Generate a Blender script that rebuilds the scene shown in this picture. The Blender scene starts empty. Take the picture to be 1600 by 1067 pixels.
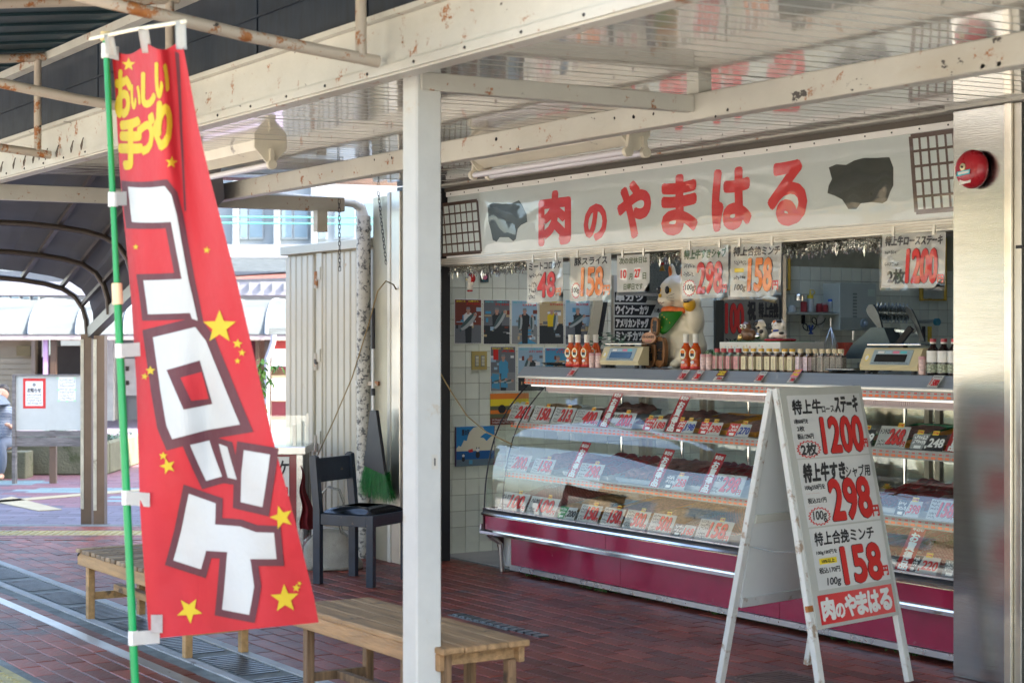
import bpy, bmesh, math, random
from mathutils import Matrix, Vector, noise
random.seed(7)
R = math.radians
SC = bpy.context.scene
COL = SC.collection
# ------------------------------------------------------------------ camera, sky, sun, exposure
EYE = 1.45
AX = (-.8406, .5417)      # viewing direction on the ground; the shop front runs along X, the shop's depth along Y
RT = (.5417, .8406)
FL = 2700.0
cam = bpy.data.cameras.new('camera'); cam_o = bpy.data.objects.new('camera', cam); COL.objects.link(cam_o)
cam_o.location = (0, 0, EYE)
cam_o.rotation_euler = (R(90), 0, math.atan2(AX[1], AX[0]) - R(90))
cam.sensor_width = 36; cam.lens = 36 * FL / 1600; cam.clip_end = 600; cam.clip_start = .05
cam.shift_y = -1.5 / 1600
cam.dof.use_dof = True; cam.dof.focus_distance = 9.7; cam.dof.aperture_fstop = 5.0
SC.camera = cam_o
SUN_AZ = math.atan2(.75, .66); SUN_EL = R(42)
w = bpy.data.worlds.new('World'); SC.world = w; w.use_nodes = True
nt = w.node_tree; bg = nt.nodes['Background']
sky = nt.nodes.new('ShaderNodeTexSky'); sky.sky_type = 'NISHITA'; sky.sun_disc = False
sky.sun_elevation = SUN_EL; sky.sun_rotation = SUN_AZ; sky.air_density = 1.0; sky.dust_density = 3.0; sky.ozone_density = .5
nt.links.new(sky.outputs[0], bg.inputs[0]); bg.inputs[1].default_value = .15
sl = bpy.data.lights.new('sun', 'SUN'); sl.energy = 3.6; sl.angle = R(.5); sl.color = (1, .92, .80)
so = bpy.data.objects.new('sun', sl); COL.objects.link(so)
sd = Vector((math.sin(SUN_AZ) * math.cos(SUN_EL), math.cos(SUN_AZ) * math.cos(SUN_EL), math.sin(SUN_EL)))
so.rotation_euler = sd.to_track_quat('Z', 'Y').to_euler(); so.location = (0, 0, 20)
vs = SC.view_settings; SC.display_settings.display_device = 'sRGB'
vs.view_transform = 'Standard'; vs.look = 'None'; vs.gamma = 1; vs.use_curve_mapping = False
vs.exposure = 2.8
SC.cycles.use_denoising = True; SC.cycles.max_bounces = 10; SC.cycles.transparent_max_bounces = 16
SC.cycles.caustics_reflective = False; SC.cycles.caustics_refractive = False
SC.cycles.sample_clamp_indirect = 6

# ------------------------------------------------------------------ helpers
def pt(px, py, X=None, Y=None, Z=None, t=None):
    """point of the place seen at photo position (px, py) that lies on the given plane"""
    a = (px - 800) / FL; b = (532 - py) / FL
    vx = AX[0] + a * RT[0]; vy = AX[1] + a * RT[1]
    if X is not None: t = X / vx
    if Y is not None: t = Y / vy
    if Z is not None: t = (Z - EYE) / b
    return Vector((vx * t, vy * t, EYE + b * t))
def lt(l, t, z=0): return Vector((AX[0] * t + RT[0] * l, AX[1] * t + RT[1] * l, z))
def proj(p):
    t = p[0] * AX[0] + p[1] * AX[1]; l = p[0] * RT[0] + p[1] * RT[1]
    if t < .3: return (-9e9, 0, t)
    return (800 + FL * l / t, 532 - (p[2] - EYE) * FL / t, t)
LTM = Matrix(((RT[0], AX[0], 0, 0), (RT[1], AX[1], 0, 0), (0, 0, 1, 0), (0, 0, 0, 1)))   # far things stand square to the street behind: x = sideways, y = away
FRONT = Matrix.Rotation(R(90), 4, 'X')                                  # panel facing the street (-Y)
WALL = Matrix.Rotation(R(90), 4, 'Z') @ Matrix.Rotation(R(90), 4, 'X')  # panel facing +X

def tag(o, label=None, cat=None, group=None, kind=None):
    if label: o['label'] = label
    if cat: o['category'] = cat
    if group: o['group'] = group
    if kind: o['kind'] = kind
    return o
def wm(o):
    m = o.matrix_basis.copy()
    while o.parent: o = o.parent; m = o.matrix_basis @ m
    return m
def thing(name, label, cat, loc=(0, 0, 0), rz=0, group=None, kind=None):
    o = bpy.data.objects.new(name, None); COL.objects.link(o); o.empty_display_size = .1
    o.matrix_basis = Matrix.Translation(loc) @ Matrix.Rotation(rz, 4, 'Z')
    return tag(o, label, cat, group, kind)
def place(name, me, parent=None, M=None):
    o = bpy.data.objects.new(name, me); COL.objects.link(o)
    if parent: o.parent = parent
    if M is not None: o.matrix_basis = M
    return o
def dup(root, loc=None, rz=None, label=None, M=None):
    def rec(o, par):
        c = o.copy(); COL.objects.link(c); c.parent = par
        for ch in kids.get(o.name, ()): rec(ch, c)
        return c
    kids = {}
    for o in COL.objects:
        if o.parent: kids.setdefault(o.parent.name, []).append(o)
    c = rec(root, None)
    if M is not None: c.matrix_basis = M
    if loc is not None: c.location = loc
    if rz is not None: c.rotation_euler = (0, 0, rz)
    if label: c['label'] = label
    return c

class MB:
    def __init__(s): s.bm = bmesh.new()
    def _m(s, vs_, M):
        if M is not None: bmesh.ops.transform(s.bm, matrix=M, verts=vs_)
    def box(s, x0, x1, y0, y1, z0, z1, M=None, bev=0):
        r = bmesh.ops.create_cube(s.bm, size=1)['verts']
        for v in r: v.co = Vector(((x0 + x1) / 2 + v.co.x * (x1 - x0), (y0 + y1) / 2 + v.co.y * (y1 - y0), (z0 + z1) / 2 + v.co.z * (z1 - z0)))
        if bev:
            es = list({e for v in r for e in v.link_edges})
            r = bmesh.ops.bevel(s.bm, geom=es, offset=bev, segments=1, affect='EDGES')['verts']
        s._m(r, M); return s
    def bar(s, p, q, w, h, up=(0, 0, 1), bev=0):
        p = Vector(p); q = Vector(q); d = q - p; L = d.length; d.normalize()
        u = Vector(up); x = d.cross(u)
        if x.length < 1e-4: x = d.cross(Vector((1, 0, 0)))
        x.normalize(); z = x.cross(d)
        M = Matrix(((x.x, d.x, z.x, p.x), (x.y, d.y, z.y, p.y), (x.z, d.z, z.z, p.z), (0, 0, 0, 1)))
        return s.box(-w / 2, w / 2, 0, L, -h / 2, h / 2, M, bev)
    def ring_path(s, pts, rad, n=8, closed=False, flat=None):
        pts = [Vector(p) for p in pts]; N = len(pts); rings = []
        prev = None
        for i, p in enumerate(pts):
            a = pts[i - 1] if (i > 0 or closed) else p; b = pts[(i + 1) % N] if (i < N - 1 or closed) else p
            d = (b - a).normalized()
            x = prev - d * prev.dot(d) if prev is not None else d.cross(Vector((0, 0, 1)))
            if x.length < 1e-3: x = d.cross(Vector((0, 1, 0)))
            x.normalize(); prev = x; y = d.cross(x)
            r_ = rad[i] if isinstance(rad, (list, tuple)) else rad
            ry = r_ * (flat or 1)
            rings.append([s.bm.verts.new(p + x * (r_ * math.cos(2 * math.pi * k / n)) + y * (ry * math.sin(2 * math.pi * k / n))) for k in range(n)])
        for i in range(N if closed else N - 1):
            A = rings[i]; B = rings[(i + 1) % N]
            for k in range(n): s.bm.faces.new((A[k], A[(k + 1) % n], B[(k + 1) % n], B[k]))
        if not closed:
            s.bm.faces.new(rings[0][::-1]); s.bm.faces.new(rings[-1])
        return s
    def tube(s, p, q, r, r2=None, n=12): return s.ring_path([p, q], [r, r2 if r2 is not None else r], n)
    def lathe(s, prof, c=(0, 0, 0), n=20, M=None):
        rings = []; new = []
        for (r_, z) in prof:
            ring = [s.bm.verts.new((c[0] + r_ * math.cos(2 * math.pi * k / n), c[1] + r_ * math.sin(2 * math.pi * k / n), c[2] + z)) for k in range(n)]
            rings.append(ring); new += ring
        for A, B in zip(rings, rings[1:]):
            for k in range(n): s.bm.faces.new((A[k], A[(k + 1) % n], B[(k + 1) % n], B[k]))
        if prof[0][0] > 1e-5: s.bm.faces.new(rings[0][::-1])
        if prof[-1][0] > 1e-5: s.bm.faces.new(rings[-1])
        s._m(new, M); return s
    def sph(s, c, r_, M=None, sub=2):
        v = bmesh.ops.create_icosphere(s.bm, subdivisions=sub, radius=1)['verts']
        rr = (r_, r_, r_) if isinstance(r_, (int, float)) else r_
        bmesh.ops.scale(s.bm, vec=rr, verts=v)
        s._m(v, M); bmesh.ops.translate(s.bm, vec=c, verts=v); return s
    def prism(s, pts, a0, a1, axis='X', M=None):
        """polygon extruded along an axis; pts are the two other coordinates"""
        def mk(p, a): return {'X': (a, p[0], p[1]), 'Y': (p[0], a, p[1]), 'Z': (p[0], p[1], a)}[axis]
        A = [s.bm.verts.new(mk(p, a0)) for p in pts]; B = [s.bm.verts.new(mk(p, a1)) for p in pts]
        n = len(pts)
        try:
            s.bm.faces.new(A[::-1]); s.bm.faces.new(B)
        except ValueError: pass
        for k in range(n): s.bm.faces.new((A[k], A[(k + 1) % n], B[(k + 1) % n], B[k]))
        s._m(A + B, M); return s
    def quad(s, *p):
        s.bm.faces.new([s.bm.verts.new(q) for q in p]); return s
    def grid(s, f, nu, nv, thick=0):
        V = [[s.bm.verts.new(f(i / nu, j / nv)) for i in range(nu + 1)] for j in range(nv + 1)]
        for j in range(nv):
            for i in range(nu): s.bm.faces.new((V[j][i], V[j][i + 1], V[j + 1][i + 1], V[j + 1][i]))
        return s
    def build(s, name, mat, parent=None, smooth=False, local=False, label=None, cat=None, group=None, kind=None, solid=0):
        bm = s.bm
        if solid:
            bmesh.ops.solidify(bm, geom=bm.faces[:], thickness=solid)
        bmesh.ops.recalc_face_normals(bm, faces=bm.faces[:])
        off = None
        if parent is not None:
            if not local: bmesh.ops.transform(bm, matrix=wm(parent).inverted(), verts=bm.verts[:])
        elif not local and bm.verts:
            xs = [v.co.x for v in bm.verts]; ys = [v.co.y for v in bm.verts]; zs = [v.co.z for v in bm.verts]
            off = Vector(((min(xs) + max(xs)) / 2, (min(ys) + max(ys)) / 2, min(zs)))
            bmesh.ops.translate(bm, vec=-off, verts=bm.verts[:])
        me = bpy.data.meshes.new(name); bm.to_mesh(me); bm.free()
        for m in (mat if isinstance(mat, list) else [mat]): me.materials.append(m)
        if smooth:
            me.polygons.foreach_set('use_smooth', [True] * len(me.polygons))
            if smooth != 'all':
                try: me.set_sharp_from_angle(angle=R(38))
                except Exception: pass
        o = place(name, me, parent)
        if off is not None: o.location = off
        return tag(o, label, cat, group, kind)

def blob(name, parts, mat, parent=None, voxel=.012, smooth=4, local=False, **k):
    """one continuous skin over overlapping ellipsoids: parts = (centre, radii[, rotation matrix])"""
    m = MB()
    for p in parts: m.sph(p[0], p[1], p[2] if len(p) > 2 else None, 2)
    o = m.build(name, mat, None, local=True)
    md = o.modifiers.new('r', 'REMESH'); md.mode = 'VOXEL'; md.voxel_size = voxel; md.use_smooth_shade = True
    ms = o.modifiers.new('s', 'SMOOTH'); ms.iterations = smooth; ms.factor = .6
    dg = bpy.context.evaluated_depsgraph_get(); me = bpy.data.meshes.new_from_object(o.evaluated_get(dg))
    bpy.data.objects.remove(o)
    bm = bmesh.new(); bm.from_mesh(me); q = MB(); q.bm.free(); q.bm = bm
    return q.build(name, mat, parent, 'all', local, **k)

# ------------------------------------------------------------------ materials
def nodes(name):
    m = bpy.data.materials.new(name); m.use_nodes = True
    return m, m.node_tree, m.node_tree.nodes['Principled BSDF']
def mix(nt_, a, b, fac):
    n = nt_.nodes.new('ShaderNodeMix'); n.data_type = 'RGBA'
    for s_, v in ((n.inputs['Factor'], fac), (n.inputs['A'], a), (n.inputs['B'], b)):
        if isinstance(v, (int, float)): s_.default_value = v
        elif isinstance(v, tuple): s_.default_value = (*v[:3], 1)
        else: nt_.links.new(v, s_)
    return n.outputs['Result']
def tex(nt_, scale=5, detail=4, rough=.55, stretch=None, coord='Object', kind='ShaderNodeTexNoise'):
    c = nt_.nodes.new('ShaderNodeTexCoord'); mp = nt_.nodes.new('ShaderNodeMapping')
    nt_.links.new(c.outputs[coord], mp.inputs[0])
    if stretch: mp.inputs['Scale'].default_value = stretch
    n = nt_.nodes.new(kind); n.inputs['Scale'].default_value = scale
    if kind == 'ShaderNodeTexNoise': n.inputs['Detail'].default_value = detail; n.inputs['Roughness'].default_value = rough
    nt_.links.new(mp.outputs[0], n.inputs['Vector'])
    return n.outputs[0] if kind == 'ShaderNodeTexNoise' else n.outputs[0]
def ramp(nt_, v, a, b):
    n = nt_.nodes.new('ShaderNodeMapRange'); n.inputs['From Min'].default_value = a; n.inputs['From Max'].default_value = b
    nt_.links.new(v, n.inputs[0]); return n.outputs[0]
MATS = {}
def mat(name, col, rough=.5, metal=0, var=.12, vs_=6, bump=.05, bs=60, dirt=0, dcol=(.12, .09, .06), ds=4, coat=0, spec=None, stretch=None, em=0, rnd=0, alpha=None):
    if name in MATS: return MATS[name]
    m, nt_, b = nodes(name)
    dark = tuple(c * (1 - var) for c in col); light = tuple(min(1, c * (1 + var)) for c in col)
    c = mix(nt_, dark, light, ramp(nt_, tex(nt_, vs_, 5, .6, stretch), .3, .7))
    if rnd:
        oi = nt_.nodes.new('ShaderNodeObjectInfo'); at = nt_.nodes.new('ShaderNodeAttribute'); at.attribute_name = 'v'
        ad = nt_.nodes.new('ShaderNodeMath'); ad.operation = 'ADD'; nt_.links.new(oi.outputs['Random'], ad.inputs[0]); nt_.links.new(at.outputs['Fac'], ad.inputs[1])
        fr = nt_.nodes.new('ShaderNodeMath'); fr.operation = 'FRACT'; nt_.links.new(ad.outputs[0], fr.inputs[0])
        hs = nt_.nodes.new('ShaderNodeHueSaturation'); nt_.links.new(c, hs.inputs['Color'])
        nt_.links.new(ramp(nt_, fr.outputs[0], -.5 / rnd, 1 + .5 / rnd), hs.inputs['Value'])
        mr = nt_.nodes.new('ShaderNodeMapRange'); nt_.links.new(fr.outputs[0], mr.inputs[0]); mr.inputs['To Min'].default_value = 1 - rnd; mr.inputs['To Max'].default_value = 1 + rnd
        nt_.links.new(mr.outputs[0], hs.inputs['Value']); c = hs.outputs[0]
    if dirt: c = mix(nt_, c, dcol, ramp(nt_, tex(nt_, ds, 9, .72), .66 - dirt * .25, .72 - dirt * .22))
    nt_.links.new(c, b.inputs['Base Color'])
    b.inputs['Metallic'].default_value = metal
    nt_.links.new(mul(nt_, tex(nt_, vs_ * 2, 4), rough * .4, rough * .8), b.inputs['Roughness'])
    if coat: b.inputs['Coat Weight'].default_value = coat; b.inputs['Coat Roughness'].default_value = .06
    if spec is not None: b.inputs['Specular IOR Level'].default_value = spec
    if em: b.inputs['Emission Color'].default_value = (*col, 1); b.inputs['Emission Strength'].default_value = em
    if bump:
        bp = nt_.nodes.new('ShaderNodeBump'); bp.inputs['Strength'].default_value = bump; bp.inputs['Distance'].default_value = .02
        nt_.links.new(tex(nt_, bs, 3, .5, stretch), bp.inputs['Height']); nt_.links.new(bp.outputs[0], b.inputs['Normal'])
    MATS[name] = m; return m
def mul(nt_, v, k, add):
    n = nt_.nodes.new('ShaderNodeMath'); n.operation = 'MULTIPLY_ADD'; nt_.links.new(v, n.inputs[0]); n.inputs[1].default_value = k; n.inputs[2].default_value = add; return n.outputs[0]
def rusty(name, col, amount=.5, rough=.42):
    """painted steel with orange rust blooms and a few dark chips"""
    m, nt_, b = nodes(name)
    c = mix(nt_, tuple(x * .86 for x in col), col, ramp(nt_, tex(nt_, 3, 6), .35, .65))
    c = mix(nt_, c, (.42, .36, .26), mul(nt_, ramp(nt_, tex(nt_, 1.5, 8, .7, (1, 1, 3)), .5, .8), .6, 0))
    r1 = ramp(nt_, tex(nt_, 11, 9, .75), .66 - amount * .11, .68 - amount * .095)
    c = mix(nt_, c, mix(nt_, (.45, .17, .035), (.16, .06, .025), tex(nt_, 60, 3)), r1)
    r2 = ramp(nt_, tex(nt_, 7, 5, .65, (1, 1.3, 1.7)), .70 - amount * .04, .71 - amount * .04)
    c = mix(nt_, c, (.05, .045, .04), r2)
    nt_.links.new(c, b.inputs['Base Color']); b.inputs['Roughness'].default_value = rough
    bp = nt_.nodes.new('ShaderNodeBump'); bp.inputs['Strength'].default_value = .25; bp.inputs['Distance'].default_value = .004
    ad = nt_.nodes.new('ShaderNodeMath'); nt_.links.new(r1, ad.inputs[0]); nt_.links.new(tex(nt_, 40, 3), ad.inputs[1])
    nt_.links.new(ad.outputs[0], bp.inputs['Height']); nt_.links.new(bp.outputs[0], b.inputs['Normal'])
    return m
def clear(name, tint=(1, 1, 1), ior=1.5, rough=.0, wave=0, ws=4, boost=1.0):
    """thin clear sheet: sees through, mirrors by Fresnel"""
    m = bpy.data.materials.new(name); m.use_nodes = True; nt_ = m.node_tree; nt_.nodes.clear()
    out = nt_.nodes.new('ShaderNodeOutputMaterial'); mx = nt_.nodes.new('ShaderNodeMixShader')
    tr = nt_.nodes.new('ShaderNodeBsdfTransparent'); tr.inputs[0].default_value = (*tint, 1)
    gl = nt_.nodes.new('ShaderNodeBsdfGlossy'); gl.inputs['Roughness'].default_value = rough; gl.inputs[0].default_value = (1, 1, 1, 1)
    ge = nt_.nodes.new('ShaderNodeNewGeometry'); dt = nt_.nodes.new('ShaderNodeVectorMath'); dt.operation = 'DOT_PRODUCT'
    def mth(op, a, b=None):
        n = nt_.nodes.new('ShaderNodeMath'); n.operation = op
        for k, v in enumerate((a, b)):
            if v is None: continue
            if isinstance(v, (int, float)): n.inputs[k].default_value = v
            else: nt_.links.new(v, n.inputs[k])
        return n.outputs[0]
    nt_.links.new(ge.outputs['Incoming'], dt.inputs[0]); nt_.links.new(ge.outputs['Normal'], dt.inputs[1])
    f0 = ((ior - 1) / (ior + 1)) ** 2 * 1.8      # two faces of one thin sheet
    f = mth('POWER', mth('SUBTRACT', 1.0, mth('ABSOLUTE', dt.outputs['Value'])), 5.0)
    f = mth('MULTIPLY', mul(nt_, f, 1 - f0, f0), boost)
    cl = nt_.nodes.new('ShaderNodeClamp'); nt_.links.new(f, cl.inputs[0])
    nt_.links.new(cl.outputs[0], mx.inputs[0]); nt_.links.new(tr.outputs[0], mx.inputs[1]); nt_.links.new(gl.outputs[0], mx.inputs[2])
    if wave:
        bp = nt_.nodes.new('ShaderNodeBump'); bp.inputs['Strength'].default_value = wave; bp.inputs['Distance'].default_value = .1
        nt_.links.new(tex(nt_, ws, 1.5, .4, (1, 1, .6)), bp.inputs['Height']); nt_.links.new(bp.outputs[0], gl.inputs['Normal']); nt_.links.new(bp.outputs[0], dt.inputs[1])
    nt_.links.new(mx.outputs[0], out.inputs[0]); MATS[name] = m; return m
def flat(name, col, rough=.6):
    if name in MATS: return MATS[name]
    m, nt_, b = nodes(name); b.inputs['Base Color'].default_value = (*col, 1); b.inputs['Roughness'].default_value = rough
    MATS[name] = m; return m
INK = flat('black ink', (.018, .018, .02)); RED = flat('red ink', (.62, .03, .025)); WHT = flat('white ink', (.78, .78, .74)); YEL = flat('yellow ink', (.85, .66, .03))
BLU = flat('blue ink', (.02, .06, .35)); GRN = flat('green ink', (.02, .25, .05)); ORG = flat('orange ink', (.8, .22, .03)); PNK = flat('pink ink', (.75, .2, .3)); CYN = flat('cyan ink', (.1, .55, .6))
GRY = flat('grey ink', (.25, .26, .25)); BRN = flat('brown ink', (.12, .07, .045)); SKN = flat('skin tone print', (.5, .28, .2)); SKY = flat('pale blue print', (.35, .5, .6)); TAN = flat('tan print', (.55, .42, .22))
PAPER = mat('white card', (.84, .84, .79), .5, var=.04, bump=.02)
CREAM = rusty('cream painted steel', (0.57, 0.56, 0.49), .6)
RUSTP = rusty('rusty cream pipe', (0.47, 0.41, 0.33), 1.15)
WPOST = mat('white painted post', (0.57, 0.58, 0.54), .45, var=.06, bump=.05, bs=50, dirt=.2, dcol=(.52, .46, .36), ds=7)
STEEL = mat('brushed stainless steel', (0.50, 0.50, 0.475), .2, 1, dirt=.06, dcol=(.35, .32, .26), ds=5, var=.08, vs_=3, bump=.04, bs=14, stretch=(1, 1, 18))
CHROME = mat('polished chrome trim', (.80, .80, .80), .12, 1, var=.05, bump=.01)
ALU = mat('dull aluminium', (.55, .53, .47), .42, 1, var=.1, vs_=5)
BLK = mat('black rubber', (.02, .02, .022), .55, var=.2)
GLASS = clear('clear glass', (.95, .98, .96), 1.45, boost=1.0)
FILM = clear('clear vinyl film', (.97, .98, .97), 1.45, .03, wave=.22, ws=3.2, boost=.65)
SLEEVE = clear('clear plastic sleeve', (.985, .99, .985), 1.45, .06, wave=.22, ws=6, boost=.9)
WOOD = mat('weathered wood', (0.35, 0.215, 0.10), .7, var=.4, vs_=3, bump=.4, bs=14, stretch=(1, 12, 12), dirt=.35, dcol=(.13, .085, .05), ds=5)
WOODY = mat('weathered slat wood', (0.289, 0.204, 0.119), .7, var=.45, vs_=3, bump=.4, bs=14, stretch=(12, 1, 12), dirt=.3, dcol=(.12, .09, .06), ds=5, rnd=.35)

# ------------------------------------------------------------------ print: text and flat shapes joined into one sheet of ink
_T = {}
def glyphs(s_, bold=0.0):
    k = (s_, bold)
    if k not in _T:
        cu = bpy.data.curves.new('t', 'FONT'); cu.body = s_; cu.size = 1; cu.offset = bold; cu.resolution_u = 3; cu.fill_mode = 'FRONT'
        o = bpy.data.objects.new('t', cu); COL.objects.link(o)
        dg = bpy.context.evaluated_depsgraph_get(); me = bpy.data.meshes.new_from_object(o.evaluated_get(dg))
        vs2 = [(v.co.x, v.co.y) for v in me.vertices]; fs = [tuple(p.vertices) for p in me.polygons]
        bpy.data.objects.remove(o); bpy.data.curves.remove(cu); bpy.data.meshes.remove(me)
        x0 = min(v[0] for v in vs2); x1 = max(v[0] for v in vs2); y0 = min(v[1] for v in vs2); y1 = max(v[1] for v in vs2)
        _T[k] = ([((x - x0) / max(1e-6, x1 - x0), (y - y0) / max(1e-6, y1 - y0)) for x, y in vs2], fs)
    return _T[k]
def off(poly, d):
    n = len(poly); A = sum(poly[i][0] * poly[(i + 1) % n][1] - poly[(i + 1) % n][0] * poly[i][1] for i in range(n)); sg = 1 if A > 0 else -1
    out = []
    for i in range(n):
        p = Vector(poly[i]); a = (p - Vector(poly[i - 1])).normalized(); b = (Vector(poly[(i + 1) % n]) - p).normalized()
        na = Vector((a.y, -a.x)) * sg; nb = Vector((b.y, -b.x)) * sg; m = na + nb
        if m.length < .3: m = na
        m = m.normalized(); k = min(1.6, 1 / max(.4, m.dot(na))); q = p + m * d * k; out.append((q.x, q.y))
    return out
class Print:
    def __init__(s): s.v = []; s.f = []; s.mi = []; s.mats = []
    def _i(s, m):
        if m not in s.mats: s.mats.append(m)
        return s.mats.index(m)
    def text(s, t, x0, y0, x1, y1, m=None, bold=0.0, shear=0, z=.001):
        """bold = extra stroke radius as a share of the line height (the same strokes laid down several times, a hair apart)"""
        vs2, fs = glyphs(t, .008 if bold else 0.0); i = s._i(m or INK); w_ = x1 - x0; h = y1 - y0
        sp = [(0, 0)]
        if bold: sp += [(math.cos(math.pi * k / 4) * bold * h, math.sin(math.pi * k / 4) * bold * h) for k in range(8)]
        for n_, (dx, dy) in enumerate(sp):
            b = len(s.v)
            s.v += [(x0 + u * w_ + shear * v * h + dx, y0 + v * h + dy, z + n_ * .00012) for u, v in vs2]; s.f += [tuple(k + b for k in f) for f in fs]; s.mi += [i] * len(fs)
        return s
    def num(s, t, x0, y0, x1, y1, m=None, bold=.05, line=.03, shear=0, z=.001):
        """outlined poster numerals"""
        s.text(t, x0, y0, x1, y1, INK, bold + line, shear, z); return s.text(t, x0, y0, x1, y1, m or RED, bold, shear, z + .0022)
    def poly(s, pts, m, z=.0006):
        b = len(s.v); s.v += [(x, y, z) for x, y in pts]; s.f.append(tuple(range(b, b + len(pts)))); s.mi.append(s._i(m)); return s
    def rect(s, x0, y0, x1, y1, m, z=.0006, shear=0): h = y1 - y0; return s.poly([(x0, y0), (x1, y0), (x1 + shear * h, y1), (x0 + shear * h, y1)], m, z)
    def ell(s, cx, cy, rx, ry, m, z=.0006, n=18, rot=0):
        return s.poly([(cx + rx * math.cos(a) * math.cos(rot) - ry * math.sin(a) * math.sin(rot), cy + rx * math.cos(a) * math.sin(rot) + ry * math.sin(a) * math.cos(rot)) for a in [2 * math.pi * k / n for k in range(n)]], m, z)
    def spiky(s, x0, y0, x1, y1, m1, m2, z=.0007, n=18):
        cx, cy = (x0 + x1) / 2, (y0 + y1) / 2; rx, ry = (x1 - x0) / 2, (y1 - y0) / 2
        def ring(k0, k1): return [(cx + rx * (k0 if k % 2 else k1) * math.cos(math.pi * k / n), cy + ry * (k0 if k % 2 else k1) * math.sin(math.pi * k / n)) for k in range(2 * n)]
        s.poly(ring(1.0, .84), m1, z); s.poly(ring(.86, .72), m2, z + .0003); return s
    def star(s, cx, cy, r_, m, z=.0012, rot=0, k=.42):
        return s.poly([(cx + (r_ if i % 2 == 0 else r_ * k) * math.sin(rot + math.pi * i / 5), cy + (r_ if i % 2 == 0 else r_ * k) * math.cos(rot + math.pi * i / 5)) for i in range(10)], m, z)
    def squiggle(s, x0, y0, x1, y1, m=None, rows=1, z=.001, seed=0, w_=.5):
        """rows of tiny strokes for writing too small to read"""
        rr = random.Random(seed); m = m or INK; h = (y1 - y0) / rows
        for r_ in range(rows):
            x = x0; yb = y1 - (r_ + 1) * h + h * .2
            while x < x1 - h * .3:
                cw = h * rr.uniform(.35, .6)
                for _ in range(3):
                    a = rr.uniform(0, math.pi); cx = x + cw * rr.uniform(.2, .8); cy = yb + h * .6 * rr.random(); L = h * rr.uniform(.15, .3); th = h * .05 * (.5 + w_)
                    dx, dy = math.cos(a) * L, math.sin(a) * L; nx, ny = -math.sin(a) * th, math.cos(a) * th
                    s.poly([(cx - dx - nx, cy - dy - ny), (cx + dx - nx, cy + dy - ny), (cx + dx + nx, cy + dy + ny), (cx - dx + nx, cy - dy + ny)], m, z)
                x += cw * 1.15
        return s
    def build(s, name, parent, warp=None, cuts=None, M=None):
        me = bpy.data.meshes.new(name); me.from_pydata(s.v, [], s.f)
        for m in s.mats: me.materials.append(m)
        me.polygons.foreach_set('material_index', s.mi)
        if cuts or warp:
            bm = bmesh.new(); bm.from_mesh(me)
            bmesh.ops.triangulate(bm, faces=bm.faces[:])
            for ax, vals in (cuts or {}).items():
                for v in vals:
                    co = (v, 0, 0) if ax == 'x' else (0, v, 0); no = (1, 0, 0) if ax == 'x' else (0, 1, 0)
                    bmesh.ops.bisect_plane(bm, geom=bm.verts[:] + bm.edges[:] + bm.faces[:], plane_co=co, plane_no=no, dist=1e-6)
            if warp:
                for v in bm.verts: v.co = warp(v.co.x, v.co.y, v.co.z)
            bm.to_mesh(me); bm.free()
        o = place(name, me, parent, M); return o

def scatter(parent, name, me, Ms, limit=290):
    """the pieces of a surface: those that show largest are parts of their own, the others one joined part"""
    def key(M):
        p = M.translation; q = proj(p)
        return q[2] if (-40 < q[0] < 1640 and -60 < q[1] < 1120) else 1e6 + q[2]
    Ms = sorted(Ms, key=key); inv = wm(parent).inverted(); Ms = [inv @ M for M in Ms]
    for M in Ms[:limit]: place(name, me, parent, M)
    rest = Ms[limit:]
    if rest:
        vs2 = [v.co.copy() for v in me.vertices]; fs = [tuple(p.vertices) for p in me.polygons]
        V = []; F = []; at = []
        for M in rest:
            b = len(V); V += [tuple(M @ v) for v in vs2]; F += [tuple(k + b for k in f) for f in fs]; at += [random.random()] * len(vs2)
        m2 = bpy.data.meshes.new(name + 's'); m2.from_pydata(V, [], F)
        for m in me.materials: m2.materials.append(m)
        a = m2.attributes.new('v', 'FLOAT', 'POINT'); a.data.foreach_set('value', at)
        o = place('further_' + name + 's', m2, parent); o['kind'] = 'stuff'
def unit(name, sx, sy, sz, bev, m):
    q = MB().box(-sx / 2, sx / 2, -sy / 2, sy / 2, -sz, 0)
    if bev:
        top = [e for e in q.bm.edges if all(v.co.z > -1e-6 for v in e.verts)]
        bmesh.ops.bevel(q.bm, geom=top, offset=bev, segments=1, affect='EDGES')
    bmesh.ops.recalc_face_normals(q.bm, faces=q.bm.faces[:])
    me = bpy.data.meshes.new(name); q.bm.to_mesh(me); q.bm.free(); me.materials.append(m); return me
# ================================================================== GROUND
def sheet(name, x0, x1, y0, y1, z, m, M=None, kind='structure', parent=None, th=0):
    q = MB()
    if th: q.box(x0, x1, y0, y1, z - th, z, M)
    else: q.quad(*[(M @ Vector(p) if M else p) for p in ((x0, y0, z), (x1, y0, z), (x1, y1, z), (x0, y1, z))])
    return q.build(name, m, parent, kind=kind)
ASPH = mat('asphalt', (.06, .06, .062), .85, var=.3, vs_=30, bump=.3, bs=120)
GROUT = mat('brick bedding', (.17, .19, .18), .8, var=.4, vs_=10, bump=.3)
BRICK = mat('red paver', (0.195, 0.045, 0.028), .45, spec=.3, var=.35, vs_=9, bump=.2, bs=45, rnd=.45, dirt=.4, dcol=(.085, .055, .055), ds=2.2)
PLAZA = mat('plaza bedding', (.16, .14, .19), .8, var=.2)
bounce_ground = sheet('bounce_ground', -40, 16, -12, .448, -.14, mat('pale concrete forecourt', (.49, .46, .41), .8, var=.1), th=.1)  # unseen pale ground, added to bounce sunlight in under the canopy
road = sheet('road', -160, 160, -160, 160, -.33, ASPH)
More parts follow.
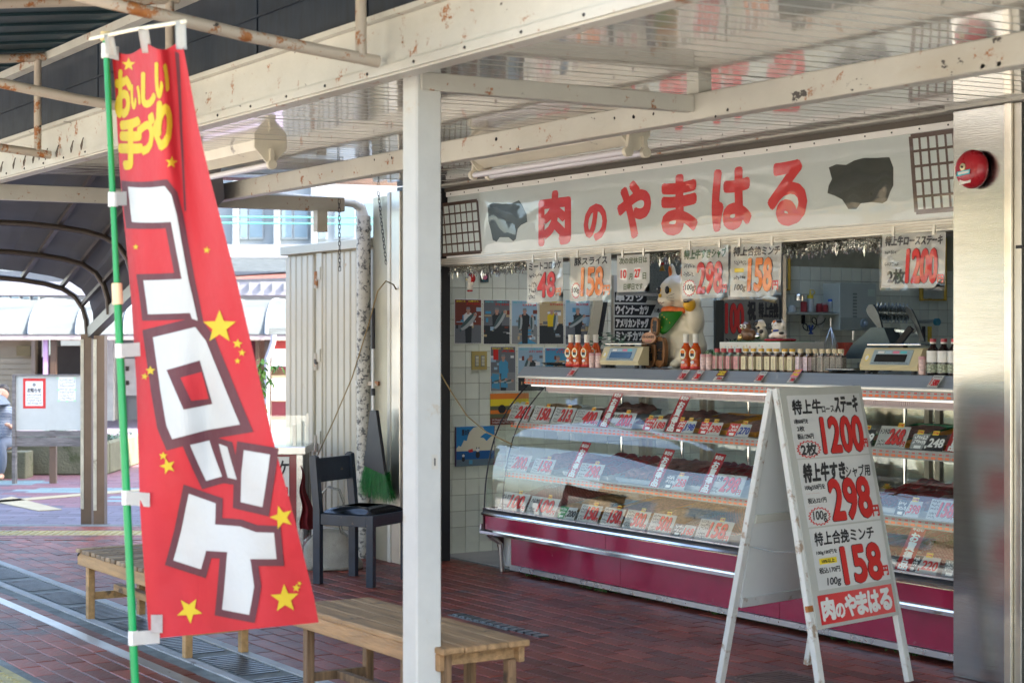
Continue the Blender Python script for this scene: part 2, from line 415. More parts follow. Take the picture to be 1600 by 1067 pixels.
plaza = sheet('plaza', -30, 45, 13.72, 75, -.15, PLAZA, LTM, th=.15)
pavement = MB().prism([(-16.0, .45), (-12.30, 6.2), (7, 6.2), (7, .45)], -.155, -.005, 'Z').build('pavement', GROUT, kind='structure')
bm_ = unit('brick', .2125, .0945, .03, .003, BRICK)
Ms = []; PX, PY = .2155, .1025
FAR = 12.55
for j in range(-2, 55):
    y = .62 + j * PY
    if y + .05 > 5.93: break
    if 2.775 < y < 2.87 or 2.97 < y < 3.36: continue
    for i in range(0, 60):
        x = -3.3 - i * PX - (.108 if j % 2 else 0) - (.05 if (j * 7) % 5 == 0 else 0)
        t = x * AX[0] + y * AX[1]
        if t > FAR or (1.95 < y < 2.27 and x < -3): continue
        q = proj((x, y, 0))
        if q[0] > 1750: continue
        Ms.append(Matrix.Translation((x, y, random.uniform(-.0015, .001))) @ Matrix.Rotation(random.gauss(0, .006), 4, 'Z') @ Matrix.Rotation(random.gauss(0, .004), 4, 'X') @ Matrix.Rotation(random.gauss(0, .003), 4, 'Y'))
# the band of bricks laid square to the kerb at the far edge
for j in range(9):
    t = 12.62 + j * PY + .02
    if 12.86 < t < 13.2: continue
    for i in range(-26, 22):
        l = i * PX + (.108 if j % 2 else 0)
        if lt(l, t).y > 5.4: continue
        Ms.append(LTM @ Matrix.Translation((l, t, random.uniform(-.001, .001))))
scatter(pavement, 'brick', bm_, Ms)
TACT = mat('yellow tactile paving', (.42, .36, .16), .7, var=.25, vs_=12, dirt=.4, dcol=(.2, .2, .19), ds=6)
def tactile(l0, l1, w0, w1, M, lab):
    t = thing('tactile_paving', lab, 'tactile paving', M @ Vector(((l0 + l1) / 2, (w0 + w1) / 2, 0)), group='tactile paving strips')
    MB().box(l0, l1, w0, w1, -.02, .001, M).build('base_slab', TACT, t)
    me = unit('stud', .022, .022, .005, .003, TACT); P = []
    n = int((w1 - w0) / .055)
    for i in range(int((l1 - l0) / .055)):
        for j in range(n): P.append(M @ Matrix.Translation((l0 + .03 + i * .055, w0 + .03 + j * .055, .006)))
    V = []; F = []
    for A in P:
        b = len(V); V += [tuple(wm(t).inverted() @ A @ v.co) for v in me.vertices]; F += [tuple(k + b for k in p.vertices) for p in me.polygons]
    m2 = bpy.data.meshes.new('studs'); m2.from_pydata(V, [], F); m2.materials.append(TACT); place('stud', m2, t)['kind'] = 'stuff'
tactile(-9.6, -3.5, 1.96, 2.26, Matrix.Identity(4), 'yellow studded tactile paving cut off by the bottom left corner')
tactile(-5.6, -.9, 12.88, 13.19, LTM, 'thin yellow studded tactile paving along the far kerb behind the slatted bench')
# drain and steel strip
CONC = mat('pale concrete kerb', (.36, .38, .38), .55, var=.2, vs_=8, bump=.2, dirt=.3, dcol=(.14, .14, .14))
LID = mat('galvanised drain lid', (0.128, 0.152, 0.176), .33, .7, var=.3, vs_=6, bump=.15, dirt=.3, dcol=(.06, .06, .06), ds=5)
drain = thing('drain_channel', 'steel lidded drain channel running in the brick floor under the benches', 'drain', (-8, 3.15, 0))
for a, b_ in ((3.0, 3.045), (3.285, 3.335)): MB().box(-12.9, -3.2, a, b_, -.05, .002).build('channel_frame', CONC, drain)
q = MB().box(0, .592, 3.049, 3.281, -.02, -.006)
for k in range(13):
    if k % 13 < 12:
        q.box(.03 + k * .042, .045 + k * .042, 3.07, 3.26, -.006, .0)
q.bm.normal_update(); tmp = q.build('drain_lid', LID, None, local=True); lid = tmp.data; bpy.data.objects.remove(tmp)
for k in range(16): place('drain_lid', lid, drain, wm(drain).inverted() @ Matrix.Translation((-12.85 + k * .6, 0, 0)))
strip = MB().box(-13.2, -3.2, 2.79, 2.852, -.01, .004).build('rail_strip', mat('worn steel strip', (0.434, 0.462, 0.476), .3, .8, var=.15, vs_=5, dirt=.15), label='flat steel strip set in the bricks beside the drain channel', cat='floor strip')
g = thing('floor_grate', 'small square cast grate in the bricks under the folding sign board', 'grate', (-5.6, 4.95, 0))
MB().box(-5.75, -5.42, 4.78, 5.12, -.004, .004).build('grate_frame', mat('worn brown iron', (.16, .10, .085), .6, .3, var=.3), g)
for k in range(9): MB().box(-5.72 + k * .033, -5.705 + k * .033, 4.82, 5.08, .0, .009).build('grate_bar', MATS['worn brown iron'], g)
vent = thing('slot_grate', 'narrow slotted drain cover between the plank bench and the display case', 'grate', (-6.2, 4.2, 0))
a_ = pt(716, 960, Z=0); b2 = pt(795, 981, Z=0)
MB().box(a_.x - .02, b2.x + .05, a_.y - .05, a_.y + .04, -.004, .004).build('grate_frame', LID, vent)
for k in range(12): MB().box(a_.x + k * .07, a_.x + k * .07 + .05, a_.y - .035, a_.y + .025, 0, .009).build('grate_bar', LID, vent)
weeds = MB()
for k in range(260):
    x = random.uniform(-8.9, -5.4); y = random.uniform(5.83, 5.9); s_ = random.uniform(.008, .022)
    if noise.noise(Vector((x * 3, 0, 0))) < 0: continue
    a = random.uniform(0, 6.28)
    weeds.quad((x, y, 0), (x + s_ * math.cos(a), y + s_ * math.sin(a), s_ * .6), (x + s_ * .4 * math.cos(a + 1), y + s_ * .4, s_ * 1.4), (x - s_ * .3, y, s_ * .7))
weeds.build('moss', mat('moss green', (.03, .075, .015), .9), label='dark green moss growing in the gap below the display case', cat='moss', kind='stuff')
# plaza paving in purple with paler diamonds, laid as slabs
PP = mat('purple plaza paver', (0.125, 0.108, 0.14), .6, var=.15, vs_=4, bump=.15, rnd=.22)
PT = mat('teal plaza paver', (0.176, 0.264, 0.28), .6, var=.12, vs_=4, bump=.15, rnd=.12)
PR = mat('reddish plaza paver', (0.192, 0.096, 0.112), .6, var=.12, vs_=4, bump=.15, rnd=.12)
up, ut, ur = (unit('paver', .392, .192, .03, .004, m) for m in (PP, PT, PR))
A_, B_, C_ = [], [], []
for j in range(60):
    for i in range(-28, 4):
        t = 13.95 + j * .2; l = i * .4 + (.2 if j % 2 else 0) - .3
        if l < -.33 * t or l > -.10 * t: continue
        M = LTM @ Matrix.Translation((l, t, -.138 + random.uniform(-.001, .001)))
        k = (i // 3 + j // 5) % 5; h = noise.noise(Vector((l * .35, t * .28, 3)))
        (B_ if (k == 0 and (j % 5) in (1, 2, 3)) else (C_ if h > .12 else A_)).append(M)
for me_, L_, lim in ((up, A_, 180), (ut, B_, 60), (ur, C_, 50)):
    scatter(plaza, 'paver', me_, L_, lim)
LINE = mat('worn cream road paint', (0.4, 0.344, 0.216), .7, var=.1, dirt=.15, dcol=(.4, .36, .3))
def onplaza(px, py): return pt(px, py, Z=-.129)
for pts, lab in (([(-30, 783), (240, 761), (240, 764.5), (-30, 786.5)], 'long cream painted line crossing the purple plaza'), ([(-12, 782), (18, 775), (97, 795), (60, 797)], 'broad cream painted line meeting the long line at the left edge')):
    P4 = [onplaza(*p) for p in pts]
    q = MB(); A = [q.bm.verts.new((p.x, p.y, -.137)) for p in P4]; B = [q.bm.verts.new((p.x, p.y, -.131)) for p in P4]
    q.bm.faces.new(B); q.bm.faces.new(A[::-1])
    for k in range(4): q.bm.faces.new((A[k], A[(k + 1) % 4], B[(k + 1) % 4], B[k]))
    q.build('painted_line', LINE, label=lab, cat='road marking', group='painted lines on the plaza')

# ================================================================== CANOPY
def cz(y): return 2.412 + (y - 2.9) * .018     # underside of the canopy ceiling
canopy = thing('canopy', 'cream steel canopy with glossy slatted ceiling over the shop front', 'canopy', (-5.12, 2.95, 0))
SLAT = mat('glossy ceiling slat', (0.54, 0.53, 0.465), .15, 0, var=.06, vs_=2, bump=.06, bs=5, stretch=(1, .3, 1), coat=1, spec=1.0)
q = MB().prism([(-.0465, 0), (-.0465, .012), (.0465, .012), (.0465, .0), (.041, -.005), (-.041, -.005)], 0, 1, 'Y')
sk = q.build('ceiling_slat', SLAT, None, local=True); slm = sk.data; bpy.data.objects.remove(sk)
y0, y1 = 2.86, 5.80
for k in range(150):
    x = -9.82 + k * .097
    if x > 4.5: break
    dz = random.uniform(-.0012, .0012)
    M = Matrix.Translation((x, y0, cz(y0) + dz)) @ Matrix.Rotation(math.atan(.018), 4, 'X') @ Matrix.Rotation(random.gauss(0, .003), 4, 'Y') @ Matrix.Diagonal((1, y1 - y0, 1, 1))
    place('ceiling_slat', slm, canopy, wm(canopy).inverted() @ M)
MB().box(-9.9, 5, 2.87, 6.0, 2.56, 2.6).build('roof_deck', mat('roof deck', (.3, .3, .28), .7), canopy)
# front post and beams
MB().box(-5.224, -5.124, 2.915, 3.015, 0, 2.385, bev=.006).build('front_post', WPOST, canopy)
MB().box(-5.1235, -5.1215, 2.975, 2.997, 1.01, 1.06).build('post_socket', mat('socket plate', (.6, .58, .5), .5), canopy)
MB().box(-5.1213, -5.1203, 2.983, 2.988, 1.022, 1.048).build('post_slot', BLK, canopy)
MB().box(-9.9, 5, 2.862, 2.93, 2.372, 2.405).build('front_flange', CREAM, canopy)
MB().box(-9.98, 5, 2.79, 2.858, 2.335, 2.525).build('gutter_fascia', CREAM, canopy)
MB().box(-9.98, 5, 2.778, 2.7885, 2.342, 2.372).build('fascia_lip', CREAM, canopy)
MB().box(-9.98, 5, 2.76, 2.858, 2.5265, 2.545).build('fascia_cap', CREAM, canopy)
for k in range(26):
    x = -9.7 + k * .32; MB().sph((x, 2.777, 2.357), .006, sub=1).build('bolt', BLK, canopy)
RB = 4.12
MB().box(-9.85, 5, RB, RB + .07, 2.283, 2.383, bev=.004).build('rear_beam', CREAM, canopy)
MB().bar((-5.14, 2.93, 2.335), (-5.14, RB - .002, 2.345), .05, .062, bev=.003).build('cross_beam', CREAM, canopy)
MB().box(-5.17, -5.10, RB + .004, RB + .066, 2.3835, 2.43).build('beam_packer', CREAM, canopy)
MB().box(-7.32, -7.25, RB + .004, RB + .066, 2.3835, 2.43).build('beam_packer', CREAM, canopy)
MB().bar((-9.92, 2.80, 2.30), (-9.92, 5.1, 2.32), .06, .09, bev=.004).build('end_beam', CREAM, canopy)
MB().box(-9.86, -9.80, 4.86, 4.93, 2.135, 2.27).build('short_post', CREAM, canopy)
for (px, py, r_, m) in ((775, 218, .011, BLK), (797, 233, .006, BLK), (810, 230, .006, BLK), (1118, 182, .007, BLK), (1137, 172, .008, BLK), (1535, 104, .009, WHT), (1561, 100, .009, WHT), (960, 185, .006, BLK), (990, 183, .009, BLK), (1021, 178, .007, BLK), (585, 250, .007, BLK), (612, 247, .009, BLK)):
    p = pt(px, py, Y=RB - .001); q = MB(); n = 7
    vs3 = [q.bm.verts.new((p.x + r_ * random.uniform(.6, 1.2) * math.cos(2 * math.pi * k / n), p.y, p.z + r_ * random.uniform(.6, 1.2) * math.sin(2 * math.pi * k / n))) for k in range(n)]
    q.bm.faces.new(vs3); q.build('paint_chip', m, canopy, solid=.0008)
# hooks under the fascia
for k in range(11):
    x = -10 + k * .19 + random.uniform(-.03, .03); z = 2.40
    MB().ring_path([(x - .02, 2.785, z + .03), (x - .015, 2.77, z - .01), (x - .003, 2.768, z - .03), (x + .008, 2.77, z - .01), (x + .014, 2.77, z + .012)], .0028, 6).build('wire_hook', mat('dark wire', (.12, .10, .08), .6, .5), canopy)
# fluorescent fittings under the ceiling
FIT = mat('yellowed fitting enamel', (.74, .70, .56), .4, var=.08, dirt=.1)
TUBE = mat('unlit fluorescent tube', (.70, .69, .72), .15, var=.03)
def fitting(x0, x1, y, z, lab, twin=True):
    t = thing('ceiling_light', lab, 'ceiling light', ((x0 + x1) / 2, y, z + .1), group='fluorescent fittings under the canopy')
    MB().prism([(y - .075, z + .12), (y + .075, z + .12), (y + .06, z + .07), (y, z + .035), (y - .06, z + .07)], x0 + .06, x1 - .06).build('housing', FIT, t)
    for e, s_ in ((x0 + .045, 1), (x1 - .06, -1)):
        MB().prism([(y - .085, z + .125), (y + .085, z + .125), (y + .085, z + .08), (y + .02, z + .01), (y - .02, z + .01), (y - .085, z + .08)], e - .0, e + .015).build('end_plate', FIT, t)
    for dy in ((-.05, .05) if twin else (0,)):
        MB().tube((x0 + .05, y + dy, z), (x1 - .05, y + dy, z), .0155).build('tube', TUBE, t, 'a')
        for e in (x0 + .035, x1 - .035):
            MB().tube((e - .012, y + dy, z), (e + .012, y + dy, z), .024, n=14).bar((e, y + dy, z), (e, y + dy * .8, z + .075), .02, .02).build('tube_holder', FIT, t, 'a')
fitting(-7.62, -6.22, 4.7, 2.30, 'twin tube ceiling light hanging in front of the red lettered sign')
fitting(-9.0, -7.62, 3.55, 2.30, 'single tube ceiling light with octagonal end plate behind the red flag', False)
# ================================================================== AWNING (dark sheet on rusty pipe trusses)
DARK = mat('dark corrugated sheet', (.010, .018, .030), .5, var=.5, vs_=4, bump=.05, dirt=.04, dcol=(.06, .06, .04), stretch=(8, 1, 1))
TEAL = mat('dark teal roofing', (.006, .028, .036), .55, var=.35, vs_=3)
aw = thing('awning', 'dark corrugated awning on rusty pipe trusses above the red flag', 'awning', (-7.5, 2.3, 2.4))
def upz(y): return 2.885 - (2.8 - y) * .13
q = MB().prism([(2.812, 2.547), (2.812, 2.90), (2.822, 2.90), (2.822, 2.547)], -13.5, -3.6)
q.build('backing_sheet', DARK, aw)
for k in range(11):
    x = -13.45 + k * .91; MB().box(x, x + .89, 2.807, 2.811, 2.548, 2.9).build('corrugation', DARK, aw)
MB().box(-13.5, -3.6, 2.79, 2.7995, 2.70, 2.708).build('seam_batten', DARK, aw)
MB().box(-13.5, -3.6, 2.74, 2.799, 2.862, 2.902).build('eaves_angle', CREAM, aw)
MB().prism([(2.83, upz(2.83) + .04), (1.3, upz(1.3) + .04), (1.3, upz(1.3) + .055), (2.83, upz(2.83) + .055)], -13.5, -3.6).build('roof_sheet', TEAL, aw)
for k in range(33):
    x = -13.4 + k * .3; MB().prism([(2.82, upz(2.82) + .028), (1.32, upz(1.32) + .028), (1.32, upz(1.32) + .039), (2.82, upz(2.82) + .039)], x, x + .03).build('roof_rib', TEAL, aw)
for x in (-5.12, -6.82, -8.59, -10.35, -12.1):
    MB().ring_path([(x, 2.765, 2.385), (x, 2.3, 2.425), (x, 1.75, 2.495), (x, 1.3, 2.545)], .021, 12).build('truss_chord', RUSTP, aw, 'a')
    MB().tube((x, 2.70, 2.40), (x, 2.70, upz(2.7) + .01), .019).build('truss_upright', RUSTP, aw, 'a')
    MB().tube((x, 1.5, 2.50), (x, 1.5, upz(1.5) + .01), .019).build('truss_upright', RUSTP, aw, 'a')
    MB().ring_path([(x, 2.735, upz(2.735)), (x, 1.3, upz(1.3))], .023, 12).build('truss_rafter', RUSTP, aw, 'a')
# ================================================================== SHOP BUILDING
shop = thing('shop_building', 'butcher shop with tiled interior behind a stainless steel pillar', 'shop', (-7.5, 6, 0))
TILE = mat('pale glazed wall tile', (.75, .77, .64), .16, var=.06, vs_=5, bump=.02, bs=12, rnd=.1, spec=.6)
TG = mat('tile grout', (.36, .34, .24), .8, var=.2)
DIM = mat('shop plaster', (.72, .72, .66), .8)
LW = -10.12
MB().box(LW - .2, LW - .009, 5.93, 11.6, 0, 2.9).build('side_wall', TG, shop)
for a_, b_, c_, d_ in ((LW, -8.3, 0, 2.9), (-8.3, -5.9, 0, 2.9), (-4.6, 6, 0, 2.9), (-5.9, -4.6, 0, .7), (-5.9, -4.6, 2.65, 2.9)): MB().box(a_, b_, 11.4, 11.6, c_, d_).build('rear_wall', DIM, shop)
for k in range(2): MB().box(-5.88 + k * 1.2 - .02, -5.88 + k * 1.2 + .02, 11.45, 11.5, .7, 2.65).build('window_frame', ALU, shop)  # unseen rear window, added to let daylight into the shop
MB().box(-4.4, 5.8, 5.95, 6.1, 0, 2.9).build('front_wall', DIM, shop)
MB().box(-4.6, -4.4, 6.1, 11.4, 0, 2.9).build('partition_wall', DIM, shop)
MB().box(LW, 6, 5.95, 11.6, -.15, .0).build('shop_floor', mat('shop concrete floor', (.34, .33, .30), .7), shop)
for a_, b_, c_, d_ in ((LW, -9.8, 5.97, 11.6), (-7.0, 6, 5.97, 11.6), (-9.8, -7.0, 5.97, 6.15), (-9.8, -7.0, 8.5, 11.6)): MB().box(a_, b_, c_, d_, 2.75, 2.9).build('shop_ceiling', DIM, shop)
for k in range(5): MB().box(-9.8 + k * .69, -9.76 + k * .69, 6.15, 8.5, 2.8, 2.86).build('added_rooflight_bar', ALU, shop)  # unseen rooflight, added in the ceiling gap to brighten the tiled wall
tu = unit('tile', .1055, .1055, .006, .0012, TILE)
Ms = []; rot = WALL @ Matrix.Identity(4)
for j in range(19):
    for i in range(50):
        z = .0 + j * .109 + .0545 - .042; y = 5.955 + i * .109 + .0545 - .03
        if z < .04: z = .03
        if 6.08 < y and proj((LW, y, z))[1] > 900: continue
        Ms.append(Matrix.Translation((LW, y, z)) @ WALL)
scatter(shop, 'tile', tu, Ms, 280)
MB().box(LW + .002, LW + .07, 8.9, 8.97, 0, 2.6).build('pipe_cover', mat('painted conduit', (.35, .36, .28), .6), shop)
# header above the sign, jambs, pillar
MB().box(-9.78, -5.18, 5.80, 6.0, 1.93, 2.75).build('header', mat('brown header', (.22, .19, .14), .6), shop)
MB().box(-9.78, -5.16, 5.70, 5.80, 2.452, 2.475).build('header_trim', CREAM, shop)
MB().box(-9.78, -5.16, 5.775, 5.799, 2.422, 2.45).build('header_groove', mat('dark brown trim', (.10, .085, .065), .5), shop)
MB().box(-9.78, -5.19, 5.74, 5.80, 1.935, 1.985).build('shutter_box_rail', ALU, shop)
for k in range(3): MB().box(-9.78, -5.19, 5.727 + k * .003, 5.74 + k * .001, 1.945 + k * .013, 1.949 + k * .013).build('rail_groove', mat('pale bead', (.65, .6, .5), .5), shop)
MB().box(-9.925, -9.80, 5.50, 5.83, 0, 2.45).build('black_jamb', BLK, shop)
MB().box(-9.925, -9.81, 5.455, 5.498, 0, 2.42, bev=.004).build('frame_post', ALU, shop)
MB().box(-9.972, -9.928, 5.45, 5.498, 0, 2.42, bev=.004).build('frame_post', mat('pale frame paint', (.66, .64, .54), .5, var=.1), shop)
MB().box(-10.19, -9.975, 5.465, 5.498, 0, 2.40).build('steel_panel', mat('warm steel sheet', (0.40, 0.38, 0.29), .4, .5, var=.12, vs_=2, dirt=.1, dcol=(.35, .3, .2)), shop)
p0 = pt(1489, 500, Y=5.65).x; p1 = pt(1570, 500, Y=5.65).x; p2 = pt(1581, 500, Y=5.65).x; p3 = pt(1593, 500, Y=5.65).x
MB().box(p0, p1, 5.65, 6.1, 0, 2.44, bev=.003).build('pillar_cladding', STEEL, shop)
MB().box(p1 + .002, p2, 5.643, 6.1, 0, 2.44, bev=.002).build('pillar_trim', mat('bright steel trim', (.75, .70, .60), .3, 1), shop)
MB().box(p2 + .002, p3, 5.66, 6.1, 0, 2.44, bev=.002).build('pillar_frame', ALU, shop)
MB().box(p3 + .002, p3 + .5, 5.70, 6.1, 0, 2.44).build('black_jamb', BLK, shop)
MB().box(p2 + .02, p3 + .05, 5.650, 5.659, 1.832, 1.845).build('latch_strip', BLK, shop)
MB().box(p0 - .02, p3 + .2, 5.62, 5.80, 2.442, 2.46).build('pillar_trim_board', CREAM, shop)
# unseen upper blocks, sized and placed to shade the pavement and plaza
MB().box(-11.6, 7, 9.0, 22, 2.92, 11).build('upper_shade_block', mat('shade block render', (.45, .42, .36), .8), shop)
MB().box(-6.6, 7, 5.9, 8.998, 2.92, 6.2).build('upper_shade_block', mat('shade block render', (.45, .42, .36), .8), shop)
# ================================================================== SIGN BANNER
def fx(px, Y): return pt(px, 500, Y=Y).x
def fz(px, py, Y): return pt(px, py, Y=Y).z
SY = 5.775
BAN = mat('grey white banner sheet', (.57, .62, .60), .4, var=.03, coat=.15)
sg = thing('shop_sign', 'long banner sign with red Japanese lettering and bull silhouettes over the meat counter', 'sign', (-7.4, SY, 1.99))
x0, x1 = -9.74, -5.17
MB().box(x0, x1, SY, SY + .012, 1.99, 2.415).build('banner', BAN, sg)
MB().box(x0, x1, SY - .012, SY - .001, 2.388, 2.418).build('white_batten', mat('white batten', (.85, .85, .80), .35, var=.03), sg)
MB().box(x0, x1, SY - .008, SY - .001, 1.988, 1.999).build('lower_batten', MATS['white batten'], sg)
for k in range(27):
    MB().tube((x0 + .06 + k * .172, SY - .0145, 2.403), (x0 + .06 + k * .172, SY - .0115, 2.403), .0045, n=8).build('screw', BLK, sg)
P = Print()
for ch, a, b_, zt in (('肉', 842, 892, 2.335), ('の', 912, 949, 2.235), ('や', 965, 1017, 2.335), ('ま', 1034, 1090, 2.335), ('は', 1113, 1174, 2.335), ('る', 1200, 1261, 2.335)):
    P.text(ch, fx(a, SY) + .012, 2.03, fx(b_, SY) - .012, zt - .01, mat('sign red', (.62, .012, .012), .4, var=.03), .052)
CB = mat('bull silhouette ink', (.028, .034, .026), .3, var=.2)
for cow in ([(762, 322), (770, 317), (785, 319), (800, 318), (811, 313), (816, 320), (823, 335), (824, 347), (814, 352), (809, 358), (806, 374), (802, 377), (795, 371), (781, 371), (776, 378), (770, 375), (767, 360), (763, 345)],
            [(1295, 262), (1307, 257), (1322, 258), (1335, 251), (1350, 247), (1370, 247), (1390, 246), (1396, 262), (1396, 290), (1391, 300), (1386, 314), (1379, 318), (1362, 316), (1345, 318), (1338, 327), (1326, 327), (1316, 312), (1304, 306), (1293, 302), (1295, 290), (1300, 280)]):
    P.poly([(fx(a, SY), fz(a, b_, SY)) for a, b_ in cow], CB)
LAT = mat('lattice brown ink', (.10, .06, .045), .35)
LF = mat('lattice pale pane', (.60, .66, .64), .3, var=.02)
def lattice(xa, xb, za, zb, nx, nz, sh):
    P.rect(xa, za, xb, zb, LF, .0004, sh / (zb - za))
    for k in range(nx + 1):
        x = xa + (xb - xa) * k / nx; th = .007 if 0 < k < nx else .012
        P.rect(x - th, za, x + th, zb, LAT, .0012, sh / (zb - za))
    for k in range(nz + 1):
        z = za + (zb - za) * k / nz; th = .006 if 0 < k < nz else .011; s_ = sh * k / nz
        P.rect(xa + s_, z - th, xb + s_, z + th, LAT, .0018)
lattice(fx(690, SY), fx(756, SY) - .03, 2.012, 2.34, 7, 5, -.05)
lattice(fx(1432, SY), fx(1500, SY), 2.03, 2.375, 5, 5, -.035)
P.build('lettering', sg, M=wm(sg).inverted() @ Matrix.Translation((0, SY, 0)) @ FRONT)
def filmf(u, v):
    x = x0 + (x1 - x0) * u; z = 2.0 + .385 * v
    d = .012 + .007 * noise.noise(Vector((x * 3.1, z * 2.2, 1))) + .002 * noise.noise(Vector((x * 8, z * 5, 4)))
    e = min(1, 6 * min(v, 1 - v)); return (x, SY - .003 - max(.004, d) * e, z)
MB().grid(filmf, 130, 14).build('clear_film', FILM, sg, 'all')
# ================================================================== DISPLAY CASE
BURG = mat('burgundy enamel panel', (.30, .004, .045), .14, var=.12, dirt=.05, dcol=(.36, .10, .14), ds=9, coat=.9, bump=.01, bs=4, spec=.7)
SILV = mat('aluminium trim', (.62, .64, .66), .28, 1, var=.08)
CW = mat('case white enamel', (.62, .64, .62), .35, var=.04)
CX0, CX1 = -9.22, -4.7
dc = thing('display_case', 'long refrigerated meat case with burgundy panels and curved glass front', 'display case', (-7, 6.3, 0))
seams = [CX0 + .16, fx(969, 5.83), fx(1218, 5.83), fx(1440, 5.83) + .35, CX1]
for a, b_ in zip(seams, seams[1:]): MB().box(a + .0015, b_ - .0015, 5.83, 5.85, .055, .252, bev=.001).build('base_panel', BURG, dc)
seams = [CX0 + .02, fx(946, 5.73), fx(1300, 5.73), CX1]
for a, b_ in zip(seams, seams[1:]): MB().box(a + .0015, b_ - .0015, 5.728, 5.76, .272, .355, bev=.001).build('band_panel', BURG, dc)
MB().box(CX0 + .17, CX1, 5.815, 5.86, .025, .053).build('kick_rail', SILV, dc)
MB().box(CX0 + .2, CX1, 5.90, 5.93, 0, .03).build('plinth', BLK, dc)
MB().prism([(5.70, .245), (5.70, .262), (5.712, .271), (5.76, .271), (5.83, .262), (5.83, .253), (5.76, .245)], CX0, CX1).build('lower_rail', CHROME, dc)
MB().prism([(5.715, .356), (5.708, .366), (5.715, .376), (5.76, .376), (5.76, .356)], CX0, CX1).build('upper_rail', CHROME, dc)
MB().prism([(5.722, .3765), (5.722, .386), (5.735, .396), (5.78, .396), (5.78, .3765)], CX0, CX1).build('glass_channel', mat('dark channel', (.05, .05, .055), .3, .5), dc)
MB().prism([(5.738, .3965), (5.738, .404), (5.76, .404), (5.76, .3965)], CX0, CX1).build('glass_channel_trim', SILV, dc)
MB().prism([(5.73, .24), (5.73, .40), (6.9, .40), (6.9, .05), (5.86, .05), (5.83, .2), (5.80, .24)], CX0 - .012, CX0 - .001).build('end_panel', mat('dark maroon end', (.06, .01, .02), .3), dc)
MB().prism([(5.72, .24), (5.72, .30), (5.75, .30), (5.75, .24)], CX0 - .03, CX0 - .013).build('end_bracket', CHROME, dc)
MB().ring_path([(CX0, 5.76, .235), (CX0 + .03, 5.80, .20), (CX0 + .04, 5.83, .17), (CX0 + .045, 5.84, 0.0)], .016, 8).build('end_leg', SILV, dc)
MB().box(CX0, CX1, 5.88, 6.85, .03, .24).build('machine_housing', CW, dc)
MB().box(CX0 + .01, CX1, 5.765, 6.75, .365, .395).build('deck', CW, dc)
MB().box(CX0, CX1, 6.77, 6.85, .24, .42).build('rear_sill', CW, dc)
PROF = [(5.748, .40), (5.752, .48), (5.761, .57), (5.776, .66), (5.797, .75), (5.826, .84), (5.868, .93), (5.930, 1.02), (6.015, 1.11), (6.11, 1.20)]
def gp(v):
    k = v * (len(PROF) - 1); i = min(int(k), len(PROF) - 2); f = k - i
    a, b_ = PROF[i], PROF[i + 1]; return (a[0] + (b_[0] - a[0]) * f, a[1] + (b_[1] - a[1]) * f)
gs = [CX0 - .02, fx(1180, 5.8), CX1]
for a, b_ in zip(gs, gs[1:]):
    MB().grid(lambda u, v, a=a, b_=b_: (a + .004 + (b_ - a - .008) * u, gp(v)[0] + .0015 * math.sin(a + 5 * u), gp(v)[1]), 12, 24).build('front_glass', GLASS, dc, 'all')
MB().prism([(y, z) for y, z in PROF] + [(6.8, 1.20), (6.8, .40)], CX0 - .003, CX0 + .003).build('end_glass', GLASS, dc)
MB().ring_path([(CX0 - .022, y, z) for y, z in PROF] + [(CX0 - .022, 6.165, 1.262)], .005, 6).build('glass_edge', BLK, dc)
MB().ring_path([(CX0 + .16, y + .02, z) for y, z in PROF], .004, 6).build('glass_edge', BLK, dc)
# counter top
MB().prism([(6.055, 1.285), (6.86, 1.285), (6.86, 1.262), (6.055, 1.262)], CX0 - .03, CX1).build('counter_top', STEEL, dc)
MB().prism([(6.0, 1.222), (6.0, 1.228), (6.0535, 1.285), (6.0535, 1.262), (6.03, 1.222)], CX0 - .03, CX1).build('counter_fascia', mat('brushed fascia', (.34, .36, .36), .45, .5, var=.06, bump=.03, bs=12, stretch=(.3, 10, 10)), dc)
MB().box(CX0 - .03, CX1, 5.998, 6.03, 1.214, 1.2215).build('fascia_lip', ALU, dc)
LED = mat('grey led strip', (.34, .34, .31), .45)
ODASH = mat('orange price rail dash', (.85, .16, .03), .5, var=.05)
RDASH = mat('red price rail dash', (.55, .08, .06), .5, var=.05)
def dashes(parent, y, z, h, lean=0):
    Q = Print(); n = int((CX1 - CX0) / .042)
    for k in range(n):
        x = .02 + k * .042
        Q.rect(x, h * .12, x + .027, h * .42, ODASH); Q.rect(x + .032, h * .18, x + .036, h * .36, ODASH)
        Q.rect(x + .006, h * .62, x + .026, h * .82, RDASH, .0006); Q.rect(x + .034, h * .66, x + .037, h * .78, RDASH)
    Q.build('dash_marking', parent, M=wm(parent).inverted() @ Matrix.Translation((CX0, y, z)) @ Matrix.Rotation(R(90 + lean), 4, 'X'))
MB().box(CX0 + .03, CX1, 6.02, 6.035, 1.172, 1.213).build('led_strip', LED, dc); dashes(dc, 6.0195, 1.173, .039)
lou = MB().box(fx(855, 6.05), CX1, 6.055, 6.062, 1.125, 1.17); lou.build('louvre_backing', mat('pinkish white plastic', (.56, .44, .41), .45), dc)
lm = unit('louvre_slat', .006, .034, .012, 0, MATS['pinkish white plastic']); Ms = []
for k in range(int((CX1 - fx(855, 6.05)) / .0125)):
    Ms.append(Matrix.Translation((fx(855, 6.05) + k * .0125, 6.043, 1.153)) @ FRONT)
scatter(dc, 'louvre_slat', lm, Ms, 240)
MB().box(CX0 + .09, CX1, 6.028, 6.042, 1.162, 1.171).build('case_lamp', mat('case lamp tube', (1, .95, .86), .3, var=.0, em=.12), dc)
SH = []
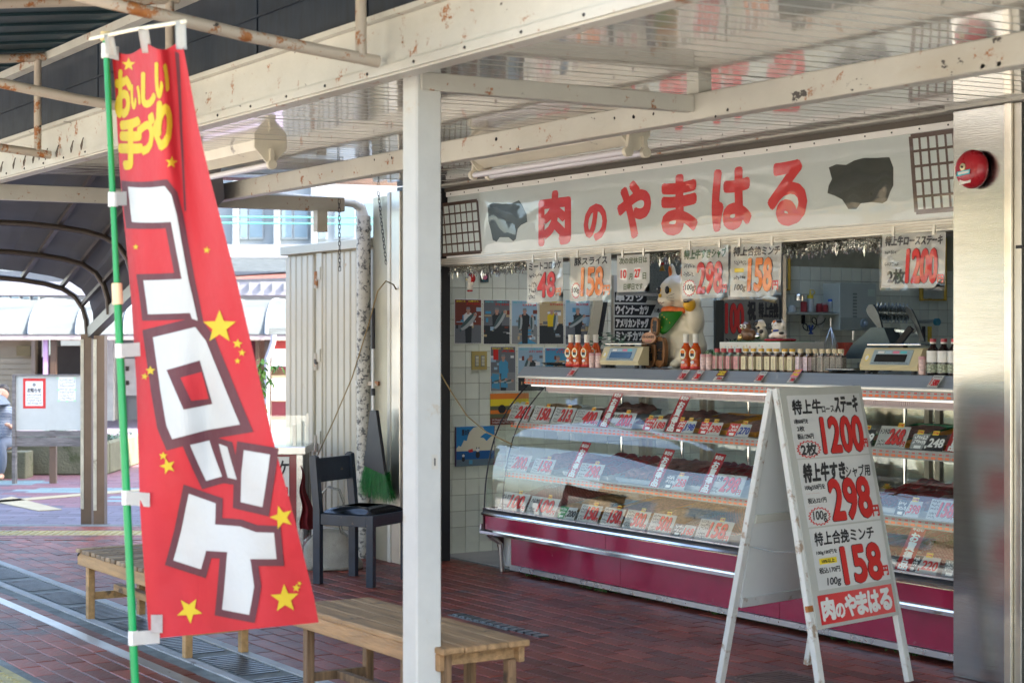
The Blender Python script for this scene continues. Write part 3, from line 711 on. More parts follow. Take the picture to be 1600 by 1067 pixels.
for z, y0_, lab in ((.93, 5.915, 'upper'), (.62, 5.87, 'middle')):
    sh = MB().box(CX0 + .06, CX1, y0_ + .02, 6.55, z - .006, z + .006).build('shelf', mat('pale shelf steel', (.55, .57, .56), .3, .6), dc)
    MB().box(CX0 + .06, CX1, y0_ + .004, y0_ + .0185, z - .032, z + .012).build('price_rail', LED, sh); dashes(sh, y0_ + .0035, z - .030, .038)
for x in [CX0 + .30 + .62 * k for k in range(8)]:
    for dx in (0, .075): MB().box(x + dx, x + dx + .032, 6.72, 6.75, .42, 1.26).build('rear_post', mat('cream door frame', (.60, .58, .50), .4), dc)
    MB().box(x + .12, x + .60, 6.735, 6.741, .44, 1.24).build('sliding_glass', GLASS, dc)
    MB().tube((x - .02, 6.60, .40), (x - .02, 6.60, 1.26), .011).build('shelf_upright', CHROME, dc, 'a')
# ------------------------------------------------------------------ price cards
def panel_thing(name, label, cat, w_, h, M, th=.002, m=None, group=None, bend=0):
    """thin card with its origin at its bottom centre"""
    t = thing(name, label, cat, (0, 0, 0), 0, group); t.matrix_basis = M
    q = MB().grid(lambda u, v: ((u - .5) * w_, v * h, -bend * math.sin(math.pi * u) * v), 6 if bend else 1, 4 if bend else 1)
    q.build('card_sheet', m or PAPER, t, bool(bend), True, solid=th); return t
def card(pa, pb, y, z, h, style, num, lab, seed=0, tagx=None, lean=27, word=None):
    xa, xb = fx(pa, y), fx(pb, y); w_ = xb - xa
    M = Matrix.Translation(((xa + xb) / 2, y, z)) @ Matrix.Rotation(R(90 - lean), 4, 'X')
    bg_ = {'w': PAPER, 'rw': PAPER, 'gw': PAPER, 'bw': PAPER, 'k': mat('black card', (.03, .035, .035), .5), 'red': mat('red card', (.62, .03, .03), .45)}[style]
    t = panel_thing('price_card', lab, 'price card', w_, h, M, m=bg_, group='price cards standing in the meat case')
    Q = Print(); L = -w_ / 2
    if style == 'w':
        if word: Q.text(word, L + w_ * .05, h * .62, L + w_ * .34, h * .86, INK, .03)
        else: Q.squiggle(L + w_ * .05, h * .45, L + w_ * .33, h * .95, rows=3, seed=seed)
        Q.squiggle(L + w_ * .06, h * .06, L + w_ * .3, h * .36, rows=2, seed=seed + 9)
        Q.num(num, L + w_ * .34, h * .16, L + w_ * .84, h * .86, RED, .035, .02, .12); Q.text('円', L + w_ * .84, h * .1, L + w_ * .97, h * .32, RED, .04)
    elif style in ('rw', 'gw', 'bw', 'k'):
        c = {'rw': RED, 'gw': GRN, 'bw': mat('black card', (.03, .035, .035), .5), 'k': GRY}[style]
        Q.poly([(L + .001, .001), (L + w_ * .38, .001), (L + w_ * .5, h - .001), (L + .001, h - .001)], c)
        Q.squiggle(L + w_ * .05, h * .35, L + w_ * .42, h * .92, WHT, rows=2, seed=seed, w_=2)
        Q.rect(L + w_ * .12, h * .08, L + w_ * .33, h * .26, PAPER, .0012)
        nc = {'rw': RED if seed % 2 else BLU, 'gw': INK, 'bw': RED, 'k': WHT}[style]
        Q.text('¥', L + w_ * .44, h * .1, L + w_ * .5, h * .3, nc, .04); Q.text(num, L + w_ * .52, h * .22, L + w_ * .96, h * .74, nc, .04, .1)
    Q.build('lettering', t)
    if tagx is not None:
        for k in range(tagx):
            a = L + w_ * (.56 - .46 * k); MB().box(a, a + .038, h - .004, h + .017, .001, .0022).build('recommend_label', mat('yellow label', (.85, .62, .05), .5), t, local=True)
            Print().text('おすすめ品', a + .003, h + .001, a + .035, h + .012, RED, .03, z=.003).build('label_lettering', t)
    return t
B0 = (5.80, .397)
i = 0
for pa, pb, h, st, n_, tg, lab, wd in (
    (777, 818, .118, 'w', '100', 1, 'white 100 yen card at the far left end of the bottom shelf', 'ヒレカツ'), (821, 865, .115, 'w', '100', 1, 'white 100 yen card second from the left on the bottom shelf', 'ハムカツ'),
    (870, 896, .075, 'gw', '200', 0, 'small half green card reading 200 on the bottom shelf', None), (900, 932, .108, 'w', '150', 1, 'white 150 yen card right beside the small green card', None),
    (936, 968, .108, 'w', '150', 1, 'white 150 yen card next left of the 500 yen cards', None), (971, 1007, .112, 'w', '500', 1, 'left one of the two white 500 yen cards', None),
    (1011, 1047, .112, 'w', '500', 1, 'right one of the two white 500 yen cards', None), (1049, 1081, .07, 'bw', '168', 0, 'half black card reading 168 between the 500 and 158 cards', None),
    (1084, 1136, .118, 'w', '158', 1, 'white 158 yen card behind the left legs of the folding board', None), (1409, 1462, .082, 'bw', '220', 1, 'half black card reading 220 right of the folding board', None),
    (1470, 1520, .08, 'k', '198', 1, 'black card beside the steel pillar on the bottom shelf', None)):
    i += 1; card(pa, pb, B0[0], B0[1], h, st, n_, lab, i, tg, word=wd)
for pa, pb, h, st, n_, tg, lab, wd in (
    (792, 824, .118, 'w', '261', 1, 'white 261 yen card at the left end of the top shelf', None), (827, 857, .112, 'w', '150', 1, 'white 150 yen card second from the left on the top shelf', None),
    (859, 891, .112, 'w', '213', 1, 'white 213 yen card third from the left on the top shelf', None), (893, 932, .105, 'w', '400', 1, 'white 400 yen card on the top shelf', None),
    (948, 986, .10, 'w', '200', 1, 'white 200 yen card on the top shelf between two red strips', 'サラダ'), (1003, 1036, .075, 'rw', '188', 2, 'first half red card from the left on the top shelf', None),
    (1052, 1082, .075, 'rw', '198', 2, 'half red card touching the second red strip on the top shelf', None), (1090, 1123, .075, 'rw', '298', 2, 'half red card with blue figures in front of the orange trays', None),
    (1134, 1168, .075, 'rw', '270', 1, 'half red card reading 270 beside the folding board top', None), (1318, 1361, .09, 'k', '189', 1, 'black card half hidden by the right edge of the folding board', None),
    (1366, 1412, .112, 'w', '268', 1, 'white 268 yen card right of the folding board top', 'トントロ'), (1420, 1472, .082, 'k', '248', 2, 'black card reading 248 near the steel pillar', None)):
    i += 1; card(pa, pb, 5.945, .942, h, st, n_, lab, i, tg, word=wd)
for pa, pb, h, st, n_, tg, lab, wd in (
    (786, 822, .11, 'w', '200', 0, 'white 200 yen card at the left end of the middle shelf', None), (828, 860, .10, 'w', '158', 1, 'white 158 yen card second on the middle shelf', None),
    (900, 936, .10, 'w', '298', 1, 'white 298 yen card right of the faint red strip on the middle shelf', None), (1035, 1068, .085, 'bw', '258', 1, 'card reading 258 on the middle shelf', None),
    (1104, 1156, .118, 'w', '298', 0, 'large white 298 yen card beside the left frame of the folding board', '特上牛'), (1396, 1434, .08, 'bw', '398', 1, 'half black card right of the folding board on the middle shelf', None),
    (1446, 1492, .1, 'w', '158', 0, 'white 158 yen card at the pillar end of the middle shelf', None)):
    i += 1; card(pa, pb, 5.90, .632, h, st, n_, lab, i, tg, word=wd)
for pa, y, z, lab in ((934, 5.94, .942, 'red bargain strip left of the 200 yen card on the top shelf'), (1037, 5.94, .942, 'red bargain strip between the 188 and 198 cards'), (1474, 5.94, .942, 'red bargain strip beside the steel pillar'),
                      (884, 5.895, .632, 'red bargain strip at the left part of the middle shelf'), (1012, 5.895, .632, 'red bargain strip in the middle of the middle shelf'), (1090, 5.895, .632, 'red bargain strip left of the large 298 yen card'),
                      (1396, 5.795, .397, 'red bargain strip right of the folding board on the bottom shelf')):
    xa = fx(pa, y); M = Matrix.Translation((xa + .05, y, z)) @ Matrix.Rotation(R(62), 4, 'X') @ Matrix.Rotation(R(-4), 4, 'Z')
    t = panel_thing('bargain_strip', lab, 'price card', .092, .235, M, m=mat('red card', (.62, .03, .03), .45), group='red bargain strips in the meat case')
    Q = Print().text('本日の', -.034, .198, .034, .222, WHT, .04)
    for k, c in enumerate('お買得品'): Q.text(c, -.027, .146 - k * .047, .027, .188 - k * .047, WHT, .045)
    Q.build('lettering', t)
# ------------------------------------------------------------------ meat trays
MINCE = mat('pink minced meat', (.60, .28, .22), .5, var=.35, vs_=60, bump=1.0, bs=160)
CUTL = mat('breaded cutlet', (.52, .30, .14), .7, var=.35, vs_=50, bump=.8, bs=120)
MEAT = mat('deep red sliced meat', (.50, .055, .05), .3, var=.4, vs_=25, bump=.3, bs=40, coat=.6)
PORK = mat('pale pork slices', (.62, .32, .27), .35, var=.3, vs_=18, bump=.2, coat=.5)
def meshfilm(nm, c):
    m, n2, b = nodes(nm); b.inputs['Base Color'].default_value = (*c, 1); b.inputs['Roughness'].default_value = .3
    [tex(n2, 1, 0, 0, kind='ShaderNodeTexWave') for _ in range(2)]
    ws = [n for n in n2.nodes if n.type == 'TEX_WAVE']; ws[0].inputs['Scale'].default_value = 30; ws[1].inputs['Scale'].default_value = 30; ws[1].bands_direction = 'Y'
    ws[0].bands_direction = 'DIAGONAL'
    mx = n2.nodes.new('ShaderNodeMath'); mx.operation = 'MAXIMUM'; n2.links.new(ramp(n2, ws[0].outputs[1], .88, .94), mx.inputs[0]); n2.links.new(ramp(n2, ws[1].outputs[1], .88, .94), mx.inputs[1])
    n2.links.new(mul(n2, mx.outputs[0], .5, .08), b.inputs['Alpha']); return m
REDNET = meshfilm('red net wrap', (.7, .2, .2)); GRYNET = meshfilm('grey net wrap', (.4, .4, .4))
TRAYM = {'w': CW, 'o': mat('orange tray', (.75, .32, .03), .35, var=.04), 'g': mat('green tray', (.03, .25, .08), .35), 's': mat('pale blue grey tray', (.35, .42, .46), .35)}
def tray(px0, px1, y0_, y1_, z, col, food, lab, net=None, hgt=.06, tilt=9):
    xa, xb = fx(px0, y0_), fx(px1, y0_); d = y1_ - y0_; w_ = xb - xa
    t = thing('meat_tray', lab, 'meat tray', ((xa + xb) / 2, (y0_ + y1_) / 2, z), 0, 'trays of meat in the display case')
    t.rotation_euler = (R(tilt), 0, 0); t.location.z += d / 2 * math.sin(R(tilt)) + .004
    q = MB().box(-w_ / 2 + .01, w_ / 2 - .01, -d / 2 + .01, d / 2 - .01, 0, .004)
    for sx in (-1, 1): q.prism([(sx * (w_ / 2 - .012), .0), (sx * (w_ / 2 - .008), 0), (sx * w_ / 2, .025), (sx * (w_ / 2 + .008), .027), (sx * (w_ / 2 + .008), .030), (sx * (w_ / 2 - .003), .028)], -d / 2, d / 2, 'Y')
    for sy in (-1, 1): q.prism([(sy * (d / 2 - .012), .0), (sy * (d / 2 - .008), 0), (sy * d / 2, .025), (sy * (d / 2 + .008), .027), (sy * (d / 2 + .008), .030), (sy * (d / 2 - .003), .028)], -w_ / 2, w_ / 2)
    q.build('tray_body', TRAYM[col], t, local=True)
    if food in ('mince', 'cutlet'):
        m = MINCE if food == 'mince' else CUTL
        if food == 'mince':
            MB().grid(lambda u, v: ((u - .5) * w_ * .94, (v - .5) * d * .94, .006 + hgt * (math.sin(math.pi * u) ** .35) * (math.sin(math.pi * v) ** .35) * (1 + .25 * noise.noise(Vector((u * 9 + px0, v * 9, 0)))) + .006 * noise.noise(Vector((u * 40, v * 40, px0)))), 40, 30).build('mince', m, t, 'all', True)
        else:
            rr = random.Random(px0)
            for a in range(3):
                for b_ in range(3):
                    MB().sph(((a - 1) * w_ * .28, (b_ - 1) * d * .28, hgt * .55), (w_ * .15, d * .16, hgt * .35), Matrix.Rotation(rr.uniform(-.3, .3), 4, 'X')).build('cutlet', m, t, 'all', True)
    else:
        m = MEAT if food == 'beef' else PORK; rr = random.Random(px0)
        for k in range(9):
            for r_ in range(2):
                cx = -w_ * .4 + k * w_ * .1; cy = (r_ - .5) * d * .4
                def f(u, v, cx=cx, cy=cy, s_=rr.uniform(.8, 1.2), ph=rr.uniform(0, 6)):
                    a = (u - .5) * 2.6; return (cx + s_ * .04 * math.sin(a) + .01 * math.sin(v * 7 + ph), cy + (v - .5) * d * .45, .012 + s_ * hgt * .8 * math.cos(a) + .006 * math.sin(v * 11 + ph))
                MB().grid(f, 8, 8).build('meat_slice', m, t, 'all', True, solid=.004)
    if net:
        MB().grid(lambda u, v: ((u - .5) * w_ * 1.02, (v - .5) * d * 1.02, .022 + (hgt + .012) * (math.sin(math.pi * u) ** .3) * (math.sin(math.pi * v) ** .3)), 24, 16).build('net_wrap', net, t, 'all', True)
    return t
tray(800, 838, 5.98, 6.4, .936, 'w', 'cutlet', 'tray of breaded cutlets behind the 261 yen card')
tray(845, 892, 5.98, 6.4, .936, 'w', 'mince', 'white tray behind the 213 yen card on the top shelf', hgt=.03)
tray(898, 945, 5.99, 6.42, .936, 's', 'pork', 'pale tray behind the 400 yen card')
tray(985, 1040, 6.0, 6.42, .936, 'w', 'pork', 'white tray of pale ham slices behind the 188 card', hgt=.035)
tray(1048, 1100, 6.0, 6.42, .936, 'o', 'pork', 'orange tray behind the 198 card on the top shelf', hgt=.02)
tray(1106, 1180, 6.0, 6.42, .936, 'o', 'mince', 'orange tray beside the folding board on the top shelf', hgt=.02)
tray(1340, 1400, 6.0, 6.42, .936, 'g', 'mince', 'green tray of minced meat behind the 268 yen card', hgt=.04)
tray(1412, 1490, 6.0, 6.42, .936, 'o', 'mince', 'orange tray behind the 248 card near the pillar', hgt=.015)
tray(806, 866, 5.95, 6.4, .626, 'w', 'mince', 'white tray of mince at the left of the middle shelf')
tray(880, 950, 5.95, 6.4, .626, 'w', 'beef', 'tray of red slices left on the middle shelf')
tray(962, 1030, 5.95, 6.4, .626, 's', 'pork', 'tray of pale slices on the middle shelf')
tray(1045, 1120, 5.95, 6.4, .626, 'w', 'beef', 'tray of red slices beside the large 298 yen card')
tray(1340, 1424, 5.95, 6.4, .626, 'w', 'beef', 'tray of deep red sliced beef right of the folding board', hgt=.07)
tray(1432, 1500, 5.95, 6.4, .626, 'w', 'pork', 'tray of pale red meat slices beside the pillar', hgt=.06)
tray(800, 862, 5.88, 6.55, .40, 'w', 'mince', 'tray of croquettes under red net wrap at the left of the bottom shelf', REDNET, .09)
tray(870, 915, 5.88, 6.3, .40, 'w', 'cutlet', 'tray of breaded cutlets behind the green 200 card')
tray(922, 985, 5.88, 6.5, .40, 'o', 'mince', 'orange tray on the bottom shelf behind the 150 yen cards', hgt=.03)
tray(992, 1056, 5.88, 6.4, .40, 'w', 'cutlet', 'tray of breaded cutlets behind the 500 yen cards')
tray(1064, 1150, 5.88, 6.5, .40, 'w', 'mince', 'tray of mince under grey net wrap behind the 158 yen card', GRYNET, .07)
tray(1300, 1400, 5.88, 6.5, .40, 'w', 'beef', 'tray of dark beef hidden partly by the folding board')
tray(1408, 1510, 5.88, 6.5, .40, 'w', 'mince', 'tray of mince under red net wrap beside the pillar', REDNET, .08)
cf = thing('chrysanthemum', 'yellow flower garnish beside the sliced beef', 'flower', pt(1386, 764, Y=5.97))
q = MB()
for r_ in range(3):
    for k in range(14):
        a = k * 2 * math.pi / 14 + r_ * .2; rr_ = .026 - r_ * .007; q.quad((0, 0, r_ * .004), (rr_ * math.cos(a - .15), rr_ * math.sin(a - .15), .006 + r_ * .008), (rr_ * 1.15 * math.cos(a), rr_ * 1.15 * math.sin(a), .009 + r_ * .009), (rr_ * math.cos(a + .15), rr_ * math.sin(a + .15), .006 + r_ * .008))
q.build('petals', YEL, cf, local=True, solid=.0008); MB().sph((0, 0, .02), .008, sub=1).build('flower_heart', ORG, cf, local=True)
# ================================================================== FLAG
FLAGR = mat('red flag cloth', (0.384, 0.012, 0.0192), .75, var=.05, vs_=3, bump=.4, bs=9)
def cloth(name, col): return mat(name, col, .75, var=.03, bump=.4, bs=9)
FD = cloth('dark brown flag print', (0.08, 0.02, 0.028)); FW = cloth('white flag print', (0.416, 0.448, 0.44)); FY = cloth('yellow flag print', (0.464, 0.352, 0.012))
fl = thing('promotional_flag', 'tall red croquette flag with white katakana hanging from a green pole', 'flag', pt(215, 1060, t=5.3))
fl.location.z = 0
def lerp_tab(tab, y):
    for (a, xa), (b_, xb) in zip(tab, tab[1:]):
        if y <= b_: return xa + (xb - xa) * (y - a) / (b_ - a)
    return tab[-1][1]
LE = [(40, 173), (75, 174), (140, 180), (200, 183), (267, 187), (330, 192), (400, 199), (480, 206), (600, 213), (700, 216), (800, 219), (900, 226), (998, 233)]
RE = [(20, 279), (62, 284), (130, 297), (200, 310), (290, 331), (350, 347), (460, 375), (560, 398), (700, 430), (790, 455), (850, 470), (930, 490), (972, 498)]
def f_xy(u, v):
    """cloth coordinates -> photo position and depth of the hanging flag"""
    yl = 75 + (998 - 75) * v; yr = 60 + (972 - 60) * v
    xl = lerp_tab(LE, yl); xr = lerp_tab(RE, yr)
    y = yl + (yr - yl) * u; x = xl + (xr - xl) * u
    sag = (1 - v) ** 6 * 14 * abs(math.sin(math.pi * u * 2)) * (1 if v < .1 else 1)
    t = 5.3 - u * (.50 - .25 * v) + .05 * (1 - v * .5) * math.sin(u * 8 + v * 5) + .02 * math.sin(u * 17 + v * 7) * (1 - v) + .014 * math.sin(v * 14 + u * 7) + .02 * v * math.sin(u * 13 - v * 9)
    return x, y + sag, t
def F(u, v, z=0):
    x, y, t = f_xy(u, v); return pt(x, y, t=t - z)
def FI(px, py):
    """photo position -> cloth coordinates (Newton steps by bisection on rows)"""
    u = .5; v = (py - 75) / 915
    for _ in range(25):
        x, y, t = f_xy(u, v); yl = 75 + 923 * v; yr = 60 + 912 * v
        w_ = lerp_tab(RE, yr) - lerp_tab(LE, yl)
        u += (px - x) / w_; v += (py - y) / 918
    return u, v
MB().grid(lambda u, v: F(u, v), 36, 90).build('flag_cloth', FLAGR, fl, 'all')
Q = Print()
def fpoly(pts, m, z, ol=None):
    # densify so that the print follows the cloth
    Q.poly([FI(*p) for p in pts], m, z)
KO = [(200, 292), (257, 291), (268, 305), (276, 335), (284, 380), (295, 440), (309, 501), (300, 498), (297, 489), (231, 491), (224, 438), (284, 436), (275, 390), (267, 347), (206, 347)]
RO = [(239, 527), (305, 511), (322, 533), (345, 590), (375, 663), (322, 672), (269, 686), (260, 665), (250, 606)]
RI = [(260, 578), (312, 563), (332, 631), (287, 640)]; RJ = [(282, 590), (315, 581), (326, 623), (299, 626)]
T1 = [(297, 695), (327, 688), (347, 744), (322, 751)]; T2 = [(342, 693), (355, 698), (370, 749), (356, 746)]; T3 = [(381, 703), (422, 710), (415, 760), (410, 792), (376, 784), (377, 740)]
KE = [(295, 771), (337, 786), (336, 819), (375, 822), (400, 831), (428, 832), (432, 873), (391, 873), (397, 915), (389, 960), (347, 952), (355, 862), (322, 860), (314, 889), (271, 875), (283, 830)]
for k, (g_, d) in enumerate(((KO, 10), (RO, 15), (T1, 11), (T2, 10), (T3, 12), (KE, 11))): fpoly(off(g_, d), FD, .0012 + .0003 * k)
for g_ in (KO, RO, T1, T2, T3, KE): fpoly(g_, FW, .0036)
fpoly(RI, FD, .0046); fpoly(RJ, FLAGR, .0056)
fpoly([(273, 80), (280, 84), (291, 330), (288, 330), (281, 200)], FD, .0012)
def fstar(cx, cy, r_, rot): fpoly([(cx + (r_ if i % 2 == 0 else r_ * .42) * math.sin(rot + math.pi * i / 5), cy - (r_ if i % 2 == 0 else r_ * .42) * math.cos(rot + math.pi * i / 5)) for i in range(10)], FY, .0042)
for s_ in ((343, 511, 27, 0), (445, 935, 23, -.05), (296, 953, 21, .55), (440, 808, 19, -.3), (262, 728, 13, -.3), (255, 712, 7, 0), (371, 537, 8, .1), (378, 551, 6, .1), (371, 564, 5, 0), (235, 579, 8, 0), (226, 588, 6, .2), (323, 391, 6, .1), (268, 254, 10, .1), (201, 101, 11, 0), (463, 918, 7, .1), (468, 911, 4, .4), (212, 386, 5, 0)): fstar(*s_)
def ftext(s_, x0_, y0_, x1_, y1_, m, bold=.05, slope=0):
    """text set upright in the photo's rows, then laid on the cloth"""
    vs2, fs = glyphs(s_, .008); h = y1_ - y0_
    sp = [(0, 0)] + [(math.cos(math.pi * k / 4) * bold * h, math.sin(math.pi * k / 4) * bold * h) for k in range(8)]
    i = Q._i(m)
    for n_, (dx, dy) in enumerate(sp):
        b = len(Q.v)
        for a, c in vs2:
            X = x0_ + (x1_ - x0_) * a + dx * .6; Y = y1_ - h * c + dy + slope * (a - .5); uu, vv = FI(X, Y); Q.v.append((uu, vv, .003 + n_ * .00015))
        Q.f += [tuple(k + b for k in f) for f in fs]; Q.mi += [i] * len(fs)
ftext('お', 181, 112, 204, 182, FY, .045); ftext('い', 205, 134, 219, 170, FY, .05); ftext('し', 222, 116, 242, 166, FY, .06); ftext('い', 243, 100, 263, 152, FY, .05)
ftext('手', 187, 186, 221, 262, FY, .05); ftext('づ', 216, 178, 240, 240, FY, .05); ftext('く', 240, 176, 252, 232, FY, .06); ftext('り', 246, 162, 267, 232, FY, .06)
Q.build('lettering', fl, warp=lambda x, y, z: wm(fl).inverted() @ F(x, y, z), cuts={'x': [k / 36 for k in range(1, 36)], 'y': [k / 90 for k in range(1, 90)]})
GPOLE = mat('green pole', (0.0, 0.256, 0.072), .35, var=.06)
top = pt(165, 58, t=5.3); bot = pt(211, 1064, t=5.3); d = (bot - top); d = d / abs(d.z); low = bot + d * (bot.z - .16)
mid = top.lerp(bot, .40)
MB().tube(low, mid, .0125).build('lower_pole', GPOLE, fl, 'a'); MB().tube(mid, top, .0095).build('upper_pole', GPOLE, fl, 'a')
MB().tube(mid - d * .035, mid + d * .03, .0165).build('pole_joint', mat('beige plastic', (.72, .52, .30), .45, var=.05), fl, 'a')
MB().tube(top - d * .015, top + d * .012, .016).build('pole_cap', mat('tan cap plastic', (.62, .48, .22), .5), fl, 'a')
ca = pt(142, 61, t=5.34); cb = pt(289, 34, t=4.78)
MB().ring_path([ca, ca.lerp(cb, .5) + Vector((0, 0, .004)), cb], .006, 8).build('crossbar', mat('cream crossbar', (.72, .68, .52), .5, var=.05), fl, 'a')
TAPE = mat('white cloth tab', (0.608, 0.616, 0.576), .8, var=.05)
for u in (.02, .5, .98):
    a = F(u, .018); c = ca.lerp(cb, (.2 + .78 * u)); MB().grid(lambda p, q2, a=a, c=c: a.lerp(c, q2) + Vector((RT[0] * (p - .5) * .03, RT[1] * (p - .5) * .03, .0)) + Vector((.006, -.004, 0)) * (1 + .5 * math.sin(q2 * 3)), 2, 6).build('flag_tab', TAPE, fl, 'all', solid=.0015)
for k, (v, y_) in enumerate(((.0, 80), (.255, 312), (.51, 548), (.765, 777), (.995, 996))):
    pc = pt(165 + (211 - 165) * (y_ - 58) / 1006, y_, t=5.3); e = F(.03, v) if k else F(.02, .01)
    MB().tube(pc + Vector((0, 0, -.022)), pc + Vector((0, 0, .022)), .0150, n=14).build('pole_loop', TAPE, fl, 'a')
    MB().grid(lambda p, q2, pc=pc, e=e: (pc - Vector((0, 0, 0))).lerp(e + Vector((RT[0] * .02, RT[1] * .02, 0)), p) + Vector((0, 0, (q2 - .5) * .042)) + Vector((-AX[0] * .014, -AX[1] * .014, 0)), 4, 1).build('loop_strap', TAPE, fl, solid=.001)
e = F(.055, .975)
MB().grid(lambda p, q2: e + Vector((RT[0] * (p - .5) * .035, RT[1] * (p - .5) * .035, (q2 - .5) * .055)) + Vector((-AX[0] * .008, -AX[1] * .008, 0)), 2, 2).build('silver_tape', mat('silver duct tape', (.45, .46, .48), .35, .5, var=.15, vs_=40), fl, solid=.001)
MB().lathe([(.0, 0), (.2, 0), (.21, .02), (.2, .1), (.1, .13), (.03, .15), (.03, .19), (.0, .19)], (low.x, low.y, 0)).build('pole_base', mat('white plastic base', (.7, .7, .68), .5), fl, 'a')
# ================================================================== FOLDING SIGN BOARD
BW = mat('chipped white painted timber', (0.624, 0.632, 0.592), .6, var=.07, vs_=5, bump=.3, bs=30, stretch=(1, 1, .25), dirt=.42, dcol=(.36, .27, .19), ds=14)
BI = mat('aged cream board', (0.48, 0.488, 0.44), .5, var=.04, dirt=.2, dcol=(.34, .28, .16), ds=1.6)
TL = Vector((-5.455, 4.79, 1.252)); 
tl = pt(1209, 606, X=-5.42); tr = pt(1334, 604, X=-5.52)
c_top = (tl + tr) / 2; c_top.z = 1.252
wdir = (tr - tl); wdir.z = 0; W = wdir.length; wdir.normalize(); ndir = Vector((wdir.y, -wdir.x, 0))
if ndir.x < 0: ndir = -ndir
sb = thing('folding_sign_board', 'white wooden folding sign board with handwritten beef prices in front of the meat case', 'sign board', (c_top.x, c_top.y, 0))
def leaf(sgn, spread, name):
    """one leaf of the board: frame matrix with x across, y up the leaf, z outward"""
    up = (Vector((0, 0, 1.252)) - ndir * sgn * spread); L = up.length; up.normalize()
    x = wdir * sgn; x = -x if False else x
    z = x.cross(up).normalized()
    if z.dot(ndir) * sgn < 0: x = -x; z = x.cross(up).normalized()
    o = c_top + ndir * sgn * (spread + .012); o.z = 0
    return Matrix(((x.x, up.x, z.x, o.x), (x.y, up.y, z.y, o.y), (x.z, up.z, z.z, o.z), (0, 0, 0, 1))), L
spf, spb = .255, .255
MF, L = leaf(1, spf, 'front')
MBk, _ = leaf(-1, spb, 'back')
hw = W / 2 + .012
for M, front in ((MF, True), (MBk, False)):
    for s_ in (-1, 1):
        k = .0 if front else .0
        a = M @ Vector((s_ * (hw - .017) + s_ * .03, 0.002, 0)); b_ = M @ Vector((s_ * (hw - .017) - (0), L, 0))
        MB().bar(a, b_, .036, .026, M.to_3x3() @ Vector((0, 0, 1)), bev=.002).build('leg', BW, sb)
    MB().box(-hw + .034, hw - .034, .33, .372, -.012, .012, M, bev=.002).build('bottom_rail', BW, sb)
    MB().box(-hw + .034, hw - .034, L - .04, L - .004, -.012, .012, M, bev=.002).build('top_rail', BW, sb)
    if front:
        MB().box(-hw + .004, hw - .004, .285, L - .002, .0135, .0195, M, bev=.001).build('sign_panel', BI, sb)
    else:
        MB().box(-hw + .034, hw - .034, .372, L - .04, -.004, .004, M).build('back_panel', mat('plain white board', (.72, .74, .70), .45, var=.03), sb)
        MB().box(-hw + .034, hw - .034, .70, .735, -.014, -.0045, M, bev=.001).build('middle_rail', mat('yellowed rail paint', (.66, .66, .56), .5, var=.1), sb)
a = MBk @ Vector((hw - .02, .60, 0)); b_ = MF @ Vector((-hw + .02, .60, 0))
a2 = MBk @ Vector((-hw + .02, .60, 0)); b3 = MF @ Vector((hw - .02, .60, 0))
near = min((a, a2), key=lambda p: p.y); near2 = min((b_, b3), key=lambda p: p.y)
MB().ring_path([near, near.lerp(near2, .5) - Vector((0, 0, .012)), near2], .0022, 6).build('spreader_hook', mat('galvanised wire', (.5, .55, .55), .35, .8), sb, 'a')
for yy in (.33, ): MB().box(-hw - .03, -hw + .012, .36, .385, .0, .015, MF).build('rust_strap', mat('rusted strap', (.35, .13, .03), .8, var=.5, vs_=30), sb)
# papers on the front leaf: x across, y up, L metres tall
Q = Print(); PB = mat('white poster sheet', (0.64, 0.648, 0.624), .4, var=.02, coat=.3)
px_ = lambda f: -hw + .02 + f * (2 * hw - .04)
lo, hi = .285, L
ph = (hi - lo)
def band(f0, f1): return hi - ph * f0, hi - ph * f1
for k, (f0, f1) in enumerate(((.035, .30), (.305, .585), (.592, .845))):
    yt, yb = band(f0, f1); MB().box(px_(.05) + .003 * k, px_(.985) + .002 * k, yb, yt, .0197, .0206, MF).build('price_sheet', PB, sb)
yt, yb = band(.865, .985); MB().box(px_(.03), px_(.985), yb, yt, .0197, .0206, MF, bev=.0).build('name_strip', mat('red name strip', (.62, .02, .025), .35, var=.03), sb)
def bt(s_, x0_, f0, x1_, f1, m=None, bold=.03, shear=0, num=False, line=.028):
    y1_, y0_ = hi - ph * f0, hi - ph * f1
    (Q.num if num else Q.text)(s_, px_(x0_), y0_, px_(x1_), y1_, m, bold, *((line, shear) if num else (shear,)), .0212)
bt('特上牛', .09, .055, .45, .115, bold=.035, shear=.1); bt('ロース', .46, .085, .62, .112, bold=.03); bt('ステーキ', .63, .045, .93, .115, bold=.045, shear=.1)
bt('1200', .40, .135, .93, .285, RED, .035, .05, True, .018); bt('円', .935, .235, .985, .27, RED, .05)
bt('1枚600円を', .09, .135, .26, .155); bt('2枚', .11, .165, .20, .187); bt('税込1296円', .10, .197, .30, .22)
yy1, yy0 = hi - ph * .225, hi - ph * .302
Q.spiky(px_(.06), yy0, px_(.375), yy1, RED, PB, .0211); bt('2枚', .12, .238, .315, .29, bold=.04)
bt('特上牛すき', .09, .325, .62, .40, bold=.045, shear=.15); bt('シャブ用', .63, .345, .95, .395, bold=.02, shear=.1)
bt('298', .38, .40, .90, .57, RED, .035, .0, True, .016); bt('円', .90, .525, .985, .57, RED, .05)
bt('100g350円を', .09, .412, .34, .437, bold=.02); bt('税込321円', .10, .467, .33, .49, bold=.02)
for y_ in (.448, .50): 
    for k in range(12): Q.ell(px_(.1) + k * .008, hi - ph * y_, .0012, .0012, RED, .0212, 6)
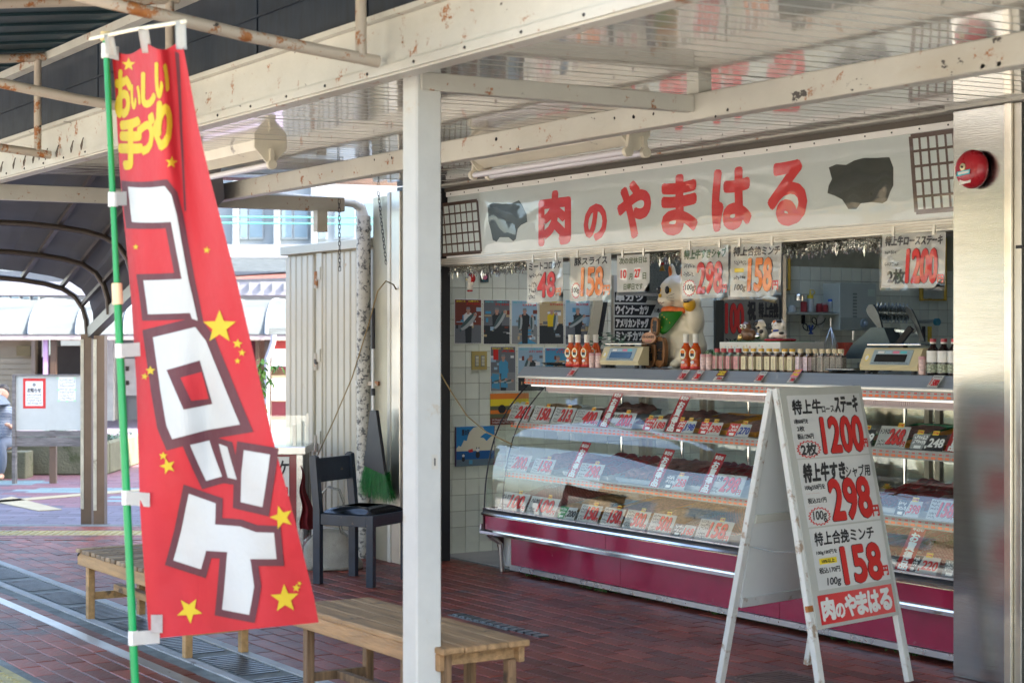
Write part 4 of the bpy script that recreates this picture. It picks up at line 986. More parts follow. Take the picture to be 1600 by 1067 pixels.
Q.spiky(px_(.07), hi - ph * .585, px_(.36), hi - ph * .505, RED, PB, .0211); bt('100g', .13, .522, .30, .57, bold=.02, shear=.1)
bt('特上合挽ミンチ', .10, .61, .86, .665, bold=.025, shear=.1)
bt('158', .40, .685, .90, .835, RED, .04, .0, True, .018); bt('円', .90, .785, .975, .825, RED, .05)
bt('100g180円を', .10, .685, .36, .705, bold=.02); Q.rect(px_(.12), hi - ph * .742, px_(.34), hi - ph * .718, YEL, .0211); bt('10%以上', .15, .723, .31, .738)
bt('税込170円', .10, .755, .36, .78, bold=.02); bt('100g', .17, .80, .34, .838, bold=.025, shear=.2)
for k, (ch, a_, b_, hh) in enumerate((('肉', .06, .21, 1), ('の', .225, .335, .68), ('や', .35, .49, 1), ('ま', .50, .63, 1), ('は', .65, .79, 1), ('る', .805, .95, 1))):
    y0_ = hi - ph * .97; y1_ = y0_ + ph * .092 * hh; Q.text(ch, px_(a_), y0_ + .003, px_(b_), y1_ - .003, WHT, .055, 0, .0212)
Q.build('lettering', sb, M=wm(sb).inverted() @ MF)
# ================================================================== BENCHES
bt_ = thing('plank_bench', 'weathered wooden plank bench beside the white post', 'bench', (-5.67, 3.15, 0))
BX0, BX1, BY0, BY1 = -6.27, -5.07, 2.985, 3.345
n = 4; wy = (BY1 - BY0) / n
for k in range(n): MB().box(BX0 - random.uniform(0, .012), BX1 + random.uniform(-.006, .008), BY0 + k * wy + .0015, BY0 + (k + 1) * wy - .0015, .378, .400, bev=.004).build('plank', WOOD, bt_)
MB().box(BX0 + .02, BX1 - .03, BY0 + .004, BY0 + .028, .318, .3775, bev=.003).build('side_rail', mat('pale pine rail', (0.368, 0.216, 0.096), .6, var=.3, vs_=4, bump=.3, bs=20, stretch=(1, 8, 8), dirt=.15), bt_)
MB().box(BX0 + .02, BX1 - .03, BY1 - .028, BY1 - .004, .318, .3775, bev=.003).build('side_rail', WOOD, bt_)
for x in (BX0 + .05, (BX0 + BX1) / 2 + .05, BX1 - .09):
    MB().box(x - .02, x + .03, BY0 + .029, BY1 - .029, .33, .377).build('cross_rail', WOOD, bt_)
LEGW = mat('dark stained leg', (.20, .12, .06), .7, var=.5, vs_=4, bump=.4, bs=18, stretch=(12, 12, 1), dirt=.3, dcol=(.06, .04, .03))
for x in (BX0 + .06, BX1 - .35, BX1 - .08):
    for y in (BY0 + .03, BY1 - .065):
        MB().box(x, x + .038, y, y + .034, 0, .329 if y > 3.2 else .377, bev=.003).build('leg', LEGW, bt_)
for x in (BX0 + .068, BX1 - .072): MB().box(x, x + .022, BY0 + .065, BY1 - .066, .10, .135).build('stretcher', LEGW, bt_)
MB().bar((BX0 + .09, (BY0 + BY1) / 2, .118), (BX1 - .073, (BY0 + BY1) / 2, .118), .03, .03).build('long_stretcher', LEGW, bt_)
sbn = thing('slatted_bench', 'low slatted wooden bench half hidden behind the red flag', 'bench', (-8.1, 3.17, 0))
PINE = mat('yellow pine rail', (0.4, 0.24, 0.096), .5, var=.3, vs_=3, bump=.2, bs=20, stretch=(1, 8, 8), dirt=.12)
sx0, sx1, sy0, sy1, sz = -8.86, -7.36, 2.985, 3.36, .362
ns = 20; wx = (sx1 - sx0) / ns
sm_ = unit('slat', wx - .018, sy1 - sy0, .02, .003, WOODY)
for k in range(ns): place('slat', sm_, sbn, wm(sbn).inverted() @ Matrix.Translation((sx0 + (k + .5) * wx, (sy0 + sy1) / 2 + random.uniform(-.004, .004), sz + random.uniform(-.002, .002))) @ Matrix.Rotation(random.gauss(0, .01), 4, 'Z'))
for y in (sy0 + .006, sy1 - .03): MB().box(sx0 + .015, sx1 - .015, y, y + .024, sz - .085, sz - .0215, bev=.003).build('side_rail', PINE, sbn)
for x in (sx0 + .07, sx1 - .11):
    for y in (sy0 + .031, sy1 - .068): MB().box(x, x + .042, y, y + .036, 0, sz - .022, bev=.003).build('leg', PINE, sbn)
    MB().box(x + .008, x + .034, sy0 + .068, sy1 - .069, .10, .14).build('stretcher', PINE, sbn)
MB().bar((sx0 + .11, (sy0 + sy1) / 2, .158), (sx1 - .10, (sy0 + sy1) / 2, .158), .04, .035).build('long_stretcher', WOOD, sbn)
for x in (sx0 + .03, sx0 + .045):
    MB().sph((x, sy0 + .004, sz - .05 + (x - sx0) * .6), .006, sub=1).build('bolt', BLK, sbn)
# ================================================================== CHAIR
NAVY = mat('worn dark navy paint', (.022, .035, .055), .33, var=.3, vs_=6, bump=.05, dirt=.10, dcol=(.42, .26, .14), ds=14)
LEA = mat('black vinyl seat', (.015, .018, .022), .2, var=.2, bump=.1, bs=6, coat=.3)
ch = thing('chair', 'dark navy wooden chair with black vinyl seat turned towards the meat case', 'chair', (-9.31, 4.62, 0))
pA, pC = Vector((-9.31, 4.62, 0)), Vector((-9.50, 4.96, 0)); xd = (pC - pA).normalized(); fd = Vector((xd.y, -xd.x, 0)); fd = fd if fd.x > 0 else -fd
cw = .385; cd = .375
pC = pA + xd * cw; pB = pA + fd * cd; pD = pC + fd * cd
def post(p, z1, nm='leg', lean=0):
    M = Matrix(((fd.x, xd.x, 0, p.x), (fd.y, xd.y, 0, p.y), (0, 0, 1, 0), (0, 0, 0, 1)))
    q = MB().box(-.024, .024, -.019, .019, 0, z1, None, .003)
    if lean:
        for v in q.bm.verts:
            if v.co.z > .5: v.co.x -= lean
    bmesh.ops.transform(q.bm, matrix=M, verts=q.bm.verts[:]); q.build(nm, NAVY, ch)
for p in (pA, pC):
    M = Matrix(((fd.x, xd.x, 0, p.x), (fd.y, xd.y, 0, p.y), (0, 0, 1, 0), (0, 0, 0, 1)))
    MB().prism([(-.024, 0), (.024, 0), (.024, .44), (-.006, .755), (-.03, .765), (-.052, .75), (-.024, .44)], -.019, .019, 'Y', M).build('back_leg', NAVY, ch)
post(pB, .422); post(pD, .422)
def rail(a, b_, z0, z1, th, nm, o=0): MB().bar(a + Vector((0, 0, (z0 + z1) / 2)), b_ + Vector((0, 0, (z0 + z1) / 2)), th, z1 - z0, bev=.003).build(nm, NAVY, ch)
rail(pA + fd * .025, pB - fd * .025, .352, .42, .026, 'side_rail'); rail(pC + fd * .025, pD - fd * .025, .352, .42, .026, 'side_rail')
rail(pB + xd * .02, pD - xd * .02, .352, .42, .026, 'front_rail'); rail(pA + xd * .02, pC - xd * .02, .352, .42, .026, 'rear_rail')
rail(pA + xd * .02 - fd * .026, pC - xd * .02 - fd * .026, .60, .745, .024, 'backrest')
MB().grid(lambda u, v: pA + fd * (.03 + u * (cd - .035)) + xd * (.0 + v * cw) + Vector((0, 0, .424 + .038 * min(1, 5 * min(u, 1 - u, v, 1 - v)) ** .6)), 16, 16).build('seat', LEA, ch, 'all', solid=.004)
# ================================================================== CABINET, PIPES AND THINGS BESIDE THE SHOP
CAB = mat('white cabinet paint', (0.50, 0.455, 0.35), .45, var=.05, vs_=3, dirt=.12, dcol=(.42, .28, .16), ds=5)
cb_ = thing('storage_cabinet', 'tall cream corrugated steel storage cabinet behind the dark chair', 'cabinet', (-10.95, 5.7, 0))
cx0, cx1, cy = -11.62, -10.22, 5.50
MB().box(cx0, cx1, cy + .02, 6.1, .14, 2.09).build('cabinet_body', CAB, cb_)
MB().box(cx0 - .03, cx1, cy - .03, 6.12, 2.075, 2.14, bev=.005).build('cabinet_lid', CAB, cb_)
MB().box(cx0 - .02, cx1, cy + .02, cy + .08, 0, .135).build('plinth', mat('painted concrete plinth', (.6, .6, .55), .6, dirt=.3, dcol=(.25, .25, .22)), cb_)
k = 0; x = cx0 + .01
while x < cx1 - .05:
    if abs(x - (fx(500, cy) - .045)) < .05: x += .105; continue
    MB().prism([(x, cy + .02), (x, cy), (x + .012, cy - .008), (x + .078, cy - .008), (x + .084, cy), (x + .084, cy + .02)], .16, 2.06, 'Z').build('panel', CAB, cb_)
    x += .0935
hx = fx(502, cy)
MB().box(hx - .055, hx - .03, cy - .012, cy + .01, .15, 2.07).build('door_stile', CAB, cb_); MB().box(hx - .02, hx + .04, cy - .018, cy + .01, .15, 2.07, bev=.004).build('door_stile', CAB, cb_)
for z in (1.88, 1.30, .72):
    MB().tube((hx - .03, cy - .025, z - .06), (hx - .03, cy - .025, z + .06), .016).build('hinge', RUSTP, cb_, 'a'); MB().box(hx - .03, hx + .03, cy - .027, cy - .0185, z + .0, z + .09).build('hinge_leaf', CAB, cb_)
PIPE = mat('flaking white drainpipe', (0.528, 0.512, 0.448), .5, var=.08, vs_=4, bump=.2, dirt=.62, dcol=(.09, .09, .09), ds=30)
dp = thing('drainpipe', 'white drainpipe with flaking paint between the cabinet and the steel panel', 'drainpipe', (-10.22, 5.42, 0))
PXx, PYy = -10.24, 5.42
MB().tube((PXx, PYy, 0), (PXx, PYy, 2.28), .048, n=20).build('pipe', PIPE, dp, 'a')
MB().ring_path([(PXx, PYy, 2.26), (PXx, PYy - .02, 2.335), (PXx + .02, PYy - .09, 2.36), (-9.95, 4.3, 2.375), (-9.93, 3.9, 2.378)], [.040, .034, .027, .027, .027], 14).build('upper_pipe', mat('grey white pipe', (.58, .58, .54), .4, var=.05), dp, 'a')
for z in (2.20, 1.165, .33): MB().tube((PXx, PYy, z - .018), (PXx, PYy, z + .018), .054, n=20).build('pipe_collar', PIPE, dp, 'a')
MB().bar((PXx, PYy, 1.165), (-10.10, 5.464, 1.165), .03, .03).build('pipe_bracket', RUSTP, dp); MB().bar((PXx, PYy, .60), (-10.10, 5.464, .60), .02, .03).build('pipe_bracket', BLK, dp)
def chain(name, top_, bot_, lab):
    t = thing(name, lab, 'chain', bot_); n_ = int((top_ - bot_).length / .026); dv = (bot_ - top_).normalized()
    for k in range(n_):
        c = top_ + dv * .026 * (k + .5); s_ = Vector((.007, 0, 0)) if k % 2 else Vector((0, .007, 0))
        MB().ring_path([c - dv * .017 - s_ * .5, c - dv * .012 - s_, c + dv * .012 - s_, c + dv * .017, c + dv * .012 + s_, c - dv * .012 + s_], .0022, 5, True).build('chain_link', mat('dark chain steel', (.05, .045, .04), .5, .6), t, 'a')
chain('hanging_chain', pt(530, 312, Y=4.9), pt(531, 424, Y=4.9), 'straight black chain hanging in front of the cream cabinet')
chain('hanging_chain', pt(591, 300, Y=5.45), pt(604, 418, Y=5.45), 'slanting black chain hanging beside the steel frame post')
vn = thing('climbing_vine', 'thin dark green vine hanging beside the flaking drainpipe', 'plant', pt(590, 640, Y=5.55))
VG = mat('dark vine leaf', (.02, .07, .03), .6, var=.4); q = MB(); stem = []
for k in range(330):
    f = random.random(); yy = 470 + 175 * f; xx = 590 + 7 * math.sin(yy * .06) + random.gauss(0, 5)
    p = pt(xx, yy, Y=5.55 + random.uniform(-.03, .03)); a = random.uniform(0, 6.28); s_ = random.uniform(.010, .02)
    q.quad(p, p + Vector((s_ * math.cos(a), 0, s_ * math.sin(a))), p + Vector((s_ * 1.2 * math.cos(a + .6), .004, s_ * 1.2 * math.sin(a + .6))), p + Vector((s_ * .6 * math.cos(a + 1.2), 0, s_ * .6 * math.sin(a + 1.2))))
q.build('foliage', VG, vn, kind='stuff')
for s_ in (0, 5, -5): MB().ring_path([pt(588 + s_ * .3 + 7 * math.sin(y_ * .06) + s_ * math.sin(y_ * .02), y_, Y=5.55) for y_ in range(468, 648, 10)], .0018, 5).build('stem', VG, vn, 'a')
br = thing('broom', 'green bristled broom hanging against the steel panel', 'broom', pt(585, 790, Y=5.4))
A = pt(583, 510, Y=5.40); B = pt(583, 645, Y=5.36)
MB().tube(A.lerp(B, .25), B, .0085).build('handle', mat('white broom handle', (.7, .7, .66), .4), br, 'a'); MB().tube(A + Vector((0, 0, .12)), A.lerp(B, .26), .013).build('grip', BLK, br, 'a')
MB().tube(A.lerp(B, .72), A.lerp(B, .80), .014).build('clamp', BLK, br, 'a')
hd = [pt(*p, Y=5.35) for p in ((578, 641), (587, 641), (601, 742), (568, 727))]
q = MB(); a0 = [q.bm.verts.new(p) for p in hd]; a1 = [q.bm.verts.new(p + Vector((.0, .022, 0))) for p in hd]
q.bm.faces.new(a0); q.bm.faces.new(a1[::-1])
for k in range(4): q.bm.faces.new((a0[k], a1[k], a1[(k + 1) % 4], a0[(k + 1) % 4]))
q.build('broom_head', BLK, br)
q = MB()
for k in range(900):
    f = random.random(); a = hd[3].lerp(hd[2], f) + Vector((0, random.uniform(0, .045), random.uniform(0, .02)))
    ex = 558 + 52 * f + random.gauss(0, 1.2); ey = 772 + 14 * f + random.uniform(-10, 3); b_ = pt(ex, ey, Y=5.35) + Vector((0, random.uniform(-.01, .055), 0)); m_ = a.lerp(b_, .5) + Vector((-.012, 0, .004)); w_ = Vector((.0013, 0, .0004))
    q.quad(a - w_, a + w_, m_ + w_, m_ - w_); q.quad(m_ - w_, m_ + w_, b_ + w_ * .5, b_ - w_ * .5)
q.build('bristles', mat('green bristle', (.005, .15, .02), .5, var=.4, vs_=30), br, kind='stuff')
# display cart with glass box
ct = thing('sales_cart', 'red and steel sales cart with clear box top behind the chair', 'cart', lt(-1.6, 11.9))
def lb(name, l0, l1, t0, t1, z0, z1, m, par, bev=0): return MB().box(l0, l1, t0, t1, z0, z1, LTM, bev).build(name, m, par)
cr = -1.40; cl_ = -2.05; tf = 11.66; tb = 12.1; DR = mat('dark red cart panel', (.28, .015, .02), .35, coat=.3)
lb('cart_body', cl_, cr - .03, tf + .02, tb, .08, .68, DR, ct); lb('cart_top', cl_ - .02, cr + .01, tf - .02, tb + .02, .682, .735, STEEL, ct, .004)
lb('corner_post', cr - .055, cr - .01, tf - .004, tf + .03, .0, .681, STEEL, ct, .003); lb('corner_post', cr - .04, cr, tb - .03, tb, .0, .681, STEEL, ct, .003)
lb('side_panel', cr - .029, cr - .024, tf + .05, tb - .05, .1, .68, mat('black side panel', (.03, .03, .03), .4), ct)
lb('sign_sheet', cr - .50, cr - .105, tf + .008, tf + .018, .40, .665, PAPER, ct)
lb('sign_sheet', cr - .50, cr - .125, tf + .008, tf + .018, .08, .385, PAPER, ct)
for zz, dd in ((.94, 0),): 
    MB().box(cl_, cr - .10, tf + .10, tf + .104, .736, .86, LTM).build('box_glass', GLASS, ct); MB().box(cl_, cr - .02, tb - .10, tb - .096, .736, .93, LTM).build('box_glass', GLASS, ct)
lb('glass_post', cr - .09, cr - .07, tf + .09, tf + .11, .736, .88, ALU, ct); lb('glass_post', cr - .03, cr - .01, tb - .11, tb - .09, .736, .945, ALU, ct)
Q = Print(); Q.text('コロッケ', -.40, .535, -.115, .64, INK, .02, .1); Q.num('80', -.36, .43, -.17, .54, RED, .05, .03); Q.text('円', -.165, .415, -.115, .46, RED, .05)
Q.build('lettering', ct, M=wm(ct).inverted() @ LTM @ Matrix.Translation((cr, tf + .006, 0)) @ FRONT)
bg2 = thing('canvas_bag', 'dirty grey canvas bag with looped handles on the floor behind the chair', 'bag', lt(-1.17, 10.95))
CANV = mat('dirty grey canvas', (.34, .33, .28), .9, var=.3, vs_=6, bump=.4, bs=150, dirt=.3, dcol=(.12, .11, .09))
def bagf(u, v):
    a = u * 2 * math.pi; w_ = .205 * (1 - .35 * v ** 1.5); d_ = .11 * (1 - .1 * v); sx = math.copysign(abs(math.cos(a)) ** .6, math.cos(a)); sy = math.copysign(abs(math.sin(a)) ** .6, math.sin(a))
    return LTM @ Vector((-1.16 + w_ * sx + .01 * math.sin(v * 9 + a), 11.0 + d_ * sy, .003 + .24 * v * (1 - .28 * abs(math.cos(a)) ** 2)))
q = MB().grid(bagf, 36, 10); bmesh.ops.remove_doubles(q.bm, verts=q.bm.verts[:], dist=1e-4)
bmesh.ops.holes_fill(q.bm, edges=[e for e in q.bm.edges if e.is_boundary and all(v.co.z < .02 for v in e.verts)], sides=100)
q.build('bag_body', CANV, bg2, 'all')
for dt_ in (-.08, .08): MB().ring_path([LTM @ Vector((-1.16 + x, 11.0 + dt_ * (1 - z), z)) for x, z in ((-.10, .20), (-.075, .35), (-.05, .48), (-.01, .52), (.06, .50), (.09, .42), (.06, .30), (.08, .20))], .014, 8, flat=.3).build('handle', CANV, bg2, 'all')
cloth_ = MB(); cloth_.grid(lambda u, v: LTM @ Vector((-1.40 + .10 * u * v + .01 * math.sin(v * 12), 11.45 + .03 * math.sin(u * 8), .62 - .42 * v)), 8, 12); cloth_.build('hanging_cloth', mat('dark red cloth', (.20, .01, .015), .8), label='dark red cloth hanging between the sales cart and the chair', cat='cloth', solid=.003)
wire = MB().ring_path([pt(*p, Y=y) for p, y in (((485, 735), 5.45), ((520, 660), 5.4), ((550, 590), 5.38), ((575, 510), 5.36), ((590, 455), 5.3), ((603, 439), 5.3), ((615, 445), 5.4), ((628, 470), 5.6), ((640, 500), 5.7), ((705, 612), 5.74), ((730, 650), 5.76), ((760, 675), 5.78), ((800, 694), 5.79))], .0045, 6).build('cable', mat('yellow brown cable', (.28, .20, .08), .6), smooth='all', label='thin tan cable strung from the cabinet across to the display case', cat='cable')
# ================================================================== ALARM BELL
bc = pt(1524, 265, Y=5.64); bl = thing('alarm_bell', 'round red alarm bell with stickers on the stainless steel pillar', 'alarm bell', (bc.x, 5.645, bc.z))
RB_ = Matrix.Translation((bc.x, 5.645, bc.z)) @ FRONT
MB().lathe([(.0, 0), (.06, 0), (.06, .02), (.0, .02)], M=RB_, n=24).build('bell_base', BLK, bl, 'a')
MB().lathe([(.081, .012), (.083, .022), (.081, .036), (.070, .052), (.050, .062), (.02, .067), (0, .068)], M=RB_, n=40).build('gong', mat('red gong paint', (.42, .015, .025), .28, var=.15, vs_=12, dirt=.08, dcol=(.3, .25, .25)), bl, 'all')
MB().lathe([(0, .066), (.016, .066), (.016, .071), (0, .073)], M=RB_ @ Matrix.Translation((-.012, .008, 0)), n=16).build('gong_boss', mat('brass boss', (.45, .40, .25), .4, .8), bl, 'a'); MB().sph(RB_ @ Vector((-.012, .008, .074)), .006, sub=1).build('boss_screw', BLK, bl)
MB().box(-.045, .028, -.043, -.022, .0655, .0665, RB_ @ Matrix.Rotation(R(5), 4, 'Z') @ Matrix.Rotation(R(-13), 4, 'X')).build('cyan_sticker', mat('cyan sticker', (.05, .50, .60), .4), bl); MB().box(-.036, .024, -.038, -.027, .0668, .0674, RB_ @ Matrix.Rotation(R(5), 4, 'Z') @ Matrix.Rotation(R(-13), 4, 'X')).build('white_sticker', PAPER, bl)
MB().box(-.042, .02, -.075, -.046, .047, .048, RB_ @ Matrix.Rotation(R(5), 4, 'Z') @ Matrix.Rotation(R(-13), 4, 'X')).build('paper_sticker', PAPER, bl)
# ================================================================== HANGING PAPERS
OUTK = .02
def paper(pa, pb, yt, yb, Y, lab, name='price_poster', group='price posters hanging under the shop sign', tiltz=0, bend=.012, film=True):
    xa, xb = fx(pa, Y), fx(pb, Y); zt = fz((pa + pb) / 2, yt, Y); zb = fz((pa + pb) / 2, yb, Y)
    w_, h = xb - xa, zt - zb
    M = Matrix.Translation(((xa + xb) / 2, Y, zb)) @ FRONT @ Matrix.Rotation(R(tiltz), 4, 'Z')
    t = panel_thing(name, lab, 'poster' if name != 'closing_notice' else 'notice', w_, h, M, .0015, mat('poster paper', (.86, .87, .82), .5, var=.03), group, bend)
    warp = lambda x, y, z: (x, y, z - bend * math.sin(math.pi * (x / w_ + .5)) * (y / h) + .001)
    if film:
        MB().grid(lambda u, v: ((u - .5) * (w_ + .016), -.012 + v * (h + .012), .006 - bend * math.sin(math.pi * u) * v + .003 * noise.noise(Vector((u * 4, v * 4, pa)))), 16, 16).build('plastic_sleeve', SLEEVE, t, 'all', True)
    for x in (-w_ * .32, w_ * .32): MB().box(x - .008, x + .008, h - .012, h + .03, -.003, .004).build('hanging_clip', ALU, t, local=True)
    return t, Print(), w_, h, warp
def fin(t, Q, w_, h, warp): Q.build('lettering', t, warp=warp, cuts={'x': [w_ * k / 6 for k in (-2, -1, 0, 1, 2)], 'y': [h * k / 4 for k in (1, 2, 3)]})
PY_ = 5.705
t, Q, w_, h, wf = paper(824, 880, 405, 472, PY_, 'white croquette price poster reading 48 at the far left under the sign', tiltz=1)
L_ = -w_ / 2
Q.text('ミートコロッケ', L_ + w_ * .06, h * .76, L_ + w_ * .95, h * .94, INK, .03); Q.squiggle(L_ + w_ * .06, h * .58, L_ + w_ * .4, h * .7, seed=1); Q.num('48', L_ + w_ * .30, h * .12, L_ + w_ * .78, h * .68, RED, .035, .018); Q.text('円', L_ + w_ * .8, h * .14, L_ + w_ * .94, h * .3, ORG, .05); Q.squiggle(L_ + w_ * .05, h * .08, L_ + w_ * .25, h * .5, rows=3, seed=2)
fin(t, Q, w_, h, wf)
t, Q, w_, h, wf = paper(891, 955, 398, 470, PY_, 'pork slice price poster reading 158 second from the left under the sign')
L_ = -w_ / 2
Q.text('豚スライス', L_ + w_ * .10, h * .78, L_ + w_ * .9, h * .95, INK, .03); Q.spiky(L_ + w_ * .03, h * .05, L_ + w_ * .26, h * .42, RED, MATS['poster paper'], .0008); Q.text('100g', L_ + w_ * .06, h * .16, L_ + w_ * .22, h * .3, INK, .03)
Q.num('158', L_ + w_ * .28, h * .12, L_ + w_ * .8, h * .72, ORG, .035, .018); Q.text('円', L_ + w_ * .82, h * .12, L_ + w_ * .97, h * .32, ORG, .05)
fin(t, Q, w_, h, wf)
t, Q, w_, h, wf = paper(964, 1015, 398, 456, PY_, 'plain notice of the next closing day between the hanging price posters', 'closing_notice', None, 0, .004, False)
L_ = -w_ / 2; GG = mat('grey green notice ink', (.16, .20, .12), .6)
Q.text('次の定休日は', L_ + w_ * .08, h * .76, L_ + w_ * .93, h * .93, GG, .02); Q.rect(L_ + w_ * .1, h * .32, L_ + w_ * .33, h * .65, WHT); Q.rect(L_ + w_ * .52, h * .32, L_ + w_ * .75, h * .65, WHT)
Q.text('10', L_ + w_ * .13, h * .38, L_ + w_ * .30, h * .6, RED, .04, z=.002); Q.text('27', L_ + w_ * .55, h * .38, L_ + w_ * .72, h * .6, RED, .04, z=.002); Q.text('月', L_ + w_ * .38, h * .33, L_ + w_ * .48, h * .5, GG, .02); Q.text('日', L_ + w_ * .8, h * .33, L_ + w_ * .9, h * .5, GG, .02); Q.text('日曜日です', L_ + w_ * .22, h * .06, L_ + w_ * .8, h * .22, GG, .02)
fin(t, Q, w_, h, wf)
t, Q, w_, h, wf = paper(1065, 1138, 385, 466, PY_, 'beef shabu price poster reading 298 hanging before the lucky cat')
L_ = -w_ / 2
Q.text('特上牛すきシャブ', L_ + w_ * .05, h * .77, L_ + w_ * .95, h * .95, mat('dark green ink', (.02, .09, .02), .5), .04, .1); Q.squiggle(L_ + w_ * .05, h * .58, L_ + w_ * .28, h * .7, seed=4); Q.squiggle(L_ + w_ * .05, h * .42, L_ + w_ * .28, h * .53, seed=5)
Q.spiky(L_ + w_ * .03, h * .04, L_ + w_ * .32, h * .38, RED, MATS['poster paper'], .0008); Q.text('100g', L_ + w_ * .08, h * .14, L_ + w_ * .28, h * .28, INK, .03, .1); Q.num('298', L_ + w_ * .34, h * .10, L_ + w_ * .87, h * .68, RED, .035, .018); Q.text('円', L_ + w_ * .88, h * .1, L_ + w_ * .97, h * .25, RED, .05)
fin(t, Q, w_, h, wf)
t, Q, w_, h, wf = paper(1141, 1220, 381, 464, PY_, 'minced meat price poster reading 158 right of the 298 poster', tiltz=-1)
L_ = -w_ / 2
Q.text('特上合挽ミンチ', L_ + w_ * .05, h * .78, L_ + w_ * .97, h * .95, INK, .035, .1); Q.squiggle(L_ + w_ * .07, h * .6, L_ + w_ * .3, h * .7, seed=6); Q.rect(L_ + w_ * .08, h * .47, L_ + w_ * .26, h * .55, YEL); Q.squiggle(L_ + w_ * .07, h * .32, L_ + w_ * .3, h * .42, seed=7); Q.text('100g', L_ + w_ * .08, h * .10, L_ + w_ * .3, h * .24, INK, .03, .2)
Q.num('158', L_ + w_ * .36, h * .12, L_ + w_ * .82, h * .72, ORG, .035, .018); Q.text('円', L_ + w_ * .84, h * .14, L_ + w_ * .95, h * .3, RED, .05)
fin(t, Q, w_, h, wf)
t, Q, w_, h, wf = paper(1377, 1476, 364, 450, PY_, 'steak price poster reading 1200 hanging beside the steel pillar', tiltz=-1.5)
L_ = -w_ / 2
Q.text('特上牛ロースステーキ', L_ + w_ * .05, h * .78, L_ + w_ * .95, h * .95, INK, .04, .1); Q.squiggle(L_ + w_ * .05, h * .62, L_ + w_ * .24, h * .7, seed=8); Q.squiggle(L_ + w_ * .05, h * .40, L_ + w_ * .28, h * .48, seed=9); Q.text('2枚', L_ + w_ * .10, h * .08, L_ + w_ * .38, h * .34, INK, .04)
Q.num('1200', L_ + w_ * .40, h * .10, L_ + w_ * .88, h * .70, RED, .035, .016); Q.text('円', L_ + w_ * .89, h * .1, L_ + w_ * .98, h * .24, RED, .05)
fin(t, Q, w_, h, wf)
# ------------------------------------------------------------------ tinsel
TIN = mat('silver tinsel', (.85, .85, .80), .18, 1, var=.1)
def tinsel(pa, pb, lab, n_):
    xa, xb = fx(pa, 5.82), fx(pb, 5.82); t = thing('tinsel_garland', lab, 'tinsel', ((xa + xb) / 2, 5.82, 1.9), group='tinsel garlands under the sign'); q = MB(); rr = random.Random(pa)
    for k in range(n_):
        x = rr.uniform(xa, xb); a = rr.uniform(0, 6.28); L2 = rr.uniform(.03, .07); b_ = rr.uniform(-1.3, .4)
        p = Vector((x, 5.83 + rr.gauss(0, .006), 1.925 + .008 * math.sin(x * 9) + rr.gauss(0, .006))); d = Vector((math.cos(a) * math.cos(b_), math.sin(a) * math.cos(b_), math.sin(b_))) * L2; s_ = Vector((-math.sin(a), math.cos(a), .3)) * .0030
        q.quad(p - s_, p + s_, p + d + s_, p + d - s_)
    for k in range(int((xb - xa) / .09)):
        x = xa + k * .09 + rr.uniform(0, .05); z = 1.89 - rr.uniform(0, .02)
        if rr.random() < .6: continue
        for i2 in range(3): a = rr.uniform(0, 3.1); q.quad((x, 5.81, z + .03), (x + .012 * math.cos(a), 5.81 + .012 * math.sin(a), z), (x, 5.81, z - .035), (x - .012 * math.cos(a), 5.81 - .012 * math.sin(a), z))
    q.build('tinsel_strand', TIN, t, kind='stuff')
tinsel(706, 826, 'silver tinsel garland at the left end under the sign', 1500); tinsel(1000, 1066, 'short silver tinsel garland above the lucky cat', 700); tinsel(1222, 1376, 'silver tinsel garland between the mincemeat and steak posters', 1900)
sbx = MB()
t = thing('small_bell', 'tiny brass bell with red ribbon hanging above the ear of the lucky cat', 'bell', pt(1035, 420, Y=5.85))
c = pt(1035, 420, Y=5.85); MB().lathe([(0, .03), (.007, .028), (.011, .012), (.018, .0), (.016, .0), (0, .006)], c - Vector((0, 0, .012)), 14).build('bell_cup', mat('brass', (.62, .42, .12), .3, 1), t, 'a'); MB().sph(c + Vector((0, 0, .028)), (.014, .006, .008)).build('ribbon', RED, t)
# ------------------------------------------------------------------ on the left wall
def wallp(px, py, d=0): return pt(px, py, X=LW + d)
def wall_panel(name, lab, cat, pxa, pya, pxb, pyb, m, group=None, d=.006, th=.002):
    """flat thing on the tiled wall: photo corners top-left, bottom-right"""
    a = wallp(pxa, pya, d); b_ = wallp(pxb, pyb, d); w_ = b_.y - a.y; h = a.z - b_.z
    t = thing(name, lab, cat, (0, 0, 0), 0, group); t.matrix_basis = Matrix.Translation((LW + d, (a.y + b_.y) / 2, b_.z)) @ WALL
    MB().box(-w_ / 2, w_ / 2, 0, h, -th, 0).build('sheet' if th < .01 else 'backing', m, t, local=True); return t, Print(), w_, h
DKG = flat('dark photo print', (.035, .04, .042)); MG = flat('mid grey photo print', (.16, .17, .18)); SILVER = flat('fish silver print', (.42, .46, .44)); FISHB = flat('fish back print', (.07, .12, .12)); NAVYP = flat('navy print', (.02, .04, .10)); BL2 = flat('clear blue print', (.08, .32, .5)); DRKRED = flat('dark red print', (.2, .05, .03)); JAC = flat('yellow jacket print', (.72, .5, .02))
